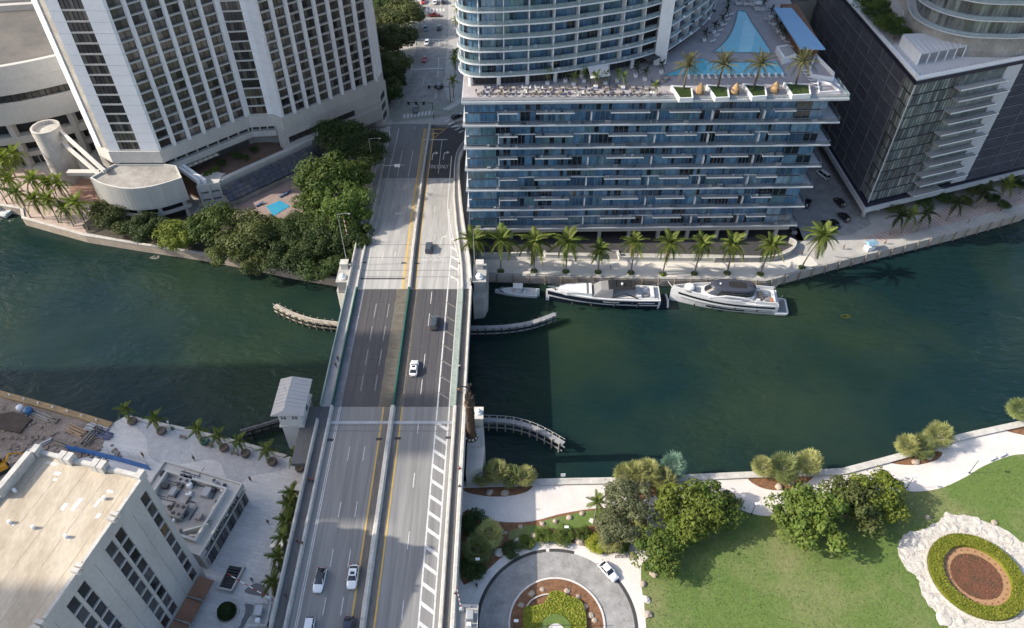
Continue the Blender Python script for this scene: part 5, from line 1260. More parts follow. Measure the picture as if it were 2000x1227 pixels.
b = FRf.mb(MB()); b.loft([[(1.5, 1, 1.5), (2.3, 1, 1.5), (2.3, 1.8, 1.5), (1.5, 1.8, 1.5)], [(-.2, -.2, 5.5), (.7, -.2, 5.5), (.7, .7, 5.5), (-.2, .7, 5.5)]]); dp('slanted_column', b, M_lw)
b = MB(); b.prism(offs(poly, 5, True), 1.5, 5.5); dp('ground_wall', b, MATS['dark_recess'])
# roof pavilion
PVr = thing('roof_pavilion', 'white ribbed roof pavilion at the corner of the dark block roof', 'pavilion', (118, 200, 48.9))
zr = lambda pts, z: [P2(x, y, z) for x, y in pts]
top = zr([(1800, 105), (1889, 90), (1891, 78), (1838, 65), (1764, 67), (1775, 80)], 52.2)
b = MB(); b.prism(top, 51.9, 52.3); obj('roof', b.mesh('roof', M_lw), PVr)
for i in range(10):
    t0 = Vector(top[0]).lerp(Vector(top[1]), (i + .5) / 10); t1 = Vector(top[4]).lerp(Vector(top[2]), (i + .5) / 10).lerp(t0, .35)
    b = MB(); b.path([(t0.x, t0.y, 52.35), (t1.x, t1.y, 52.35)], .07, 4); obj('roof_rib', b.mesh('roof_rib', M_white), PVr)
for i in range(6):
    p = Vector(top[0]).lerp(Vector(top[1]), i / 5); b = MB(); b.box(p.x - .12, p.x + .12, p.y, p.y + .24, 48.9, 51.9); obj('pillar', b.mesh('pillar', M_white), PVr)
b = MB(); b.prism(offs(top, 1.6, True) if True else top, 48.9, 51.9); obj('wall', b.mesh('wall', MATS['terrace_paving']), PVr)
b = MB(); b.wall([top[0], top[5], top[4]], 48.9, 52.0, .3); obj('side_wall', b.mesh('side_wall', M_white), PVr)
# round glass tower standing behind on the same roof
RT = thing('round_tower', 'round glass tower with white balcony rings behind the roof pavilion', 'tower', (150, 235, 49))
rc = smooth_pts(zr([(1772, -20), (1776, 18), (1793, 39), (1835, 58.5), (1890, 71), (1950, 74), (2000, 73.5), (2080, 64)], 55.0), 5)
rfull = rc + [(rc[-1][0] + 8, rc[-1][1] + 45), (rc[0][0] + 2, rc[0][1] + 30)]
for k in range(9):
    z = 55.0 + 4.6 * k
    b = MB(); b.prism(rfull, z - .3, z); obj('floor_slab', b.mesh('floor_slab', M_lw), RT)
    if k < 4:
        b = MB(); b.wall(offs(rc, .12), z, z + 1.15, .06); obj('glass_railing', b.mesh('glass_railing', M_railp), RT)
        gl2 = resample([Vector((*p, 0)) for p in offs(rc, 2.2)], 3.2)
        for a, c in zip(gl2, gl2[1:]):
            F = Facade(a, c); F.place('window', tpane, RT, 0, 0, z, sc=(.94, 1, 1.38), mats=[rk.choice(G_d), rk.choice(G_d), rk.choice(G_d), None])
b = MB(); b.prism(offs(rfull, 2.8, True), 48.9, 92); obj('core_wall', b.mesh('core_wall', MATS['dark_recess']), RT)
b = MB(); b.prism(offs(rfull, 1.0, True), 48.9, 54.7); obj('base_wall', b.mesh('base_wall', M_hcd), RT)
# low roof garden terrace
b = MB(); b.prism(zr([(1700, 20), (1740, 0), (1790, -15), (1775, 60), (1740, 90)], 49.0), 48.9, 48.95); dp('garden_paving', b, M_walk)
# --- buildings glimpsed behind the pool deck
BG = thing('concrete_annex', 'plain grey concrete building between the pool pavilion and the dark block', 'building', (92, 262, 2))
b = MB(); b.box(78, 87, 250, 285, 1.5, 52); obj('wall', b.mesh('wall', M_conc), BG)
b = MB(); b.box(88.5, 112, 262, 290, 1.5, 48); obj('wall', b.mesh('wall', M_hcd), BG)
b = MB(); b.box(86.8, 88.7, 256, 285, 1.5, 47); obj('slot', b.mesh('slot', glass_mat('annex_glass', (.02, .03, .06))), BG)
for x in (92, 98): 
    b = MB(); b.box(x, x + 4.2, 261.8, 262.1, 40, 42.6); obj('window', b.mesh('window', MATS['annex_glass']), BG)
GD = thing('podium_garden', 'low podium roof with a small green garden behind the blue roofed pavilion', 'building', (95, 225, 2))
b = MB(); b.box(87.6, 99, 232, 262, 1.5, 24); obj('wall', b.mesh('wall', mat('navy_wall', (.03, .05, .11))), GD)
b = MB(); b.prism([(87.8, 233), (98, 233), (98, 258), (87.8, 258)], 24, 24.6); obj('garden', b.mesh('garden', L_yell), GD)
# ================================================================== NEAR LEFT OFFICE BLOCK AND GRILL ANNEX
ro = random.Random(21)
M_of = mat('office_panel', (0.43, 0.42, 0.40), var=.06, scale=.25, fine=2.5, col2=(0.35, 0.34, 0.325), stretch=(1, 1, .35))
M_roofl = mat('worn_roof_coating', (0.49, 0.42, 0.325), var=.09, scale=.22, fine=2.5, col2=(0.33, 0.27, 0.195), stretch=(1, .35, 1), thr=(.38, .7))
M_seam = mat('roof_seam_coating', (.40, .345, .27), var=.25, scale=.5)
M_roofp = mat('white_roof_patch', (0.60, 0.58, 0.54), var=.06, scale=.6)
G_o = [glass_mat('office_glass_%d' % k, c, rough=.12) for k, c in enumerate(((.016, .017, .02), (.028, .03, .035), (.07, .072, .075), (.11, .075, .035)))]
OF = thing('office_block', 'pale panelled office block with a sun bleached flat roof at the lower left', 'office block', (-75, 65, 2.5))
def op(name, mb, m, label=None, par=None): return obj(name, mb.mesh(name, m), par or OF, label=label)
NE = Vector((-61.3, 71.8)); e_ = Vector((-6.5, -25.8)).normalized(); n_ = Vector((-e_.y, e_.x)) * -1   # n_ points west
n_ = Vector((-0.968, 0.25)).normalized(); LE = 62.0; LN = 21.4
SE = NE + e_ * LE; NW = NE + n_ * LN; SW = SE + n_ * LN
opoly = [tuple(SE), tuple(NE), tuple(NW), tuple(SW)]
ZR = 38.2
b = MB(); b.prism(offs(opoly, .7, True), 1.5, ZR - .2); op('core_wall', b, MATS['dark_recess'])
b = MB(); b.prism(offs(opoly, .3, True), ZR - .8, ZR); op('roof', b, M_roofl, 'sun bleached flat roof with white patches')
EF = Facade(SE, NE); NFc = Facade(NE, NW)
# east facade: pairs of window columns between blank panels; u measured from the north corner
def east(u): return LE - u
cols = [(1.2, 3.0)]
x = 8.1
while x < LE - 3: cols += [(x, x + 1.95), (x + 2.5, x + 4.45)]; x += 9.5
nfl = 9; z0o, zt_o = 6.2, ZR - 1.6; fho = (zt_o - z0o) / nfl
wm = MB(); wm.mat(0).quad((.06, .28, .12), (1.89, .28, .12), (1.89, .28, fho - .25), (.06, .28, fho - .25)); wm.mat(1).box(0, 1.95, 0, .4, -.06, .1); wm.box(0, .06, .1, .4, .1, fho - .2); wm.box(1.89, 1.95, .1, .4, .1, fho - .2); wm.box(0, 1.95, .0, .4, fho - .26, fho - .06)
wme_o = wm.mesh('window', [G_o[0], M_of])
edges = [0.0]
for c0, c1 in cols: edges += [c0, c1]
edges.append(LE)
for c0, c1 in cols:
    for k in range(nfl):
        brown = ro.random() < (.5 if (k == nfl - 1 and c0 > 12) else .03)
        EF.place('window', wme_o, OF, east(c1), 0, z0o + fho * k, sc=((c1 - c0) / 1.95, 1, 1), mats=[G_o[3] if brown else ro.choices(G_o[:3], (4, 4, 3))[0], None])
for a, c in zip(edges[::2], edges[1::2]):                 # blank wall panels with joints between them
    w = c - a
    if w < .02: continue
    n = 2 if w > 3 else 1
    for i in range(n):
        for k in range(0, nfl, 3):
            b = MB(); b.box(0, w / n - .05, 0, .7, 0, fho * 3 - .05); me = b.mesh('wall_panel', M_of)
            EF.place('wall_panel', me, OF, east(c) + w * i / n, ro.uniform(0, .02), z0o + fho * k)
b = EF.mb(MB()); b.box(0, LE, -.05, .7, zt_o, ZR + .6); op('parapet_band', b, M_of)
b = EF.mb(MB()); b.box(0, LE, .1, .8, 1.5, z0o); op('base_band', b, M_of)
for k in range(7):
    b = NFc.mb(MB()); b.box(LN * k / 7 + .02, LN * (k + 1) / 7 - .02, 0, .7, 1.5, ZR + .6); op('wall_panel', b, M_of)
for F, L, gaps in ((Facade(SW, SE), LN, ()), (Facade(NW, SW), LE, ())):
    b = F.mb(MB()); b.box(0, L, 0, .7, 1.5, ZR + .6); op('rear_wall', b, M_of)
# parapets with raised notched blocks
def para(F, u0, u1, h=1.0, t=.8, z=ZR): b = F.mb(MB()); b.box(u0, u1, -.08, t, z, z + h); op('parapet', b, M_hw if False else M_para)
for i in range(3):
    u = [0.6, 8.4, 14.8][i]; para(NFc, u + 1.0, u + 6.0, .7, .6)
for u in (0, 7.2, 8.5, 13.6, 14.9, 20.2):
    b = NFc.mb(MB()); b.box(u, u + 1.1, -.4, 1.2, ZR - .1, ZR + 1.7); op('parapet_block', b, M_para)
for u in range(0, 60, 9):
    b = EF.mb(MB()); b.box(east(u + 7.2), east(u + .2), -.06, .5, ZR + .6, ZR + .95); op('parapet', b, M_para)
    for du in (7.7, 8.6):
        b = EF.mb(MB()); b.box(east(u + du + .4), east(u + du - .2), -.35, 1.0, ZR + .2, ZR + 1.3); op('parapet_block', b, M_para)
b = Facade(NW, SW).mb(MB()); b.box(1.4, 9.5, -.1, .9, ZR, ZR + 2.0); op('parapet', b, M_para)
for x, y, sx, sy in ((112, 925, 14, 7), (108, 937, 9, 5), (150, 985, 10, 24), (125, 990, 9, 12), (190, 983, 7, 16), (26, 1024, 6, 5), (192, 1008, 8, 8), (135, 1052, 6, 5), (100, 905, 25, 5), (215, 960, 14, 5)):
    p = P(x, y, ZR + .01); b = MB(); w, d = sx / 11.0, sy / 9.0
    q = [(p.x + (n_ * a + e_ * c).x * s_, p.y + (n_ * a + e_ * c).y * s_) for a, c, s_ in ((-w / 2, -d / 2, ro.uniform(.8, 1.1)), (w / 2, -d / 2, ro.uniform(.8, 1.1)), (w / 2, d / 2, ro.uniform(.8, 1.1)), (-w / 2, d / 2, ro.uniform(.8, 1.1)))]
    b.prism(q, ZR, ZR + .02); op('roof_patch', b, M_roofp)
for k in range(5):
    q0 = NE + n_ * (2.4 + k * 4.1); q1 = q0 + e_ * 58; b = MB(); b.wall([tuple(q0 + e_ * 1.2), tuple(q1)], ZR, ZR + .012, .07); op('roof_seam', b, M_seam)
for x, y in ((205, 975), (20, 1022), (130, 1050), (66, 1032), (30, 960)):
    p = P(x, y, ZR); b = MB(); b.cyl(p.x, p.y, ZR, ZR + .7, .28, .28, 8); op('roof_vent', b, M_hw)
# terracotta ground floor canopies
for k in range(5):
    b = EF.mb(MB()); u = east(1.2 + k * 4.6); b.loft([[(u - 4.3, -3.0, 4.6), (u, -3.0, 4.6), (u, -.0, 5.3), (u - 4.3, 0, 5.3)], [(u - 4.3, -3.0, 4.9), (u, -3.0, 4.9), (u, 0, 5.6), (u - 4.3, 0, 5.6)]]); op('canopy', b, mat('terracotta_canopy', (.26, .135, .085), var=.08) if k == 0 else MATS['terracotta_canopy'])
    b = EF.mb(MB()); b.box(u - 4.45, u - 4.25, -3.1, .1, 4.3, 5.7); op('canopy_beam', b, M_hcd)
# --- grill annex
AX = thing('restaurant_annex', 'low square restaurant annex with rooftop machinery and black lettering beside the office block', 'restaurant', (-66, 86, 2.5))
def ax(name, mb, m, label=None, par=None): return obj(name, mb.mesh(name, m), par or AX, label=label)
M_ax = mat('annex_wall', (0.50, 0.485, 0.45), var=.06, scale=.3)
aN = Vector((-75.5, 95.6)); aE = Vector((-57.0, 89.7)); aS = Vector((-61.3, 73.2)); aW = Vector((-79.5, 79))
ap = [tuple(aS), tuple(aE), tuple(aN), tuple(aW)]
b = MB(); b.prism(offs(ap, .3, True), 1.5, 8.0); ax('core_wall', b, M_ax)
AE = Facade(aS, aE); AN = Facade(aE, aN); LA = AE.L
b = MB(); b.prism(offs(ap, 2.6, True), 8.0, 8.05); ax('roof', b, mat('gravel_roof', (.40, .385, .37), var=.12, scale=.6), 'grey gravel roof crowded with machinery')
b = MB(); b.wall(ap, 8.0, 8.2, 2.6, True, side=1); ax('outer_roof_edge', b, M_ax)
b = MB(); b.wall(offs(ap, 2.2, True), 8.1, 9.3, .5, True, side=1); ax('screen_wall', b, M_ax)
b = MB(); b.wall(ap, 7.0, 8.7, .35, True, side=1); ax('fascia', b, M_ax)
for u0, u1, m in ((1.2, 4.0, 0), (4.4, 8.3, 2), (8.7, 11.4, 0), (11.8, 14.3, 2), (14.7, LA - .5, 0)):
    b = AE.mb(MB()); b.box(u0, u1, -.02, .35, 2.6, 6.3); Wd = ax('window', b, G_o[m])
    for u in (u0, (u0 + u1) / 2, u1):
        c = AE.mb(MB()); c.box(u - .07, u + .07, -.1, .1, 2.6, 6.3); ax('window_frame', c, M_dark if u not in (u0, u1) else M_ax, par=Wd)
b = AE.mb(MB()); b.box(0, LA, -.25, .0, 6.3, 6.6); ax('sill_band', b, M_ax)
tx = text_mesh('THE CAPITAL GRILLE', 1.35, M_black, .06)
q = Vector(AE.pt(LA * .47, -.12, 7.55)); o = bpy.data.objects.new('lettering', tx); COL.objects.link(o); o.parent = AX; o.location = q - AX.location
o.rotation_euler = (R(90), 0, AE.rz); o.scale = (LA * .74 / max(v.co.x for v in tx.vertices) / 2, 1.0, 1.0)
# rooftop machinery: every unit a part
fu = Vector((AE.ux.x, AE.ux.y)); fn = Vector((AE.inn.x, AE.inn.y))
def roofpt(x, y): p = P(x, y, 8.05); return p
M_mach = mat('machine_grey', (.36, .36, .37), rough=.5, var=.1); M_machd = mat('machine_dark', (.08, .08, .085), var=.2)
def unit(x, y, w, d, h, m=None, fans=0, rz=None):
    p = roofpt(x, y); b = MB().at((p.x, p.y, 8.05), AE.rz if rz is None else rz); b.bbox(0, 0, .25, w, d, h, .06); b.box(-w / 2 + .1, w / 2 - .1, -d / 2 + .1, d / 2 - .1, 0, .25)
    u = ax('roof_unit', b, m or M_mach)
    for i in range(fans):
        c = MB().at((p.x, p.y, 8.05), AE.rz if rz is None else rz); fx = -w / 2 + w * (i // 2 + .5) / max(1, (fans + 1) // 2); fy = (-.25 if i % 2 else .25) * d
        c.cyl(fx, fy, h + .25, h + .36, .36, .36, 12); c.cyl(fx, fy, h + .36, h + .38, .3, .3, 12); ax('fan_grille', c, M_machd, par=u)
unit(365, 940, 2.2, 3.0, 1.0, fans=4); unit(352, 1003, 3.4, 2.6, 1.1, M_hcd, fans=4); unit(322, 929, 1.2, 1.3, .9, M_machd, 1); unit(325, 952, 1.2, 1.2, .7, M_machd, 1); unit(340, 965, 1.8, 1.2, .9)
unit(405, 965, 2.2, 1.6, .9); unit(418, 958, 1.2, 1.0, .7, M_machd); unit(372, 952, 1.0, 1.0, 1.0, M_white); unit(390, 1012, 1.4, 1.2, .7, M_hcd); unit(345, 1042, 1.6, 1.6, .8, M_hcd)
for i in range(8): unit(440 - i * 5.0, 950 + i * 11, .55, .55, .55, (M_machd, M_white, M_mach)[i % 3])
for k in range(26):
    if k > 13: unit(ro.uniform(330, 430), ro.uniform(930, 1030), ro.uniform(.4, 1.3), ro.uniform(.4, 1.0), ro.uniform(.3, .9), ro.choice((M_mach, M_machd, M_hcd, M_white)), ro.choice((0, 0, 1)))
    a = roofpt(ro.uniform(320, 420), ro.uniform(925, 1020)); c = roofpt(a.x * 0 + ro.uniform(320, 430), ro.uniform(925, 1020))
    d = fu * ro.uniform(1.5, 4) if k % 2 else fn * ro.uniform(1.5, 4); b = MB(); b.path([(a.x, a.y, 8.25), (a.x + d.x, a.y + d.y, 8.25)], ro.choice((.07, .12)), 5); ax('pipe', b, ro.choice((M_machd, M_mach, M_hcd)))
b = MB(); p0, p1 = roofpt(362, 1043), roofpt(410, 1030); b.wall([(p0.x, p0.y), (p1.x, p1.y)], 8.0, 9.4, .3); ax('screen_wall', b, M_ax)
# --- stair well, round box hedge in its ring
SWL = thing('stairwell', 'sunken stairwell with a pale rim in the plaza beside the restaurant', 'stairwell', (*P2(450, 1128, 2.5), 2.5))
wq = [P2(x, y, 3.4) for x, y in ((447, 1102), (476, 1107), (452, 1153), (424, 1147))]
b = MB(); b.wall(wq, 2.4, 3.4, .35, True); obj('rim_wall', b.mesh('rim_wall', M_ax), SWL)
b = MB(); b.prism(offs(wq, .2, True), 2.45, 2.52); obj('pit_floor', b.mesh('pit_floor', M_plazad), SWL)
for k in range(7):
    a = Vector(wq[0]).lerp(Vector(wq[3]), .12 + k * .12); c = Vector(wq[1]).lerp(Vector(wq[2]), .12 + k * .12); b = MB(); b.wall([tuple(a), tuple(c)], 2.5, 2.58 + .09 * (7 - k), .4); obj('step', b.mesh('step', M_asphd), SWL)
HB = P(445, 1198, 2.5)
t = thing('box_hedge', 'dark green clipped round bush in its pale ring on the plaza', 'shrub', HB)
def leaf_ball(n, r, c, sz, rnd, sq=1.0):
    b = MB()
    for _ in range(n):
        th, ph = rnd.uniform(0, 6.283), math.acos(rnd.uniform(-.35, 1)); rr = r * rnd.uniform(.9, 1.02)
        d = Vector((math.sin(ph) * math.cos(th), math.sin(ph) * math.sin(th), math.cos(ph))); p = Vector(c) + Vector((d.x * rr, d.y * rr, d.z * rr * sq))
        nrm = (d + Vector((rnd.uniform(-.5, .5), rnd.uniform(-.5, .5), rnd.uniform(-.3, .6)))).normalized(); a = nrm.orthogonal().normalized(); a.rotate(Matrix.Rotation(rnd.uniform(0, 6.28), 3, nrm)); w = nrm.cross(a); s_ = sz * rnd.uniform(.6, 1.2)
        b._add([tuple(p - a * s_), tuple(p + w * s_ * .6), tuple(p + a * s_), tuple(p - w * s_ * .6)], [(0, 1, 2, 3)])
    return b
b = leaf_ball(2600, 1.75, (0, 0, .9), .17, ro); b.ball((0, 0, .85), 1.62, 14, 9); obj('foliage', b.mesh('foliage', leaf_mat('box_leaf', (.022, .05, .012), (.03, .06, .014))), t, True)
b = MB(); b.lathe(0, 0, [(2.2, 0), (2.2, .3), (1.95, .3), (1.95, .05)], 24); obj('ring_kerb', b.mesh('ring_kerb', M_path), t, True)
b = MB(); b.tube((0, 0, 0), (0, 0, .6), .15); obj('stem', b.mesh('stem', M_bark), t, True)
sheet('plaza_ring', arc((HB.x, HB.y), 3.3, 0, 359, 40), 2.509, M_plaza)
# --- construction site
def box_thing(name, label, cat, q, z0, z1, m, part_name):
    c = sum((Vector(p) for p in q), Vector((0, 0))) / len(q); t = thing(name, label, cat, (c.x, c.y, z0)); b = MB(); b.prism(q, z0, z1); obj(part_name, b.mesh(part_name, m), t); return t
pc = lambda pts, z=2.5: [P2(x, y, z) for x, y in pts]
t = thing('capping_beam', 'yellow tan timber capping beam along the edge of the building site', 'retaining wall', (*P2(110, 800, 2.5), 0))
cw = [P2(x, y, 2.5) for x, y in ((-60, 752), (0, 770), (110, 800), (218, 832))]
b = MB(); b.wall(cw, 2.3, 3.0, 1.5); obj('beam', b.mesh('beam', mat('site_timber', (.36, .25, .12), var=.2, scale=.5, col2=(.2, .14, .09))), t)
pq_ = MB().cyl(0, 0, 3.0, 3.5, .18, .18, 8).mesh('bolt_cap', M_hr)
for q in resample([Vector((*p, 0)) for p in cw], 4.2): inst('bolt_cap', pq_, t, q - Vector((t.location.x, t.location.y, 0)))
t = box_thing('steel_mat', 'dark brown square steel mat lying on the building site', 'steel plate', pc([(-5, 812), (28, 806), (64, 820), (40, 848), (-5, 838)]), 2.5, 3.0, mat('rusty_plate', (.075, .055, .045), var=.2), 'plate')
for i, (x, y, r, m, lab) in enumerate(((58, 806, .95, mat('barrel_blue', (.05, .16, .32), rough=.4), 'blue round tank on the building site'), (42, 801, .8, M_white, 'white round tank beside the blue tank on the building site'))):
    p = P(x, y, 2.5); t = thing('water_tank', lab, 'tank', p); b = MB(); b.lathe(0, 0, [(r, 0), (r * 1.03, .5), (r, 1.3), (r * .6, 1.55), (.25, 1.6), (.25, 1.75), (.02, 1.76)], 14); obj('body', b.mesh('body', m, False), t, True); b = MB(); b.lathe(0, 0, [(r + .05, .6), (r + .07, .65), (r + .05, .7)], 14); obj('hoop', b.mesh('hoop', M_dark), t, True)
for i, (x, y, rz, n, m) in enumerate(((190, 838, -20, 7, M_steel), (200, 848, -20, 6, mat('blue_steel', (.10, .12, .22), var=.1)), (180, 852, 70, 7, M_wood), (150, 842, -25, 6, M_woodtan), (100, 815, -25, 5, M_wood), (85, 811, -22, 4, M_hcd), (75, 868, 40, 3, M_steel), (128, 868, -20, 5, M_wood))):
    p = P(x, y, 2.5); t = thing('beam_stack', '%s stack of beams on the building site, %s' % (('grey', 'bluish', 'brown', 'tan', 'dark', 'concrete', 'steel', 'weathered')[i], ('nearest the plaza fence', 'below the grey stack by the plaza fence', 'just above the blue hoarding', 'in the middle of the churned ground', 'close to the capping beam', 'behind the blue tank', 'left beside the office corner', 'next to the blue hoarding end')[i]), 'building material', p, R(rz), 'stacks of beams on the building site')
    for k in range(n): 
        b = MB(); b.box(-2.6 + ro.uniform(-.4, .4), 2.6 + ro.uniform(-.4, .4), -1.2 + k * .36, -1.2 + k * .36 + .26, 0, .3 + .25 * (k % 2)); obj('beam', b.mesh('beam', m), t, True)
b = MB()
for _ in range(700):
    x, y = ro.uniform(-160, -80), ro.uniform(99, 124)
    if not inside(bpy_site := [(-150, 120), (-125.6, 116), (-95, 107), (-88, 100), (-97, 96), (-150, 96)])(x, y): continue
    s_ = ro.uniform(.12, .45); b.at((x, y, 2.5), ro.uniform(0, 3), ro.uniform(-.2, .2), ro.uniform(-.2, .2)); b.box(-s_ * ro.uniform(.6, 2.5), s_, -s_, s_, -.05, s_ * .7)
o = obj('site_rubble', b.mesh('site_rubble', mat('rubble', (.26, .205, .165), var=.3, scale=.8, fine=3, col2=(.12, .095, .08)))); tag(o, 'broken rubble strewn over the churned building site', 'rubble', kind='stuff')
t = thing('hoarding', 'long bright blue hoarding between the office block and the plaza', 'fence', (*P2(220, 905, 2.5), 2.5))
hp_ = pc([(133, 880), (160, 884), (235, 902), (302, 921)])
for a, c in zip(resample([Vector((*p, 0)) for p in hp_], 2.4), resample([Vector((*p, 0)) for p in hp_], 2.4)[1:]):
    b = MB(); b.wall([(a.x, a.y), (a.x + (c.x - a.x) * .97, a.y + (c.y - a.y) * .97)], 2.5, 4.5, .12); obj('panel', b.mesh('panel', mat('hoarding_blue', (.035, .13, .36), rough=.5, var=.1) if 'hoarding_blue' not in MATS else MATS['hoarding_blue']), t)
t = thing('mesh_fence', 'grey wire fence on posts between the plaza and the building site', 'fence', (*P2(240, 850, 2.5), 2.5))
for q in (pc([(238, 824), (192, 886)]), pc([(196, 884), (270, 896), (300, 915)])):
    pts = resample([Vector((*p, 2.5)) for p in q], 2.5)
    for p in pts: b = MB(); b.tube((p.x, p.y, 2.5), (p.x, p.y, 4.6), .05, .05, 5); obj('post', b.mesh('post', M_steel), t)
    for z in (2.8, 3.4, 4.0, 4.5): b = MB(); b.path([(p.x, p.y, z) for p in pts], .025, 4); obj('wire', b.mesh('wire', M_steel), t)
t = thing('excavator', 'yellow excavator partly hidden by the office roof at the left edge', 'excavator', (*P2(4, 920, 2.5), 2.5), R(40))
b = MB(); b.bbox(0, 0, 1.0, 3.0, 2.2, 1.4, .15); obj('body', b.mesh('body', mat('machine_yellow', (.55, .27, .02), rough=.5, var=.1)), t, True); b = MB(); b.bbox(.6, .6, 2.2, 1.2, 1.0, 1.3, .15); obj('cab', b.mesh('cab', G_o[0]), t, True)
for s_ in (-1, 1): b = MB(); b.bbox(0, s_ * .95, 0, 3.4, .55, .95, .2); obj('track', b.mesh('track', M_black), t, True)
b = MB(); b.path([(1.4, 0, 1.8), (3.0, 0, 3.8), (4.8, 0, 2.6), (5.0, 0, 1.0)], [.25, .22, .18, .12], 6); obj('boom', b.mesh('boom', MATS['machine_yellow']), t, True)
# --- benches on the plaza edge
def bench(loc, rz, label, group='plaza benches'):
    t = thing('bench', label, 'bench', loc, rz, group); b = MB()
    for k in range(4): b.box(-.9, .9, -.25 + k * .13, -.25 + k * .13 + .1, .42, .47)
    obj('seat', b.mesh('seat', M_wood), t, True); b = MB(); b.box(-.9, .9, .27, .32, .55, .85); obj('backrest', b.mesh('backrest', M_wood), t, True)
    for x in (-.75, .75): b = MB(); b.box(x - .05, x + .05, -.22, .28, 0, .42); obj('leg', b.mesh('leg', M_dark), t, True)
for i, (x, y) in enumerate(((358, 856), (459, 888), (410, 872))): bench(P(x, y, 2.5), R(-15), 'dark slatted bench between the potted palms, %s' % ('nearest the building site', 'nearest the bridge', 'in the middle of the plaza edge')[i])
# --- off-frame tower on the near bank whose shadow falls over the river and the lift span
SH = thing('neighbour_tower', 'stepped plain concrete tower out of view to the left on the near bank', 'tower', (-330, 108, 2.5))
for y0, y1, zt in ((69.5, 85, 186), (85.05, 102, 192), (102.05, 122, 184)):
    b = MB(); b.prism([(-345, y0), (-305, y0), (-305, y1), (-345, y1)], 1.5, zt); obj('wall', b.mesh('wall', M_conc), SH)
    for k in range(38):
        b = MB(); b.prism([(-345.4, y0 + .1), (-304.6, y0 + .1), (-304.6, y1 - .1), (-345.4, y1 - .1)], 8 + k * 4.4, 9 + k * 4.4); obj('floor_band', b.mesh('floor_band', M_dark), SH)
SH2 = thing('neighbour_tower', 'square concrete tower out of view behind the office block', 'tower', (-330, 36, 2.5))
b = MB(); b.prism([(-350, 5), (-310, 5), (-310, 44), (-350, 44)], 1.5, 200); obj('wall', b.mesh('wall', M_conc), SH2)
for k in range(42):
    b = MB(); b.prism([(-350.4, 4.6), (-309.6, 4.6), (-309.6, 44.4), (-350.4, 44.4)], 8 + k * 4.4, 9 + k * 4.4); obj('floor_band', b.mesh('floor_band', M_dark), SH2)
# ================================================================== VEHICLES
G_car = mat('car_glass', (0.012, 0.014, 0.018), rough=.05, var=.1, spec=1.0)
M_chrome = mat('wheel_alloy', (.45, .45, .46), rough=.35, metal=.6, var=.05)
M_hl = mat('headlight_lens', (.75, .76, .78), rough=.1, var=.03); M_tl = mat('taillight_lens', (.28, .015, .012), rough=.2, var=.05)
def paint(name, c, r=.22): return mat(name, c, rough=r, var=.03, scale=.5, spec=.6, coat=.6)
PW = paint('car_paint_white', (.76, .76, .77)); PB = paint('car_paint_black', (.012, .012, .015)); PG = paint('car_paint_grey', (.045, .055, .065)); PR = paint('car_paint_red', (.40, .018, .012)); PN = paint('car_paint_navy', (.02, .026, .05)); PD_ = paint('car_paint_dark_red', (.20, .02, .02)); PBl = paint('car_paint_blue', (.04, .09, .14))
def carmesh_lower(L, Wd, zb, prof):
    """lower body: stations along x, cross section rounded; prof(x)->(belt height, half width factor)"""
    b = MB(); n = 15; rings = []
    for i in range(n):
        t = i / (n - 1); x = -L / 2 + L * t
        zt, wf = prof(t); w = Wd / 2 * wf
        r = [(x, -w * .93, zb), (x, -w, zb + .22), (x, -w, zt * .78), (x, -w * .93, zt - .03), (x, -w * .55, zt + .02), (x, 0, zt + .03), (x, w * .55, zt + .02), (x, w * .93, zt - .03), (x, w, zt * .78), (x, w, zb + .22), (x, w * .93, zb)]
        rings.append(r[::-1])
    b.loft(rings); return b
def interp(tbl, t):
    for (a, x), (c, y) in zip(tbl, tbl[1:]):
        if t <= c: return x + (y - x) * (t - a) / (c - a)
    return tbl[-1][1]
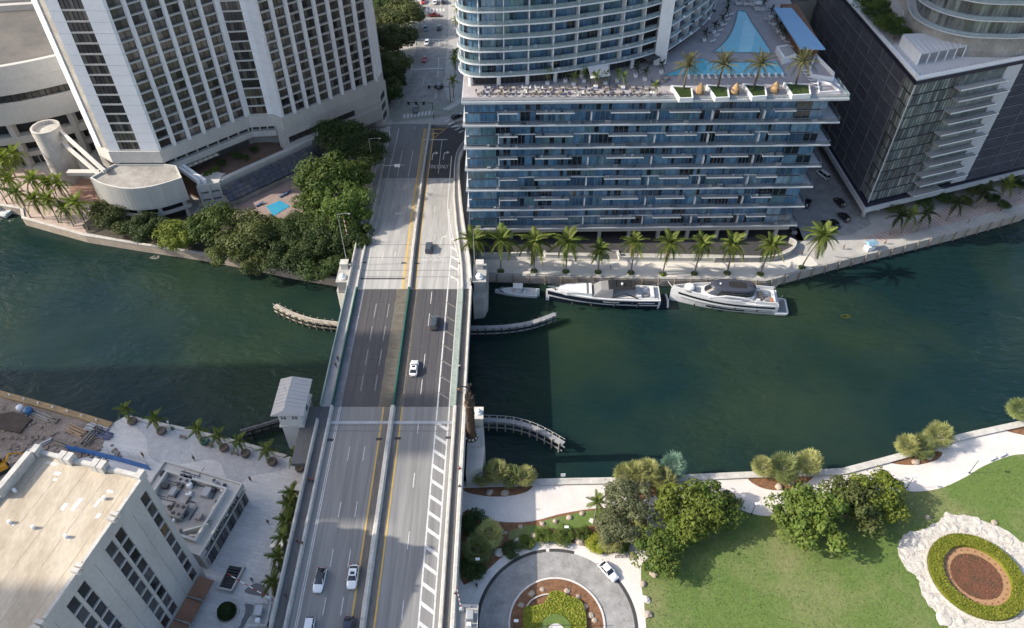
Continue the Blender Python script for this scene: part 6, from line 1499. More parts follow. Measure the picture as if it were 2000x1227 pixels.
def make_car(kind, pm, label, loc, rz, group='cars on the bridge', sunroof=False, glassroof=False):
    L, Wd, H = {'sedan': (4.85, 1.9, 1.45), 'suv': (4.8, 1.96, 1.75), 'van': (5.3, 2.0, 1.95), 'pickup': (5.8, 2.0, 1.85), 'hatch': (4.3, 1.82, 1.52)}[kind]
    t = thing('parked_car' if 'parked' in label else 'car', label, 'car' if kind != 'van' else 'van', loc, rz, group)
    hood = .92 if kind == 'sedan' else (1.05 if kind in ('suv', 'pickup') else .98)
    wtab = [(0, .78), (.05, .93), (.15, 1), (.85, 1), (.95, .92), (1, .76)]
    ztab = {'sedan': [(0, .62), (.04, .88), (.2, .93), (.3, .93), (.72, hood), (.96, .74), (1, .55)]}.get(kind, [(0, .68), (.03, 1.0), (.3, 1.04), (.72, hood), (.96, .86), (1, .62)])
    if kind == 'van': ztab = [(0, .7), (.03, 1.1), (.3, 1.1), (.8, 1.08), (.95, .9), (1, .66)]
    b = carmesh_lower(L, Wd, .26, lambda q: (interp(ztab, q), interp(wtab, q)))
    obj('body', b.mesh('body', pm, True), t, True)
    # greenhouse: (x fractions) rear base, rear top, front top, front base
    gx = {'sedan': (.10, .27, .53, .72), 'suv': (.02, .09, .56, .71), 'van': (.01, .04, .70, .86), 'pickup': (.40, .43, .60, .72), 'hatch': (.03, .14, .54, .74)}[kind]
    xs = [-L / 2 + L * g for g in gx]; zb_ = .86 if kind == 'sedan' else .98; w0, w1 = Wd / 2 * .92, Wd / 2 * .70
    if glassroof: xs[0] = -L / 2 + L * .05
    B0 = [(xs[0], -w0, zb_), (xs[3], -w0, zb_), (xs[3], w0, zb_), (xs[0], w0, zb_)]
    T0_ = [(xs[1], -w1, H - .04), (xs[2], -w1, H - .04), (xs[2], w1, H - .04), (xs[1], w1, H - .04)]
    def rr(q, z=None, bow=.10):                        # ring with bowed ends
        (ax_, ay, az), (bx, by, _), _, _ = q; out = []
        for s_ in (-1, -.6, 0, .6, 1): out.append((bx + bow * (1 - s_ * s_), by * -s_ if False else -ay * s_ * -1 * -1, az))
        for s_ in (1, .6, 0, -.6, -1): out.append((ax_ - bow * (1 - s_ * s_), -ay * s_ * -1 * -1, az))
        return out
    b = MB(); b.loft([rr(B0), rr(T0_)]); obj('glasshouse', b.mesh('glasshouse', G_car, False), t, True)
    if not glassroof:
        b = MB(); ins = [(xs[1] - .04, -w1 - .03, H - .05), (xs[2] + .02, -w1 - .03, H - .05), None, None]; ins2 = [(xs[1] + .12, -w1 + .12, H), (xs[2] - .12, -w1 + .12, H), None, None]
        b.loft([rr(ins), rr([(ins[0][0], ins[0][1], H - .02), (ins[1][0], ins[1][1], H - .02), None, None]), rr(ins2)]); RO = obj('roof', b.mesh('roof', pm, False), t, True)
        if sunroof: b = MB(); mx_ = (xs[1] + xs[2]) / 2 + .2; b.box(mx_ - .3, mx_ + .3, -.4, .4, H - .01, H + .012); obj('sunroof', b.mesh('sunroof', G_car), RO, True)
    for s_ in (-1, 1):                                   # pillars
        for k, (i0) in enumerate((0, 3)):
            p, q = (xs[0], s_ * w0, zb_), (xs[1], s_ * w1, H - .05)
            if k: p, q = (xs[3], s_ * w0, zb_), (xs[2], s_ * w1, H - .05)
            b = MB(); b.path([p, q], .05, 4); obj('pillar', b.mesh('pillar', pm), t, True)
        m_ = .5 * (xs[1] + xs[2]); b = MB(); b.path([(m_, s_ * w0 * 1.0, zb_), (m_, s_ * w1 * 1.01, H - .05)], .045, 4); obj('pillar', b.mesh('pillar', pm if not glassroof else M_black), t, True)
        b = MB(); b.ball((xs[3] - .25, s_ * (Wd / 2 + .08), zb_ + .08), .11, 6, 4, (.7, 1.1, .8)); obj('mirror', b.mesh('mirror', pm), t, True)
        b = MB(); b.box(L / 2 - .35, L / 2 - .08, s_ * Wd * .40 - .22 * (s_ > 0) - 0, s_ * Wd * .40 + .22 * (s_ < 0) + 0, .60, .72); obj('headlight', b.mesh('headlight', M_hl), t, True)
        b = MB(); b.box(-L / 2 - .005, -L / 2 + .16, s_ * Wd * .42 - .28 * (s_ > 0), s_ * Wd * .42 + .28 * (s_ < 0), .68, .82); obj('taillight', b.mesh('taillight', M_tl), t, True)
        for x in (-L * .30, L * .31):
            b = MB().at((x, s_ * (Wd / 2 - .1), .33), rx=R(90)); b.lathe(0, 0, [(.2, -.1), (.33, -.1), (.34, 0), (.33, .1), (.2, .1)], 14); wh = obj('wheel', b.mesh('wheel', M_black), t, True)
            b = MB().at((x, s_ * (Wd / 2 - .1), .33), rx=R(90)); b.cyl(0, 0, -.11, .11, .21, .21, 10); obj('rim', b.mesh('rim', M_chrome), wh, True)
    if kind == 'pickup':
        b = MB(); b.box(-L / 2 + .15, -L / 2 + L * .38, -Wd * .42, Wd * .42, .95, 1.09); obj('cargo_bed', b.mesh('cargo_bed', M_black), t, True)
    return t
N_, S_d = R(90), R(-90)
def car_at(x, y, *a, z=None, **k):
    p = DK(x, y) if z is None else P(x, y, z); p.z = (zdeck(p.y) if z is None else z) + .015; return p
make_car('suv', PG, 'dark grey car in the right lane ahead of the SLOW lettering', car_at(838, 487), N_)
make_car('suv', PG, 'dark grey SUV on the lift span towards the far end', car_at(848, 634), N_)
make_car('sedan', PW, 'white sedan with dark roof panel driving along the lift span', car_at(809, 722), N_, sunroof=True)
make_car('sedan', PW, 'white car with an all glass roof on the lower left lane', car_at(625.5, 1136), S_d - .04, glassroof=True)
make_car('sedan', PW, 'white sedan with a sunroof beside the yellow line in the foreground', car_at(690, 1129), S_d, sunroof=True)
make_car('hatch', PW, 'small white car cut by the bottom edge of the frame', car_at(604, 1232), S_d)
make_car('sedan', PN, 'navy blue car at the bottom edge beside the median', car_at(680, 1233), S_d)
make_car('sedan', PW, 'white sedan turning on the circular driveway', car_at(1187, 1118, z=2.52), R(128) + math.pi, 'car in the park')
for x, y, kind, pm, rz, lab in ((829, 118, 'sedan', PR, S_d, 'bright red car on the street beyond the bridge'), (848, 32, 'pickup', PD_, 0.0, 'dark red pickup crossing the far intersection'), (831, 58, 'sedan', PBl, S_d, 'blue car waiting at the far stop line, left lane'), (858, 56, 'sedan', PG, N_, 'dark grey car beside the blue car at the far stop line'), (834, 86, 'hatch', PW, S_d, 'white car behind the bright red car up the street'), (858, 170, 'suv', PG, N_, 'dark SUV leaving the intersection at the bridge foot'), (812, 216, 'suv', PG, S_d, 'dark car crossing the greenish intersection'), (893, 229, 'sedan', PB, R(40), 'black car in the turn lane at the corner of the glass block'), (850, 6, 'sedan', PW, N_, 'white car beyond the far crosswalk'), (866, 5, 'suv', PG, N_, 'grey car beyond the far crosswalk, right lane'), (827, 5, 'sedan', PR, S_d, 'red car beyond the far crosswalk, left lane')):
    make_car(kind, pm, lab, car_at(x, y, z=ZS - .04), rz, 'cars on the far street')
for x, y, kind, pm, rz, lab in ((1606, 344, 'van', PW, R(115), 'white van parked by the pale ramp wall'), (1638, 398, 'suv', PB, R(105), 'black car parked nearest the dark block'), (1647, 427, 'suv', PB, R(108), 'black car parked at the corner of the dark block'), (1612, 443, 'suv', PB, R(100), 'black car parked right behind the last promenade palm'), (1630, 440, 'sedan', PB, R(100), 'black car parked in the middle of the front row'), (1576, 400, 'suv', PB, R(60), 'black car parked half hidden behind the glass block'), (1546, 452, 'suv', PG, R(90), 'grey car parked under the corner of the glass block')):
    make_car(kind, pm, lab.replace('parked', 'parked'), car_at(x, y, z=2.02), rz, 'cars in the parking court')

# ================================================================== BOATS
M_gel = mat('white_gelcoat', (.62, .62, .625), rough=.25, var=.03, scale=.4, spec=.6); M_hullb = mat('navy_hull', (.012, .016, .03), rough=.15, var=.05, spec=.7); M_teak = mat('teak', (.40, .30, .21), rough=.6, var=.12, scale=1.5, fine=8, stretch=(.3, 3, 1)); M_tint = mat('tinted_glass', (.025, .028, .032), rough=.08, var=.1, spec=1.0); M_greyc = mat('grey_cushion', (.20, .20, .205), var=.08); M_lgrey = mat('pale_deck', (.52, .51, .50), var=.05); M_hard = mat('dark_hardtop', (.05, .055, .075), rough=.3, var=.06)
def hull_rings(L, Bm, zb, zd, n=18, bowp=.62, flare=.8, x_from=0.0, x_to=1.0):
    rings = []
    for i in range(n):
        t = x_from + (x_to - x_from) * i / (n - 1)                     # 0 stern .. 1 bow
        w = Bm / 2 * (1.0 if t < bowp * .6 else max(.012, (1 - ((t - bowp * .6) / (1 - bowp * .6)) ** 1.9)) ) * (.93 + .07 * min(1, t * 6))
        x = L * (t - .5); zd_ = zd[0] + (zd[1] - zd[0]) * t ** 1.6; zl = zb + .35 * max(0, t - .75) * 3
        wb = w * flare * (1 - .25 * t)
        rings.append([(x, 0, zl - .4), (x, -wb, zl), (x + .0, -w * .97, zl + (zd_ - zl) * .55), (x, -w, zd_), (x, w, zd_), (x, w * .97, zl + (zd_ - zl) * .55), (x, wb, zl)])
    return rings
def side_stripe(L, Bm, zb, zd, f0, f1, t0, t1, out=.03, **k):
    """band along both hull sides between height fractions f0..f1"""
    bs = MB()
    rg = hull_rings(L, Bm, zb, zd, 18, x_from=t0, x_to=t1, **k)
    for s_ in (-1, 1):
        lo, hi = [], []
        for r in rg:
            a, c, d = (Vector(r[1]), Vector(r[2]), Vector(r[3])) if s_ < 0 else (Vector(r[6]), Vector(r[5]), Vector(r[4]))
            def at(f): return a.lerp(c, f / .55) if f < .55 else c.lerp(d, (f - .55) / .45)
            for f, l in ((f0, lo), (f1, hi)):
                p = at(f); l.append((p.x, p.y + s_ * out, p.z))
        n = len(lo); bs._add(lo + hi, [((i, i + 1, n + i + 1, n + i) if s_ < 0 else (i + 1, i, n + i, n + i + 1)) for i in range(n - 1)])
    return bs
def boat(name, label, cat, loc, rz): return thing(name, label, cat, loc, rz, 'boats moored along the far promenade')
bow = math.pi                                              # bows point left
# yacht one: dark hull, open cockpit, glass screen
y1 = boat('yacht', 'sleek motor yacht with dark blue hull and grey windscreen, bow towards the bridge', 'yacht', (25.2, 155.0, -.6), bow - R(2.0))
L1, B1, ZD1 = 30.0, 6.4, (2.5, 3.0)
b = MB(); b.loft([r[::-1] for r in hull_rings(L1, B1, -.3, ZD1)]); obj('hull', b.mesh('hull', M_gel, False), y1, True)
for f0, f1, t0, t1, m in ((.58, .90, .02, .985, M_hullb), (.02, .46, .02, .97, M_hullb), (.70, .78, .05, .5, M_lgrey)):
    obj('hull_stripe', side_stripe(L1, B1, -.3, ZD1, f0, f1, t0, t1).mesh('hull_stripe', m), y1, True)
def deckpoly(L, B, t0, t1, ins, n=14):
    rg = hull_rings(L, B, 0, (1, 1), n, x_from=t0, x_to=t1); return [(r[3][0], min(-.02, r[3][1] + ins)) for r in rg] + [(r[4][0], max(.02, r[4][1] - ins)) for r in rg[::-1]]
def zdk(t): return ZD1[0] + (ZD1[1] - ZD1[0]) * t ** 1.6
b = MB(); b.prism(deckpoly(L1, B1, .5, .97, .35), 2.5, lambda p: zdk(p[0] / L1 + .5) + .08); obj('foredeck', b.mesh('foredeck', M_lgrey), y1, True)
b = MB(); b.prism([(3.0, -2.2), (9.5, -1.7), (11.5, -.9), (11.5, .9), (9.5, 1.7), (3.0, 2.2)], 2.5, lambda p: 3.45 - .02 * (p[0] - 3)); obj('sun_pad', b.mesh('sun_pad', M_gel), y1, True)
for x in (3.9, 4.2): b = MB(); b.box(x, x + .12, -2.1, 2.1, 3.4, 3.5); obj('deck_seam', b.mesh('deck_seam', M_dark), y1, True)
b = MB(); b.prism(deckpoly(L1, B1, .02, .5, .4), 2.0, 2.62); obj('cockpit_floor', b.mesh('cockpit_floor', M_lgrey), y1, True)
b = MB(); b.loft([[(3.0, -2.5, 2.7), (3.0, 2.5, 2.7), (-2.4, 2.75, 2.7), (-2.4, -2.75, 2.7)], [(.6, -1.8, 4.3), (.6, 1.8, 4.3), (-2.4, 2.0, 4.55), (-2.4, -2.0, 4.55)]]); obj('windscreen', b.mesh('windscreen', M_greyc), y1, True)
b = MB(); b.loft([[(-1.4, -2.0, 4.4), (-1.4, 2.0, 4.4), (-8.0, 1.9, 4.6), (-8.0, -1.9, 4.6)], [(-1.2, -1.7, 4.75), (-1.2, 1.7, 4.75), (-8.2, 1.7, 4.9), (-8.2, -1.7, 4.9)]]); HT = obj('hardtop', b.mesh('hardtop', M_black), y1, True)
for x0, x1 in ((-3.2, -1.8), (-7.2, -3.6)): b = MB(); b.box(x0, x1, -1.3, 1.3, 4.86, 4.93); obj('roof_hatch', b.mesh('roof_hatch', M_tint), HT, True)
b = MB(); b.lathe(-4.8, .4, [(.3, 4.9), (.32, 5.2), (.02, 5.4)], 10); obj('radar_dome', b.mesh('radar_dome', M_gel), HT, True)
for s_ in (-1, 1):
    b = MB(); b.path([(-2.2, s_ * 2.6, 2.8), (-5.5, s_ * 2.7, 4.0), (-9.0, s_ * 2.8, 2.9)], .16, 5); obj('side_arch', b.mesh('side_arch', M_black), y1, True)
    b = MB(); b.path([(L1 * (r - .5), s_ * (abs(hull_rings(L1, B1, 0, (1, 1), 2, x_from=r, x_to=r + .01)[0][3][1]) - .15), zdk(r) + .75) for r in (.55, .65, .75, .85, .93, .985)], .035, 4); obj('bow_rail', b.mesh('bow_rail', M_chrome), y1, True)
for x, y, w, d, m in ((-9.2, 0, 1.4, 3.6, M_lgrey), (-11.2, -1.4, 1.2, 1.2, M_gel), (-11.2, 1.4, 1.2, 1.2, M_greyc), (-7.0, -1.6, 1.6, .9, M_gel), (-12.9, 0, 1.0, 4.4, M_gel), (-9.5, 1.8, 1.0, .9, M_gel)):
    b = MB(); b.bbox(x, y, 2.6, w, d, .55, .1); obj('deck_seat', b.mesh('deck_seat', m), y1, True)
b = MB(); b.prism([(-L1 / 2 - 2.1, -2.4), (-L1 / 2 + .2, -2.9), (-L1 / 2 + .2, 2.9), (-L1 / 2 - 2.1, 2.4)], .2, .5); obj('swim_platform', b.mesh('swim_platform', M_hullb), y1, True)
b = MB(); b.wall([(-L1 / 2 - 2.2, -2.5), (-L1 / 2 - 2.5, 0), (-L1 / 2 - 2.2, 2.5)], .3, .75, .5); obj('platform_edge', b.mesh('platform_edge', M_lgrey), y1, True)
b = MB(); [b.bbox(12.6 + i * .5, .3 * (-1) ** i, 3.05, .35, .35, .25, .05) for i in range(2)]; obj('windlass', b.mesh('windlass', M_dark), y1, True)
# yacht two: white layered superyacht with dark oval hardtop
y2 = boat('yacht', 'white layered motor yacht with a dark oval hardtop and a white tender on its bow', 'yacht', (58.6, 154.0, -.6), bow - R(6.5))
L2, B2, ZD2 = 29.0, 7.2, (2.9, 3.6)
b = MB(); b.loft([r[::-1] for r in hull_rings(L2, B2, -.3, ZD2)]); obj('hull', b.mesh('hull', M_gel, False), y2, True)
for f0, f1, t0, t1, m in ((.72, .88, .03, .93, M_tint), (.50, .57, .05, .9, M_greyc), (.22, .40, .30, .66, M_tint), (.26, .34, .03, .3, M_greyc), (.02, .10, .02, .95, M_greyc)):
    obj('hull_window', side_stripe(L2, B2, -.3, ZD2, f0, f1, t0, t1).mesh('hull_window', m), y2, True)
b = MB(); b.prism(deckpoly(L2, B2, .02, .97, .35), 2.7, lambda p: 3.0 + .6 * max(0, p[0] / L2 + .5) ** 1.6); obj('deck', b.mesh('deck', M_lgrey), y2, True)
b = MB(); b.wall(deckpoly(L2, B2, .35, .985, .12), 3.2, lambda p: 3.6 + .7 * (p[0] / L2 + .5) ** 1.6, .22, False); obj('bulwark', b.mesh('bulwark', M_gel), y2, True)
b = MB(); b.prism(deckpoly(L2, B2, .78, .955, .9, 8), 3.1, 3.75); obj('bow_cockpit', b.mesh('bow_cockpit', M_teak), y2, True)
sup = lambda x0, x1, w, p=2.2, n=12: [(x0 + (x1 - x0) * (.5 - .5 * math.cos(math.pi * i / n)), -w * (1 - abs(2 * i / n - 1) ** p * .0) * math.sin(math.pi * (i / n) * .82 + .32)) for i in range(n + 1)] + [(x0 + (x1 - x0) * (.5 - .5 * math.cos(math.pi * i / n)), w * math.sin(math.pi * (i / n) * .82 + .32)) for i in range(n, -1, -1)]
def oval(x0, x1, w, n=24, sq=.75): return [((x0 + x1) / 2 + (x1 - x0) / 2 * (abs(math.cos(2 * math.pi * i / n)) ** sq) * (1 if math.cos(2 * math.pi * i / n) >= 0 else -1), w * (abs(math.sin(2 * math.pi * i / n)) ** sq) * (1 if math.sin(2 * math.pi * i / n) >= 0 else -1)) for i in range(n)]
def lev(ov, z): return [(p[0], p[1], z) for p in ov]
b = MB(); b.loft([lev(oval(-8.5, 6.5, 2.9), 3.2), lev(oval(-8.3, 6.0, 2.75), 3.9)]); obj('house_base', b.mesh('house_base', M_gel), y2, True)
b = MB(); b.loft([lev(oval(-8.0, 5.6, 2.65), 3.9), lev(oval(-7.6, 3.2, 2.2), 5.3)]); obj('house_window', b.mesh('house_window', M_tint), y2, True)
b = MB(); b.loft([lev(oval(-8.2, 4.2, 2.55), 5.25), lev(oval(-8.0, 3.8, 2.4), 5.65), lev(oval(-7.4, 3.0, 1.9), 5.8)]); HT = obj('hardtop', b.mesh('hardtop', M_hard), y2, True)
b = MB(); b.prism(oval(-5.4, -.6, 1.25, 20, .5), 5.78, 5.86); obj('sunroof', b.mesh('sunroof', M_black), HT, True)
b = MB(); b.lathe(1.6, .1, [(.28, 5.75), (.3, 5.95), (.02, 6.05)], 10); obj('radar_dome', b.mesh('radar_dome', M_gel), HT, True)
for x in (-6.0, -6.8, -7.4): b = MB(); b.tube((x, -.9, 5.7), (x, .9, 6.5), .12, .06, 5); obj('mast', b.mesh('mast', M_hard), HT, True)
for s_ in (-1, 1):
    b = MB(); b.path([(4.5, s_ * 2.9, 3.6), (0, s_ * 3.05, 4.5), (-5, s_ * 3.1, 4.3), (-9.5, s_ * 3.1, 3.3)], [.12, .2, .2, .1], 5); obj('side_fairing', b.mesh('side_fairing', M_gel), y2, True)
    b = MB(); b.wall([(-13.8, s_ * 3.2), (-8, s_ * 3.25)], 2.9, 3.8, .2); obj('aft_bulwark', b.mesh('aft_bulwark', M_gel), y2, True)
b = MB(); b.lathe(9.6, .1, [(1.25, 3.7), (1.5, 4.0), (1.35, 4.5), (1.0, 4.7), (.1, 4.75)], 18); obj('tender', b.mesh('tender', M_gel, False), y2, True)
b = MB(); b.lathe(9.6, .1, [(1.55, 3.75), (1.75, 4.0), (1.55, 4.2)], 18); obj('tender_tube', b.mesh('tender_tube', M_greyc), y2, True)
for x, y, w, d, m in ((-9.8, 0, 1.3, 3.0, M_teak), (-11.5, 1.2, 1.4, 1.8, M_greyc), (-11.5, -1.4, 1.3, 1.5, M_gel), (-13.2, 0, .9, 4.6, M_gel), (-12.6, 1.6, .9, 1.6, mat('orange_towel', (.42, .16, .09))), (-9.0, -1.9, 1.0, .8, M_gel), (-9.0, 1.9, 1.0, .8, M_gel)):
    b = MB(); b.bbox(x, y, 3.0, w, d, .55, .1); obj('deck_seat', b.mesh('deck_seat', m), y2, True)
b = MB(); b.prism([(-L2 / 2 - 3.3, -2.6), (-L2 / 2 - 2.7, -3.1), (-L2 / 2 + .3, -3.3), (-L2 / 2 + .3, 3.3), (-L2 / 2 - 2.7, 3.1), (-L2 / 2 - 3.3, 2.6)], .3, .8); obj('swim_platform', b.mesh('swim_platform', M_gel), y2, True)
b = MB(); b.box(-L2 / 2 - 2.8, -L2 / 2 + .1, -2.6, 2.6, .8, .84); obj('platform_deck', b.mesh('platform_deck', M_greyc), y2, True)
for s_ in (-1, 1): b = MB(); b.tube((-13.9, s_ * 2.9, 3.5), (-14.6, s_ * 2.9, 5.8), .05, .03, 4); obj('flag_staff', b.mesh('flag_staff', M_chrome), y2, True)
for yt, pts in ((y1, ((13.5, -1.2, 4.6, 1.5), (-13.5, -2.8, -16.5, 1.5), (2, -3.1, 0, 1.2))), (y2, ((13, -1.4, 15, 1.2), (-13, -3.3, -15, 1.2)))):
    for x, y, x2, z2 in pts:
        b = MB(); b.path([(x, y, 2.9), ((x + x2) / 2, y - 1.4, 2.0), (x2, y - 3.4, 2.0)], .05, 4); obj('mooring_line', b.mesh('mooring_line', M_white), yt, True)
    for x in (-9, -3, 3, 8):
        for s_ in (-1, 1): b = MB(); b.ball((x, s_ * 3.35, 1.3), .3, 8, 6, (1, 1, 1.7)); obj('fender', b.mesh('fender', M_dark), yt, True)
y1.scale = (1.05, 1.0, 1.42); y2.scale = (1.0, 1.0, 1.3)
# small centre console boat
def small_boat(loc, rz, label):
    t = boat('motor_boat', label, 'boat', loc, rz)
    L, B, Z = 12.0, 3.3, (1.1, 1.5)
    b = MB(); b.loft([r[::-1] for r in hull_rings(L, B, -.2, Z)]); obj('hull', b.mesh('hull', M_gel), t, True)
    b = MB(); b.prism(deckpoly(L, B, .06, .92, .35), .9, 1.28); obj('deck', b.mesh('deck', M_lgrey), t, True)
    b = MB(); b.bbox(-.6, 0, 1.25, 1.6, 1.1, 1.0, .15); obj('console', b.mesh('console', M_gel), t, True)
    b = MB(); b.box(-1.8, .9, -1.1, 1.1, 3.1, 3.25); HTs = obj('hardtop', b.mesh('hardtop', M_gel), t, True)
    for x in (-1.6, .7):
        for y in (-.95, .95): b = MB(); b.tube((x, y, 1.2), (x, y, 3.1), .045, .045, 4); obj('hardtop_post', b.mesh('hardtop_post', M_chrome), HTs, True)
    b = MB(); b.wall([(3.6, -1.0), (5.0, 0), (3.6, 1.0)], 1.3, 1.65, .4); obj('bow_seat', b.mesh('bow_seat', M_greyc), t, True)
    for y in (-.9, -.3, .3, .9): b = MB(); b.bbox(-6.2, y, .5, .8, .42, 1.2, .15); obj('outboard_motor', b.mesh('outboard_motor', mat('pale_cowling', (.40, .52, .55), rough=.3) if 'pale_cowling' not in MATS else MATS['pale_cowling']), t, True)
    b = MB(); b.bbox(-2.4, 0, 1.28, .8, 1.4, .6, .1); obj('helm_seat', b.mesh('helm_seat', M_gel), t, True)
small_boat((1.2, 158.0, -.6), bow - R(4), 'small white centre console motor boat moored nearest the bridge pier')
small_boat((P2(-12, 411, 0)[0], P2(-12, 411, 0)[1], -.6), R(160), 'white motor boat stern just inside the left edge by the riverwalk')
# ================================================================== TREES, PALMS, SHRUBS
rg_ = random.Random(33)
def crown_mesh(name, seed, lobes=24, per=300, leaf=.05, flat_=.8, inner=.18):
    rnd = random.Random(seed); b = MB(); cs_ = []
    for i in range(lobes):
        a = rnd.uniform(0, 6.283); r = .86 * math.sqrt(rnd.random()); h = math.sqrt(max(0, 1 - (r / .95) ** 2))
        z = rnd.uniform(-.35, 1) * h * .62 * flat_
        cs_.append((Vector((r * math.cos(a), r * math.sin(a), z)), rnd.uniform(.14, .34)))
    for c, lr in cs_:
        for _ in range(per):
            th, ph = rnd.uniform(0, 6.283), math.acos(rnd.uniform(-.55, 1))
            d = Vector((math.sin(ph) * math.cos(th), math.sin(ph) * math.sin(th), math.cos(ph)))
            rr = lr * (rnd.uniform(.86, 1.1) if rnd.random() > inner else rnd.uniform(.4, .9))
            p = c + Vector((d.x * rr, d.y * rr, d.z * rr * .85))
            n = (d * .8 + Vector((rnd.uniform(-.7, .7), rnd.uniform(-.7, .7), rnd.uniform(-.2, .9)))).normalized()
            if rnd.random() < .11: p = c + (p - c) * rnd.uniform(1.15, 1.5)
            u = n.orthogonal().normalized(); u.rotate(Matrix.Rotation(rnd.uniform(0, 6.28), 3, n)); w = n.cross(u); s_ = leaf * rnd.uniform(.5, 1.5)
            b._add([tuple(p - u * s_), tuple(p + w * s_ * .55 - n * s_ * .12), tuple(p + u * s_), tuple(p - w * s_ * .55 - n * s_ * .12)], [(0, 1, 2, 3)])
    return b.mesh(name, L_mid)
CR = [crown_mesh('crown', 100 + i, 36, 230, .042) for i in range(4)]
CRB = [crown_mesh('crown', 200 + i, 32, 150, .058, .78) for i in range(3)]
def trunk_mesh(h, r, rnd, spread):
    b = MB(); b.path([(0, 0, -.3), (rnd.uniform(-.1, .1), 0, h * .3), (rnd.uniform(-.25, .25), rnd.uniform(-.2, .2), h * .55)], [r * 1.25, r, r * .85], 7)
    for k in range(6):
        a = k * 1.05 + rnd.uniform(-.3, .3); s_ = spread * rnd.uniform(.5, .85)
        b.path([(0, 0, h * .45), (s_ * .4 * math.cos(a), s_ * .4 * math.sin(a), h * .72), (s_ * math.cos(a), s_ * math.sin(a), h * rnd.uniform(.9, 1.1))], [r * .6, r * .4, r * .12], 5)
    return b.mesh('trunk', M_bark)
def tree(x, y, rpx, zc, m, label, zg=2.0, group=None, big=False, sq=1.0, flat_=1.0, name='broadleaf_tree'):
    p = P(x, y, zc); dist = (CC * p.y + CS * (CAM_H - zc)); r = rpx * dist / CAM_F * ((1.12 if zg == 2.0 else 1.26) if name != 'shrub' else 1.05)
    t = thing(name, label, 'tree', (p.x, p.y, zg), 0, group)
    obj('trunk', trunk_mesh(zc - zg, .1 + r * .035, rg_, r * .7), t, True)
    c = inst('crown', rg_.choice(CRB if big else CR), t, (0, 0, zc - zg), rg_.uniform(0, 6.28), (r * 1.05 * sq, r * 1.05, r * .95 * flat_), [m])
    return t
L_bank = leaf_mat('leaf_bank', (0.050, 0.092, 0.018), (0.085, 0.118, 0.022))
GT = 'trees along the hotel river bank'
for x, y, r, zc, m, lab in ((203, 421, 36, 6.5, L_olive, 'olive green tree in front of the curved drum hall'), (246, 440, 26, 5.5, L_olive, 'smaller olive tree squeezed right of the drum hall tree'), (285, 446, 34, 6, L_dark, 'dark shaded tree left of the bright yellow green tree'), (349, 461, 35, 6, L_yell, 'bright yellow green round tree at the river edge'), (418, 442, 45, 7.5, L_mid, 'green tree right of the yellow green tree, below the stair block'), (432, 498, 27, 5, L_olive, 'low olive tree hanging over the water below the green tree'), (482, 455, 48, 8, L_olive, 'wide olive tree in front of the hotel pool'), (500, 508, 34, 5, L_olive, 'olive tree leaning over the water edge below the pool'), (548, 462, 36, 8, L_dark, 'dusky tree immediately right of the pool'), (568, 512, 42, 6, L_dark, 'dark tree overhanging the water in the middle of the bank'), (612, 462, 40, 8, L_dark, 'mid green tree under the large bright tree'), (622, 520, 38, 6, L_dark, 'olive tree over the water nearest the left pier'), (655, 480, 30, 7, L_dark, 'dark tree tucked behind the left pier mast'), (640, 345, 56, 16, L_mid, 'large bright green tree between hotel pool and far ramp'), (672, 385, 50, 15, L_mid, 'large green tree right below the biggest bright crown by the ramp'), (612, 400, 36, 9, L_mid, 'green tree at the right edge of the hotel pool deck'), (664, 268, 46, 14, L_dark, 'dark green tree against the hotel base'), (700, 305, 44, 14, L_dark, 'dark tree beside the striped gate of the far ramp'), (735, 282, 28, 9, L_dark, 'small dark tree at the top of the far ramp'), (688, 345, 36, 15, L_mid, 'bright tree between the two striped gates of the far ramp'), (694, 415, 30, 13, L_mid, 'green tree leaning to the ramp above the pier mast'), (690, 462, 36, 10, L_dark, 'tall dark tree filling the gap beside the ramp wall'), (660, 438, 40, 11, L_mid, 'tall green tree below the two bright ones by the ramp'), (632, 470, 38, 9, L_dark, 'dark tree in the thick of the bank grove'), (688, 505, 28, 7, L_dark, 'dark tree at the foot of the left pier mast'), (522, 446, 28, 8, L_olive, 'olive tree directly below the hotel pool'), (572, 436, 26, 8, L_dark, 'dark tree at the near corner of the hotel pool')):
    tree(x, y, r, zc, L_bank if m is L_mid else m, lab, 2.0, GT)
GS = 'street trees beyond the bridge'
for x, y, r, zc, m, lab in ((788, 28, 44, 10, L_olive, 'tall olive street tree at the top edge beside the street'), (780, 72, 38, 10, L_olive, 'street tree below the topmost one at the hotel flank'), (760, 5, 34, 8, L_dark, 'street tree half hidden behind the hotel top right edge'), (778, 122, 32, 9, L_olive, 'street tree level with the bright red car'), (772, 155, 30, 7.5, L_dark, 'dark street tree above the intersection'), (765, 185, 24, 6.5, L_dark, 'lowest dark street tree by the intersection')):
    tree(x - 5, y, r * .86, zc, m, lab, 3.0, GS)
for x, y, r, lab in ((750, 40, 30, 'upper left tree filling the strip behind the hotel corner'), (752, 90, 30, 'middle tree filling the strip behind the hotel corner'), (756, 135, 26, 'lower tree filling the strip behind the hotel corner'), (757, 172, 22, 'lowest tree filling the strip behind the hotel corner')):
    tree(x, y, r, 8.5, L_olive, lab, 3.0, GS)
GP = 'trees of the riverside park'
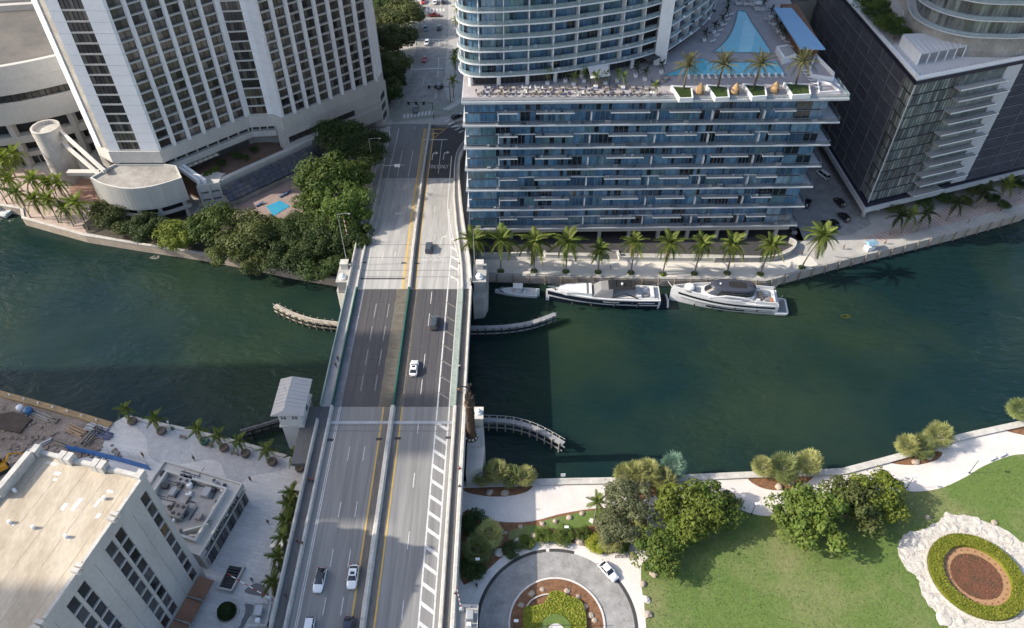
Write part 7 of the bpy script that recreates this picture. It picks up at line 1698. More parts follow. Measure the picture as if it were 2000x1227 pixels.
for x, y, r, zc, m, lab, bg_ in ((1226, 975, 38, 8, L_grey, 'grey green tree beside the driveway garden', False), (1205, 1030, 34, 6, L_grey, 'lower grey green tree touching the driveway garden', False), (1345, 1000, 52, 7, L_yell, 'bright broad leaved tree left of the lawn', True), (1385, 990, 44, 7, L_mid, 'broad leaved tree at the right of the bright lawn tree', True), (1322, 1035, 36, 6, L_mid, 'broad leaved tree between the bright tree and the lowest one', True), (1287, 1080, 38, 6, L_mid, 'lowest broad leaved tree beside the lawn boulders', True), (1420, 985, 22, 5, L_olive, 'small thin tree at the tip of the lawn tree group', True), (1560, 1005, 44, 6.5, L_mid, 'left broad leaved tree of the big lawn clump', True), (1610, 1015, 56, 7, L_mid, 'largest broad leaved tree of the lawn clump', True), (1660, 990, 48, 7, L_olive, 'olive tree in the middle of the lawn clump', True), (1712, 968, 44, 6.5, L_yell, 'yellow green tree at the right end of the lawn clump', True)):
    tree(x, y, r, zc, m, lab, 2.5, GP, big=bg_)
for x, y, r, zc, m, lab, fl in ((927, 1022, 27, 4, L_dark, 'dark round shrub against the right bridge parapet', .7), (1165, 1063, 20, 3.2, L_hedge, 'yellow green bush at the driveway kerb', .6), (1098, 1046, 22, 3.2, L_mid, 'green garden bush next to the garden lamp', .6), (1138, 1042, 16, 3.2, L_mid, 'small green bush right of the garden lamp', .7), (1060, 1046, 18, 3.2, L_mid, 'green bush left of the garden lamp', .6), (1030, 1058, 16, 3.1, L_mid, 'low green bush between two garden boulders', .6), (925, 1110, 24, 3.5, L_dark, 'dark shrub in the shade of the bridge by the driveway', .7), (1215, 1068, 14, 3.2, L_mid, 'fresh green bush under the grey green tree', .7), (1000, 1075, 18, 3.3, L_dark, 'dark low shrub beside the driveway boulders', .6)):
    t = tree(x, y, r, zc, m, lab, 2.5, 'park shrubs', flat_=fl, name='shrub'); t['category'] = 'shrub'
for i, (x, y, r) in enumerate(((1700, 8, 26), (1716, 26, 22), (1735, 45, 22), (1752, 60, 16), (1770, 62, 9))):
    t = tree(x, y, r, 51.5, L_dark if i % 2 else L_mid, 'roof garden tree on the dark block, %s from the roof pavilion' % ORD[4 - i], 48.95, 'roof garden trees')
for i, (x, y, r, m) in enumerate(((1595, 68, 20, L_yell), (1570, 40, 16, L_yell), (1605, 85, 18, L_mid))):
    tree(x, y, r, 26.5, m, 'bamboo green tree in the low garden behind the pavilion, %s' % ('brightest', 'uppermost', 'lowest')[i], 24.6, 'low garden trees')
for i, (x, y, r) in enumerate(((1745, 402, 22), (1800, 392, 18), (1850, 385, 22), (1905, 372, 20), (1935, 385, 16), (1980, 355, 22), (1885, 392, 14), (1960, 400, 13))):
    tree(x, y, r, 4.5, L_dark if i % 3 else L_olive, 'dusky shrub in the planting strip below the dark block, %s from the left' % ORD[i], 2.0, 'shrubs below the dark block', flat_=.8, name='shrub')['category'] = 'shrub'

# ---- palms
L_dead = leaf_mat('dead_palm_leaf', (.20, .14, .07), (.15, .105, .055))
def frond_mesh(name, droop, leaf_len, n=13, wid=.035, m=None, vee=.5):
    """one frond, unit length along +x, arching down by droop"""
    b = MB()
    def at(t): return Vector((t * (1 - .12 * droop * t), 0, .22 * t - droop * t * t))
    b.path([tuple(at(k / 6)) for k in range(7)], [.016, .014, .012, .010, .008, .006, .003], 4)
    for i in range(n):
        t = .12 + .86 * i / (n - 1); p = at(t); ll = leaf_len * (math.sin(math.pi * (.12 + .80 * t)) ** .7)
        for s_ in (-1, 1):
            d = Vector((.55 + .3 * t, s_ * .85, -vee + .05 * (i % 3))).normalized() * ll; w = Vector((wid, 0, 0))
            b._add([tuple(p - w), tuple(p + w), tuple(p + d * .6 + w * .8 + Vector((0, 0, .02))), tuple(p + d), tuple(p + d * .6 - w * .8 + Vector((0, 0, .02)))], [(0, 1, 2, 3, 4)])
    return b.mesh(name, m or L_palm)
FR = {'coco': [frond_mesh('frond', d, .34, 15, .042, vee=v) for d, v in ((.6, .45), (.95, .6), (1.25, .8))], 'date': [frond_mesh('frond', d, .17, 16, .018, vee=-.1) for d in (.15, .35, .6)], 'small': [frond_mesh('frond', d, .26, 10, .05, vee=.3) for d in (.4, .7)]}
def palm(loc, h, fl, kind, m, label, group, nf=17, lean=(0, 0), tr=.2, bark=None, name='palm_tree', cat='palm', base=None):
    t = thing(name, label, cat, loc, 0, group)
    b = MB(); k = 7; b.path([(lean[0] * (i / k) ** 1.6, lean[1] * (i / k) ** 1.6, h * i / k - (.2 if i == 0 else 0)) for i in range(k + 1)], [tr * 1.35, tr * 1.05, tr, tr * .95, tr * .9, tr * .9, tr * .85, tr * .7], 8)
    b.path([(lean[0], lean[1], h - .1), (lean[0], lean[1], h + .12 * fl + .3)], [tr * .8, tr * .35], 7)
    obj('trunk', b.mesh('trunk', bark or M_palmbark, True), t, True)
    for i in range(nf):
        f = i / (nf - 1); el = R(78 - 112 * f ** 1.15 + rg_.uniform(-8, 8)) if kind != 'date' else R(80 - 105 * f + rg_.uniform(-7, 7)); az = i * 2.39996 + rg_.uniform(-.2, .2)
        me = FR[kind][min(len(FR[kind]) - 1, int(f * len(FR[kind])))]; s_ = fl * rg_.uniform(.85, 1.1) * (.82 if f < .15 else 1)
        inst('frond', me, t, (lean[0], lean[1], h + .1 * fl), 0, (s_, s_, s_), [m if f < .93 or kind == 'small' or rg_.random() < .5 else L_dead], rot=(rg_.uniform(-.25, .25), -el, az))
    return t
# promenade row
GPR = 'palms along the far promenade'
pal = [((930, 522), 466), ((978, 530), 464), ((1043, 530), 470), ((1105, 531), 468), ((1168, 532), 484), ((1232, 533), 468), ((1294, 536), 472), ((1356, 535), 474), ((1420, 534), 473), ((1485, 536), 474), ((1566, 523), 457)]
for i, ((x, y), ty) in enumerate(pal):
    g = P(x, y, 2.0); lo, hi = 4, 22
    for _ in range(40):
        md = (lo + hi) / 2; w_ = CC * g.y + CS * (CAM_H - md); v_ = CAM_F * (-(g.y * CS) + (CAM_H - md) * CC) / w_ + 613.5
        if v_ > ty + 6: lo = md
        else: hi = md
    lab = 'tall promenade palm, %s of the row counted from the bridge' % ORD[i] if i not in (0, 10) else ('first promenade palm half hidden by the bridge lamp mast' if i == 0 else 'leaning last promenade palm beside the parking court')
    palm(g, lo - 2.0, 4.3 * (rg_.uniform(.86, 1.14) if i != 4 else .8), 'coco', L_palm, lab, GPR, rg_.randint(19, 28), (rg_.uniform(-.9, .9) if i < 10 else 2.6, rg_.uniform(-.4, .4)), .22, M_palmbark)
    if i:
        b = MB(); b2 = leaf_ball(260, 1.0, (0, 0, .1), .2, rg_, .5); o = obj('palm_bed', b2.mesh('palm_bed', L_mid)); o.location = (g.x, g.y, 2.0); tag(o, 'low green planting round the foot of promenade palm %s from the bridge' % ORD[i], 'ground cover', 'planted palm feet', kind='stuff')
# hotel riverwalk palms
GRW = 'yellow green palms on the hotel riverwalk'
rw = [((60, 425), (36, 378)), ((86, 428), (68, 392)), ((115, 435), (90, 392)), ((144, 442), (128, 412)), ((173, 449), (144, 399)), ((25, 395), (11, 336)), ((40, 380), (17, 292)), ((66, 370), (53, 293)), ((88, 400), (66, 353)), ((115, 400), (100, 360)), ((135, 395), (121, 358)), ((30, 345), (42, 315)), ((14, 398), (2, 352)), ((48, 402), (30, 352))]
wherew = ('nearest the water corner', 'second from the water corner', 'third along the water edge', 'fourth along the water edge', 'next to the olive trees', 'far left at the frame edge', 'behind the far left one', 'left of the cylinder tower', 'in the middle of the grove', 'in front of the cylinder foot', 'by the brick court', 'under the hall columns', 'cut by the left frame edge', 'left of the grove middle')
for i, ((x, y), (cx, cy)) in enumerate(rw):
    g = P(x, y, 2.0); hh = 8.5; 
    lo, hi = 3, 18
    for _ in range(40):
        md = (lo + hi) / 2; w_ = CC * g.y + CS * (CAM_H - md); v_ = CAM_F * (-(g.y * CS) + (CAM_H - md) * CC) / w_ + 613.5
        if v_ > cy: lo = md
        else: hi = md
    palm(g, min(lo, 15) - 2, 3.7, 'coco', L_palmy if i not in (0, 3) else L_palm, 'yellow green palm on the hotel riverwalk, %s' % wherew[i], GRW, 16, (rg_.uniform(-.4, .4), rg_.uniform(-.3, .3)), .17)
# roof deck palms
for i, (x, y) in enumerate(((1335, 173), (1402, 171), (1473, 170), (1554, 165))):
    palm(P(x, y, 50.4), 5.6, 4.3, 'date', L_date, 'date palm in a white planter at the terrace edge, %s from the left' % ORD[i], 'date palms on the pool deck', 34, (.3, .2), .26, mat('date_bark_%d' % i, (.13, .10, .08), var=.25, scale=3))
sm = [(1421, 6), (1419, 20), (1417, 34), (1409, 50), (1394, 65), (1375, 80), (1489, 20), (1504, 36), (1512, 50), (1520, 64), (1529, 76), (1069, 165), (1104, 160), (1120, 167), (1163, 172), (1216, 174), (1241, 150), (1259, 157), (1291, 143), (1278, 185), (1140, 160), (1205, 160), (1182, 165)]
for i, (x, y) in enumerate(sm):
    p = P(x, y, 49.48); col_ = i < 6
    lab = ('dark potted palm left of the triangular pool, %s from the top' % ORD[i]) if i < 6 else (('dark potted palm between pool and pavilion, %s from the top' % ORD[i - 6]) if i < 11 else 'potted palm among the terrace tables, %s counted from the left' % ORD[sorted(range(11, 23), key=lambda j: sm[j][0]).index(i)])
    big = i in (11, 15, 14)
    t = palm(p, 2.2 if not big else 3.0, 1.75 if not big else 2.2, 'small', L_palmd if i < 11 or i in (16, 17, 18, 12) else L_palm, lab, 'potted palms on the pool deck', 12, tr=.1, name='potted_palm')
    b = MB(); b.loft([[(-.45, -.45, 0), (.45, -.45, 0), (.45, .45, 0), (-.45, .45, 0)], [(-.55, -.55, .7), (.55, -.55, .7), (.55, .55, .7), (-.55, .55, .7)]]); obj('pot', b.mesh('pot', M_white), t, True)
# plaza palms in round and square pots
pots = [(260, 826), (317, 845), (401, 865), (439, 878), (481, 889), (533, 905), (587, 917)]
for i, (x, y) in enumerate(pots):
    p = P(x, y, 2.5)
    t = palm(p, 4.6, 2.5, 'coco', L_palm, 'potted palm on the plaza edge by the water, %s counted from the left' % ORD[i], 'potted palms along the plaza', 13, (rg_.uniform(-.8, -.2), .3), .13, name='potted_palm')
    b = MB(); b.lathe(0, 0, [(.7, 0), (1.05, .25), (1.15, .8), (1.0, 1.15), (.85, 1.15), (.8, 1.0), (.02, 1.0)], 16); obj('pot', b.mesh('pot', mat('pot_bronze', (.16, .13, .115), var=.15) if i == 0 else (MATS['pot_bronze'] if i not in (0, 2) else M_green), True), t, True)
for i, (x, y) in enumerate(((580, 985), (577, 1008), (571, 1040), (564, 1073), (555, 1110), (546, 1158))):
    p = P(x, y, 2.5)
    t = palm(p, 4.0, 2.7, 'coco', L_palm, 'palm in a square planter beside the bridge wall, %s from the river' % ORD[i], 'potted palms along the plaza', 14, (-.5, .2), .13, name='potted_palm')
    b = MB(); b.loft([[(-.8, -.8, 0), (.8, -.8, 0), (.8, .8, 0), (-.8, .8, 0)], [(-1, -1, 1.2), (1, -1, 1.2), (1, 1, 1.2), (-1, 1, 1.2)]]); obj('pot', b.mesh('pot', M_asphd), t, True)
# palms below the dark block and by the street
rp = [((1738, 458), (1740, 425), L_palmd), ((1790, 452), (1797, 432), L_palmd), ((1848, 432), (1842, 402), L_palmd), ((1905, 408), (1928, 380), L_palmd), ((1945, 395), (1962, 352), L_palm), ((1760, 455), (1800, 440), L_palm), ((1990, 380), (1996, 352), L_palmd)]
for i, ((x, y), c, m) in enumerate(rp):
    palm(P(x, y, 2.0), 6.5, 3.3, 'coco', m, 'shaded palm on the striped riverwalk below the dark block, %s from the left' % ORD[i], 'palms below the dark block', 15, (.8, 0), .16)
for i, (x, y) in enumerate(((889, 150), (890, 135), (893, 70), (896, 45), (891, 20), (886, 190))):
    palm(P(x, y, ZS), 6.5, 2.6, 'coco', L_palmy, 'street palm on the right pavement beyond the bridge, %s' % ('level with the red car', 'just above the lowest pair', 'level with the white car', 'near the blue car', 'by the far crosswalk', 'closest to the intersection')[i], 'street palms', 13, tr=.13)
# fan palms of the park
def fan_crown(seed):
    rnd = random.Random(seed); b = MB()
    for i in range(60):
        f = (i + .5) / 60; el = math.asin(1 - 1.55 * f) + rnd.uniform(-.12, .12); az = i * 2.39996; r0 = rnd.uniform(.50, .68)
        d = Vector((math.cos(el) * math.cos(az), math.cos(el) * math.sin(az), math.sin(el))); side = d.cross(Vector((0, 0, 1))).normalized() if abs(d.z) < .98 else Vector((1, 0, 0)); upv = side.cross(d)
        o = d * r0; nf = 11
        b._add([tuple(d * .1 - side * .012), tuple(d * .1 + side * .012), tuple(o + side * .012), tuple(o - side * .012)], [(0, 1, 2, 3)])
        for k in range(nf):
            a = R(-115 + 230 * k / (nf - 1)); q = (d * math.cos(a) + side * math.sin(a)).normalized(); q = (q + upv * (.15 - .25 * abs(math.sin(a))) - Vector((0, 0, .12))).normalized() * rnd.uniform(.30, .50); w = q.cross(upv).normalized() * .028
            b._add([tuple(o), tuple(o + q * .6 + w), tuple(o + q), tuple(o + q * .6 - w)], [(0, 1, 2, 3)])
    return b.mesh('crown', L_olive)
FC = [fan_crown(i) for i in range(3)]
L_fan = leaf_mat('fan_palm_leaf', (.33, .33, .13), (.20, .22, .075)); L_fang = leaf_mat('fan_palm_leaf_green', (.20, .235, .085), (.14, .175, .06)); L_fanb = leaf_mat('fan_palm_bluish', (.13, .20, .15), (.10, .17, .12))
fans = [(942, 928, 18, 5.2, L_fan, 'left end of the bed nearest the bridge'), (971, 921, 20, 5.8, L_fan, 'tallest of the bed nearest the bridge'), (998, 930, 18, 5, L_fang, 'third in the bed nearest the bridge'), (1026, 930, 18, 5, L_fan, 'right end of the bed nearest the bridge'),
        (1221, 925, 18, 5.5, L_fan, 'left end of the second bed'), (1243, 922, 19, 5.8, L_fan, 'second from left in the second bed'), (1266, 919, 20, 6, L_fan, 'middle of the second bed'), (1295, 935, 20, 5, L_fan, 'lowest in the second bed'), (1316, 910, 21, 5.8, L_fanb, 'bluish one at the right end of the second bed'),
        (1490, 912, 18, 5, L_fan, 'left end of the third bed'), (1531, 914, 25, 5.4, L_fang, 'big middle one of the third bed'), (1580, 902, 21, 5.2, L_fan, 'right end of the third bed'),
        (1774, 870, 19, 5, L_fan, 'left one of the fourth bed'), (1801, 872, 20, 5, L_fang, 'middle one of the fourth bed'), (1834, 850, 22, 5.6, L_fan, 'right one of the fourth bed'), (1993, 801, 20, 5.6, L_fang, 'single one in the far right bed'),
        (956, 1043, 22, 5.2, L_fan, 'tall one at the driveway beside the bridge'), (932, 1072, 24, 4.6, L_fang, 'shaded one at the driveway beside the bridge'), (1195, 1050, 24, 4.5, L_fan, 'low one under the grey green tree'), (1232, 1035, 22, 4.5, L_fan, 'low one right of the grey green tree foot')]
for i, (x, y, rp_, zc, m, wh) in enumerate(fans):
    p = P(x, y, zc); dist = CC * p.y + CS * (CAM_H - zc); r = rp_ * dist / CAM_F * 1.4
    t = thing('fan_palm', 'round headed fan palm, ' + wh, 'palm', (p.x, p.y, 2.5), 0, 'fan palms of the park')
    b = MB(); b.path([(0, 0, -.2), (.05, 0, (zc - 2.5) * .5), (0, 0, zc - 2.5)], [.24, .2, .22], 7); obj('trunk', b.mesh('trunk', M_palmbark), t, True)
    inst('crown', FC[i % 3], t, (0, 0, zc - 2.5), rg_.uniform(0, 6.28), (r, r, r * .95), [m])

palm(P(1162, 1010, 2.5), 5.6, 2.5, 'small', L_palm, 'slender fan palm on a bare trunk by the winding path', 'fan palms of the park', 20, (.1, 0), .16)
# ================================================================== PARK FURNITURE
S1 = 2.745
z1 = lambda x, y, z=2.5: P(860 + x / S1, 780 + y / S1, z)
def boulder_mesh(seed):
    rnd = random.Random(seed); bm = bmesh.new(); bmesh.ops.create_icosphere(bm, subdivisions=2, radius=1.0)
    off = Vector((rnd.uniform(0, 50),) * 3)
    from mathutils import noise
    for v in bm.verts:
        n = noise.noise(v.co * 1.1 + off) * .45 + noise.noise(v.co * 2.7 + off) * .18; v.co *= 1 + n; v.co.z *= .62
    me = bpy.data.meshes.new('boulder'); bm.to_mesh(me); bm.free(); me.materials.append(M_rockb); return me
BM = [boulder_mesh(i) for i in range(5)]
bl = [(265, 500, .9, 'in the mulch bed nearest the bridge, left'), (345, 503, 1.0, 'in the mulch bed nearest the bridge, right'), (430, 685, .6, 'at the left tip of the winding path verge'), (545, 670, .65, 'second on the winding path verge'), (617, 655, .7, 'third on the winding path verge'), (690, 635, .65, 'fourth on the winding path verge'), (760, 612, .65, 'last on the winding path verge'), (815, 655, .75, 'beside the tall fan palm trunk'), (510, 738, .9, 'in the green bushes of the garden'), (415, 770, 1.0, 'pale one at the driveway kerb, upper left'), (312, 824, 1.2, 'largest pale one at the driveway kerb'), (365, 792, .7, 'small one between two big kerb boulders'), (350, 718, .5, 'half hidden by the dark shrub'), (750, 762, 1.1, 'beside the yellow green bush'), (905, 805, .6, 'under the grey green tree'), (1030, 845, .9, 'by the low park gate'), (1145, 940, .8, 'first down the lawn edge'), (1085, 990, .8, 'second down the lawn edge'), (1103, 1075, .8, 'third down the lawn edge, whitest'), (1113, 1155, 1.0, 'lowest down the lawn edge'), (490, 1045, .7, 'upper left on the planted island'), (545, 1020, .6, 'top of the planted island'), (435, 1105, .7, 'left on the planted island'), (680, 1030, .75, 'upper right on the planted island'), (738, 1062, .6, 'right on the planted island'), (778, 1112, .6, 'far right on the planted island'), (805, 1160, .7, 'lower right on the planted island'), (825, 1185, .6, 'lowest right on the planted island'), (225, 900, .6, 'below the shaded fan palm by the bridge')]
def boulder(p, s_, label, group, m=None):
    o = obj('boulder', BM[rg_.randrange(5)]); o.location = (p.x, p.y, p.z + .15 * s_); o.rotation_euler = (0, 0, rg_.uniform(0, 6.28)); o.scale = (s_ * rg_.uniform(.85, 1.25), s_, s_ * rg_.uniform(.8, 1.1))
    if m: o.material_slots[0].link = 'OBJECT'; o.material_slots[0].material = m
    tag(o, label, 'boulder', group); return o
for x, y, s_, wh in bl: boulder(z1(x, y), s_ * .9, 'rough pale tan boulder, ' + wh, 'garden boulders', M_rock if 'pal' in wh or 'whit' in wh else None)
for x, y, s_, wh in ((1521, 951, 1.0, 'in the third fan palm bed'), (1545, 944, .8, 'at the right of the third fan palm bed'), (1788, 903, .9, 'in the fourth fan palm bed'), (1815, 895, .7, 'at the right of the fourth fan palm bed'), (1942, 1021, .7, 'on the lawn just above the rocky ring'), (1811, 1011, .6, 'pale small one on the lawn under the clump')):
    boulder(P(x, y, 2.5), s_ * .9, 'rough boulder ' + wh, 'garden boulders')
# planted island in the driveway
IS = thing('planted_island', 'round planted island with mulch, hedge and a pale centre disc inside the driveway', 'garden bed', (RC[0], RC[1], 2.5))
b = MB(); b.lathe(RC[0], RC[1], [(9.3, 2.5), (9.3, 2.72), (8.95, 2.72), (8.95, 2.6)], 64); obj('kerb', b.mesh('kerb', M_path), IS)
b = MB(); b.face([(p[0], p[1], 2.62) for p in arc(RC, 9.0, 0, 354, 59)]); obj('mulch', b.mesh('mulch', M_mulch), IS)
def leaf_slab(poly, z0, z1, n, sz, rnd, m, nm, parent):
    t_ = inside(poly); xs_ = [p[0] for p in poly]; ys_ = [p[1] for p in poly]; b = MB(); b.prism(offs(poly, .12, True), z0, z1 - .12)
    k = 0
    while k < n:
        x, y = rnd.uniform(min(xs_), max(xs_)), rnd.uniform(min(ys_), max(ys_))
        if not t_(x, y): continue
        k += 1; p = Vector((x, y, z1 + rnd.uniform(-.15, .08))); nn = Vector((rnd.uniform(-.7, .7), rnd.uniform(-.7, .7), 1)).normalized(); u = nn.orthogonal().normalized(); u.rotate(Matrix.Rotation(rnd.uniform(0, 6.28), 3, nn)); w = nn.cross(u); s_ = sz * rnd.uniform(.6, 1.3)
        b._add([tuple(p - u * s_), tuple(p + w * s_ * .6), tuple(p + u * s_), tuple(p - w * s_ * .6)], [(0, 1, 2, 3)])
    me = b.mesh(nm, m); return obj(nm, me, parent)
isl = smooth_pts([tuple(z1(x, y)[:2]) for x, y in ((590, 1045), (640, 1038), (690, 1065), (745, 1085), (775, 1150), (775, 1250), (720, 1300), (480, 1300), (450, 1230), (452, 1130), (500, 1118), (560, 1100))], 3, True)
leaf_slab(isl, 2.55, 3.3, 3600, .2, rg_, L_hedge, 'hedge', IS)
cdisc = z1(618, 1215); b = MB(); b.cyl(cdisc.x, cdisc.y - 1.0, 2.6, 3.42, 2.9, 2.9, 30); obj('lawn_disc', b.mesh('lawn_disc', M_lawn), IS)
b = MB(); b.cyl(cdisc.x, cdisc.y - 1.6, 2.6, 3.5, 1.65, 1.65, 26); obj('centre_disc', b.mesh('centre_disc', M_path), IS)
b = MB(); b.lathe(cdisc.x, cdisc.y - 1.6, [(.35, 3.5), (.3, 3.8), (.12, 4.0), (.02, 4.05)], 10); obj('fountain_head', b.mesh('fountain_head', M_brz), IS)
b = MB(); b.wall(smooth_pts([tuple(z1(x, y)[:2]) for x, y in ((460, 1120), (490, 1080), (540, 1055), (580, 1048))], 3), 2.6, 2.9, .25); obj('stone_edging', b.mesh('stone_edging', M_rock), IS)
# round flower bed with hedge and coral rock ring on the lawn
FB = (93.1, 71.9)
FL_ = thing('round_flower_bed', 'round bed of red brown flowers ringed by a bright clipped hedge on the lawn', 'flower bed', (FB[0], FB[1], 2.5))
Rg = lambda r, n=60, ph=0, j=0: [(FB[0] + (r + (rg_.uniform(-j, j) if j else 0)) * math.cos(2 * math.pi * i / n + ph), FB[1] + (r + (rg_.uniform(-j, j) if j else 0)) * math.sin(2 * math.pi * i / n + ph)) for i in range(n)]
b = MB(); b.lathe(FB[0], FB[1], [(9.6, 2.5), (9.6, 2.75), (9.2, 2.75), (9.2, 2.6)], 60); obj('stone_kerb', b.mesh('stone_kerb', M_rock), FL_)
b = MB(); rnd = rg_
b.lathe(FB[0], FB[1], [(9.0, 2.5), (9.05, 3.35), (6.45, 3.35), (6.35, 2.5)], 60)
for _ in range(7000):
    a, r = rnd.uniform(0, 6.283), math.sqrt(rnd.uniform(6.4 ** 2, 9.1 ** 2)); p = Vector((FB[0] + r * math.cos(a), FB[1] + r * math.sin(a), 3.4 + rnd.uniform(-.15, .08)))
    nn = Vector((rnd.uniform(-.7, .7), rnd.uniform(-.7, .7), 1)).normalized(); u = nn.orthogonal().normalized(); u.rotate(Matrix.Rotation(rnd.uniform(0, 6.28), 3, nn)); w = nn.cross(u); s_ = .2 * rnd.uniform(.6, 1.3)
    b._add([tuple(p - u * s_), tuple(p + w * s_ * .6), tuple(p + u * s_), tuple(p - w * s_ * .6)], [(0, 1, 2, 3)])
for _ in range(1800):
    a, zz_ = rnd.uniform(0, 6.283), rnd.uniform(2.6, 3.35); r = 6.4 if rnd.random() < .45 else 9.1; p = Vector((FB[0] + r * math.cos(a), FB[1] + r * math.sin(a), zz_)); s_ = .2; t_ = Vector((-math.sin(a), math.cos(a), 0))
    b._add([tuple(p - t_ * s_), tuple(p + Vector((0, 0, .12))), tuple(p + t_ * s_), tuple(p - Vector((0, 0, .12)))], [(0, 1, 2, 3)])
obj('hedge', b.mesh('hedge', L_hedge), FL_)
b = MB(); b.face([(p[0], p[1], 2.65) for p in Rg(6.4)]); obj('sand_ring', b.mesh('sand_ring', mat('orange_mulch', (.36, .21, .11), var=.12, scale=1.5, fine=7)), FL_)
b = MB(); b.face([(p[0], p[1], 2.69) for p in Rg(4.9, 60, 0, .12)])
for _ in range(2600):
    a, r = rnd.uniform(0, 6.283), 4.8 * math.sqrt(rnd.random()); p = Vector((FB[0] + r * math.cos(a), FB[1] + r * math.sin(a), 2.72)); s_ = rnd.uniform(.08, .16)
    b._add([tuple(p + Vector((-s_, 0, .0))), tuple(p + Vector((0, s_, .12))), tuple(p + Vector((s_, 0, .02))), tuple(p + Vector((0, -s_, .1)))], [(0, 1, 2, 3)])
obj('flowers', b.mesh('flowers', mat('red_brown_flowers', (.185, .075, .045), var=.25, scale=.6, fine=6, col2=(.10, .06, .035))), FL_)
for i in range(26):
    a = 2 * math.pi * i / 26; b = MB(); b.cyl(FB[0] + 5.7 * math.cos(a), FB[1] + 5.7 * math.sin(a), 2.65, 2.78, .16, .12, 6); obj('seedling', b.mesh('seedling', MATS['red_brown_flowers']), FL_)
out = [(79.4, 77.1), (80.5, 79.6), (83.0, 81.5), (86.5, 82.6), (90.5, 84.2), (93, 85.8), (97.8, 85.6), (101.0, 83.6), (103.5, 82.6), (106.5, 79.0), (109.5, 74), (109, 66), (105, 59.5), (98, 56.5), (90.0, 56.3), (84.5, 58.5), (83.4, 62.5), (81.3, 66.0), (80.9, 69.5), (81.5, 71.5), (79.6, 74.0)]
RKs = thing('coral_rock_ring', 'broad ring of white coral rock slabs around the round flower bed', 'rock ring', (FB[0], FB[1], 2.5))
o1 = smooth_pts(out, 4, True); o1 = [(p[0] + rg_.uniform(-.25, .25), p[1] + rg_.uniform(-.25, .25)) for p in o1]
b = MB(); b.prism(o1, 2.4, 2.56); obj('base_slab', b.mesh('base_slab', M_rock), RKs)
to = inside(o1); RK = [boulder_mesh(40 + i) for i in range(4)]
for m_ in RK: m_.materials[0] = M_rock
k = 0
while k < 150:
    x, y = rg_.uniform(79, 110), rg_.uniform(56, 86); d = math.hypot(x - FB[0], y - FB[1])
    if d < 10.1 or not to(x, y): continue
    k += 1; s_ = rg_.uniform(.35, 1.15) * (1.15 if d > 12 else .8)
    inst('rock', rg_.choice(RK), RKs, Vector((x, y, 2.52)) - RKs.location, rg_.uniform(0, 6.28), (s_ * rg_.uniform(.8, 1.6), s_, s_ * rg_.uniform(.25, .6)))
# lamp posts and signs of the park
def park_lamp(p, h, lab, lean=0):
    t = thing('park_lamp', lab, 'lamp post', p, 0, 'park lamp posts'); b = MB(); b.cyl(0, 0, 0, .25, .2, .16, 8); b.tube((0, 0, .2), (0, 0, h), .07, .055, 6); obj('post', b.mesh('post', M_dark), t, True)
    b = MB(); b.bbox(.3, 0, h, .85, .5, .22, .05); obj('lamp_head', b.mesh('lamp_head', M_white), t, True)
park_lamp(P(1893, 924, 2.5), 5.2, 'slim park lamp post on the curving path at the right'); park_lamp(P(1771, 953, 2.5), 4.4, 'slim park lamp post at the lower edge of the path by the yellow green tree')
park_lamp(P(1102, 1050, 2.5), 4.2, 'white headed lamp post among the garden bushes'); park_lamp(P(931, 1112, 2.5), 4.2, 'lamp post beside the shaded fan palm at the bridge'); park_lamp(P(1005, 1227, 2.6), 3.2, 'white box lamp on the left of the planted island'); park_lamp(P(1468, 1004, 2.5), 4.0, 'dark lamp post in the tree shade by the path')
t = thing('sign_post', 'white square sign on a post at the park seawall', 'sign', P(1099, 938, 2.9)); b = MB(); b.tube((0, 0, 0), (0, 0, 2.0), .05, .05, 5); obj('post', b.mesh('post', M_steel), t, True); b = MB(); b.box(-.5, .5, -.05, .05, 1.5, 2.5); obj('panel', b.mesh('panel', M_white), t, True)
t = thing('sign_post', 'white leaning sign on the plaza edge between two palms', 'sign', P(337, 838, 2.5)); b = MB(); b.cyl(0, 0, 0, .5, .45, .4, 10); obj('base', b.mesh('base', M_green), t, True); b = MB(); b.tube((0, 0, .4), (-.3, 0, 2.6), .06, .06, 5); obj('post', b.mesh('post', M_dark), t, True); b = MB(); b.box(-.55, -.1, -.05, .05, 2.3, 3.1); obj('panel', b.mesh('panel', M_white), t, True)
t = thing('park_gate', 'low dark park gate beside the boulder at the path entrance', 'gate', z1(975, 850)); b = MB()
for x in (-1.4, 0, 1.4): b.tube((x, 0, 0), (x, 0, 1.0), .06, .06, 5)
obj('posts', b.mesh('posts', M_dark), t, True); b = MB(); b.box(-1.4, 1.4, -.04, .04, .85, .95); b.box(-1.4, 1.4, -.04, .04, .4, .46); obj('rails', b.mesh('rails', M_dark), t, True)
for i, (x, y) in enumerate(((1937, 897), (1956, 890))):
    bench(P(x, y, 2.5), R(25), 'pale bench beside the curving path, %s' % ('left of the pair', 'right of the pair'), 'park benches') if False else None
    t = thing('bench', 'white stone bench beside the curving path, %s' % ('left one of the pair', 'right one of the pair')[i], 'bench', P(x, y, 2.5), R(25), 'park benches'); b = MB(); b.bbox(0, 0, .35, 2.0, .7, .14, .04); obj('seat', b.mesh('seat', M_white), t, True)
    for s_ in (-.7, .7): b = MB(); b.box(s_ - .15, s_ + .15, -.25, .25, 0, .35); obj('leg', b.mesh('leg', M_path), t, True)
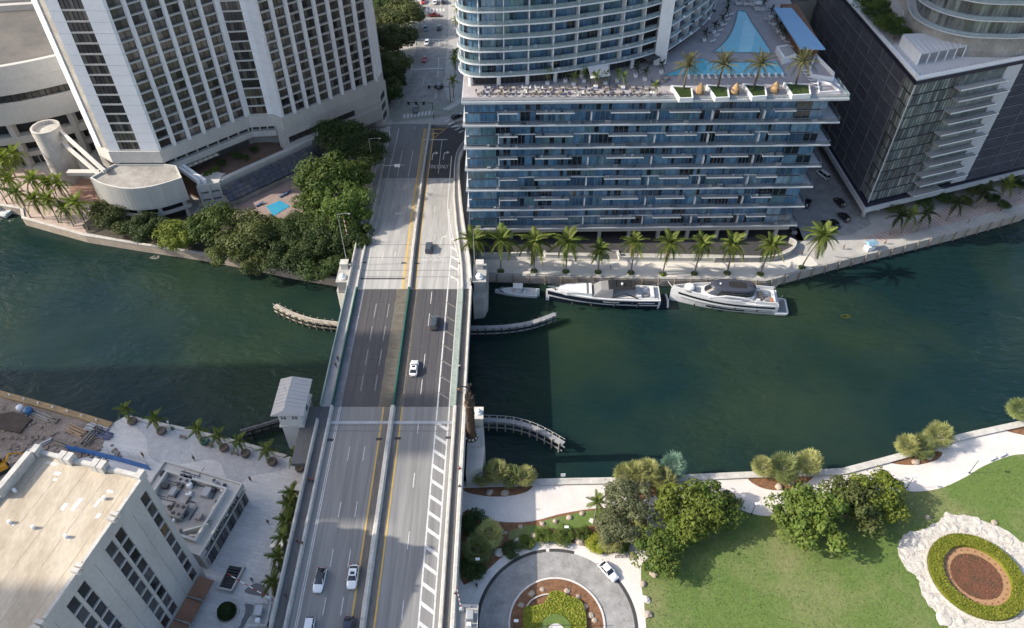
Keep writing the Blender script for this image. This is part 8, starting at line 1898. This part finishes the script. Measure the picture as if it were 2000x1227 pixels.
# ================================================================== PEOPLE
M_skin = mat('skin', (.38, .23, .16), rough=.6, var=.05); M_hair = mat('hair_dark', (.025, .018, .014), rough=.6)
cloth = {n: mat('cloth_' + n.replace(' ', '_'), c, var=.08) for n, c in (('black', (.015, .015, .017)), ('white', (.66, .66, .66)), ('red', (.30, .03, .03)), ('navy', (.02, .03, .08)), ('grey', (.16, .16, .165)), ('orange', (.50, .17, .03)), ('blue', (.08, .16, .34)), ('khaki', (.26, .21, .14)))}
pv = [(0, 0, .95), (0, 0, 1.2), (0, .01, 1.42), (0, .02, 1.52), (0, .03, 1.62), (0, .02, 1.72), (-.17, 0, 1.40), (-.23, -.05, 1.12), (-.22, .08, .88), (.17, 0, 1.40), (.23, .06, 1.12), (.22, .16, .9), (-.10, 0, .88), (-.10, .16, .5), (-.10, .10, .08), (-.10, .24, .03), (.10, 0, .88), (.10, -.06, .5), (.10, -.28, .12), (.10, -.18, .03)]
pe = [(0, 1), (1, 2), (2, 3), (3, 4), (4, 5), (2, 6), (6, 7), (7, 8), (2, 9), (9, 10), (10, 11), (0, 12), (12, 13), (13, 14), (14, 15), (0, 16), (16, 17), (17, 18), (18, 19)]
pr = [.14, .13, .15, .055, .085, .075, .065, .045, .035, .065, .045, .035, .09, .065, .045, .04, .09, .065, .045, .04]
body_me = skin_figure('body', pv, pe, pr, M_skin)
shirt_me = skin_figure('shirt', [pv[i] for i in (0, 1, 2, 6, 7, 9, 10)], [(0, 1), (1, 2), (2, 3), (3, 4), (2, 5), (5, 6)], [.165, .155, .17, .085, .06, .085, .06], cloth['white'])
trou_me = skin_figure('trousers', [pv[i] for i in (0, 12, 13, 14, 16, 17, 18)], [(0, 1), (1, 2), (2, 3), (0, 4), (4, 5), (5, 6)], [.16, .11, .085, .065, .11, .085, .065], cloth['black'])
b = MB(); b.ball((0, .01, 1.70), .105, 10, 7, (1, 1.1, 1.05)); hair_me = b.mesh('hair', M_hair, True)
def person(p, rz, top, bot, lab, group='pedestrians'):
    t = thing('person', lab, 'person', p, rz, group)
    inst('body', body_me, t, (0, 0, 0)); inst('shirt', shirt_me, t, (0, 0, 0), mats=[cloth[top]]); inst('trousers', trou_me, t, (0, 0, 0), mats=[cloth[bot]]); inst('hair', hair_me, t, (0, 0, 0))
    t.scale = (1.05, 1.05, 1.05)
dz = lambda x, y: (lambda p: Vector((p.x, p.y, zdeck(p.y) + .17)))(DK(x, y))
for x, y, rz, a, c, lab in ((661, 706, 0, 'black', 'navy', 'person in black walking on the left sidewalk of the lift span, farther of two'), (657, 718, 0, 'black', 'black', 'person in black on the left sidewalk of the lift span, nearer of two'), (898, 722, 180, 'white', 'black', 'person with a white top on the right sidewalk of the lift span'), (897, 768, 180, 'orange', 'navy', 'person in orange near the statue column on the right sidewalk'), (606, 943, 0, 'black', 'black', 'person in black on the lower left sidewalk, left of a pair'), (612, 943, 0, 'red', 'navy', 'person in dark red on the lower left sidewalk, right of a pair'), (582, 1061, 180, 'black', 'black', 'person in black by the left parapet level with the third planter palm'), (592, 1066, 180, 'black', 'grey', 'person beside the kerb barrier level with the third planter palm'), (560, 1168, 0, 'black', 'navy', 'lone person on the sidewalk below the planter palms'), (898, 922, 0, 'red', 'black', 'person in red on the right sidewalk near the seawall'), (898, 957, 0, 'black', 'navy', 'person in black on the right sidewalk above the dark shrub'), (890, 1166, 0, 'navy', 'black', 'person next to the striped gate on the right sidewalk')):
    person(dz(x, y), R(rz), a, c, lab)
for x, y, z, rz, a, c, lab in ((1647, 487, 2.0, 90, 'black', 'black', 'person in black walking on the shaded promenade by the parking court'), (1192, 527, 2.0, 90, 'blue', 'khaki', 'person on the sunny promenade by the dark steps'), (1487, 528, 2.0, 0, 'navy', 'grey', 'person standing by the second last promenade palm'), (1555, 497, 2.0, 0, 'black', 'grey', 'person at the end of the curved planter wall'), (1565, 499, 2.0, 0, 'black', 'navy', 'second person at the end of the curved planter wall'), (1728, 477, 2.0, 60, 'red', 'black', 'person on the striped riverwalk near the blue kiosk'), (1890, 437, 2.0, 60, 'red', 'khaki', 'person in red on the striped riverwalk'), (281, 893, 2.5, 0, 'orange', 'black', 'person in orange beside the wire fence on the plaza'), (380, 899, 2.5, 0, 'grey', 'black', 'person on the grey cobbled band of the plaza'), (490, 940, 2.5, 30, 'grey', 'navy', 'person on the plaza right of the restaurant corner'), (525, 1024, 2.5, 0, 'black', 'grey', 'person on the plaza left of the planter palms'), (494, 1137, 2.5, 0, 'blue', 'grey', 'person by the dark paving disc near the striped gate'), (931, 1147, 2.5, 0, 'black', 'black', 'person on the driveway edge beside the bridge'), (1511, 1005, 2.5, 40, 'black', 'black', 'person in the tree shade at the lawn edge'), (1487, 121, 49.5, 0, 'white', 'khaki', 'bather on the strip between the two pools')):
    person(P(x, y, z), R(rz), a, c, lab)
# kiosk on the riverwalk
t = thing('kiosk', 'small blue and white awning kiosk on the riverwalk', 'kiosk', P(1697, 487, 2.0), R(20)); b = MB(); b.bbox(0, 0, 0, 2.6, 1.8, 1.4, .05); obj('counter', b.mesh('counter', M_white), t, True)
b = MB(); [b.tube((x, y, 0), (x, y, 2.6), .05, .05, 4) for x in (-1.4, 1.4) for y in (-1, 1)]; obj('posts', b.mesh('posts', M_steel), t, True)
b = MB(); b.loft([[(-1.7, -1.3, 2.5), (1.7, -1.3, 2.5), (1.7, 1.3, 2.5), (-1.7, 1.3, 2.5)], [(-1.3, -.2, 3.1), (1.3, -.2, 3.1), (1.3, .2, 3.1), (-1.3, .2, 3.1)]]); obj('awning', b.mesh('awning', mat('awning_blue', (.22, .36, .46), var=.1)), t, True)
# planted terrace under the hotel
for i, (x, y, r) in enumerate(((418, 332, 9), (432, 318, 9), (463, 303, 10), (495, 292, 8), (405, 340, 8), (480, 308, 7))):
    tree(x, y, r, 10.2, L_mid if i in (0, 4) else L_dark, 'small shrub in the hotel garden terrace, %s from the stair block' % ORD[sorted((405, 418, 432, 463, 480, 495)).index(x)], 9.0, 'garden terrace shrubs', name='shrub')['category'] = 'shrub'

# floating weed rafts on the river
for x, y, m, lab in ((303, 503, M_conc, 'pale foam patch floating on the river near the hotel trees'), (1652, 618, L_olive, 'small yellow green weed raft floating right of the yachts')):
    p = P(x, y, -.6); b = MB()
    for _ in range(70):
        a, r = rg_.uniform(0, 6.28), 1.1 * rg_.random() ** .8; s_ = rg_.uniform(.08, .25); b.at((p.x + r * math.cos(a) * 1.3, p.y + r * math.sin(a) * .6, -.58), a); b.box(-s_, s_, -s_ * .6, s_ * .6, -.03, .05)
    tag(obj('floating_weed', b.mesh('floating_weed', m)), lab, 'floating weed', kind='stuff')
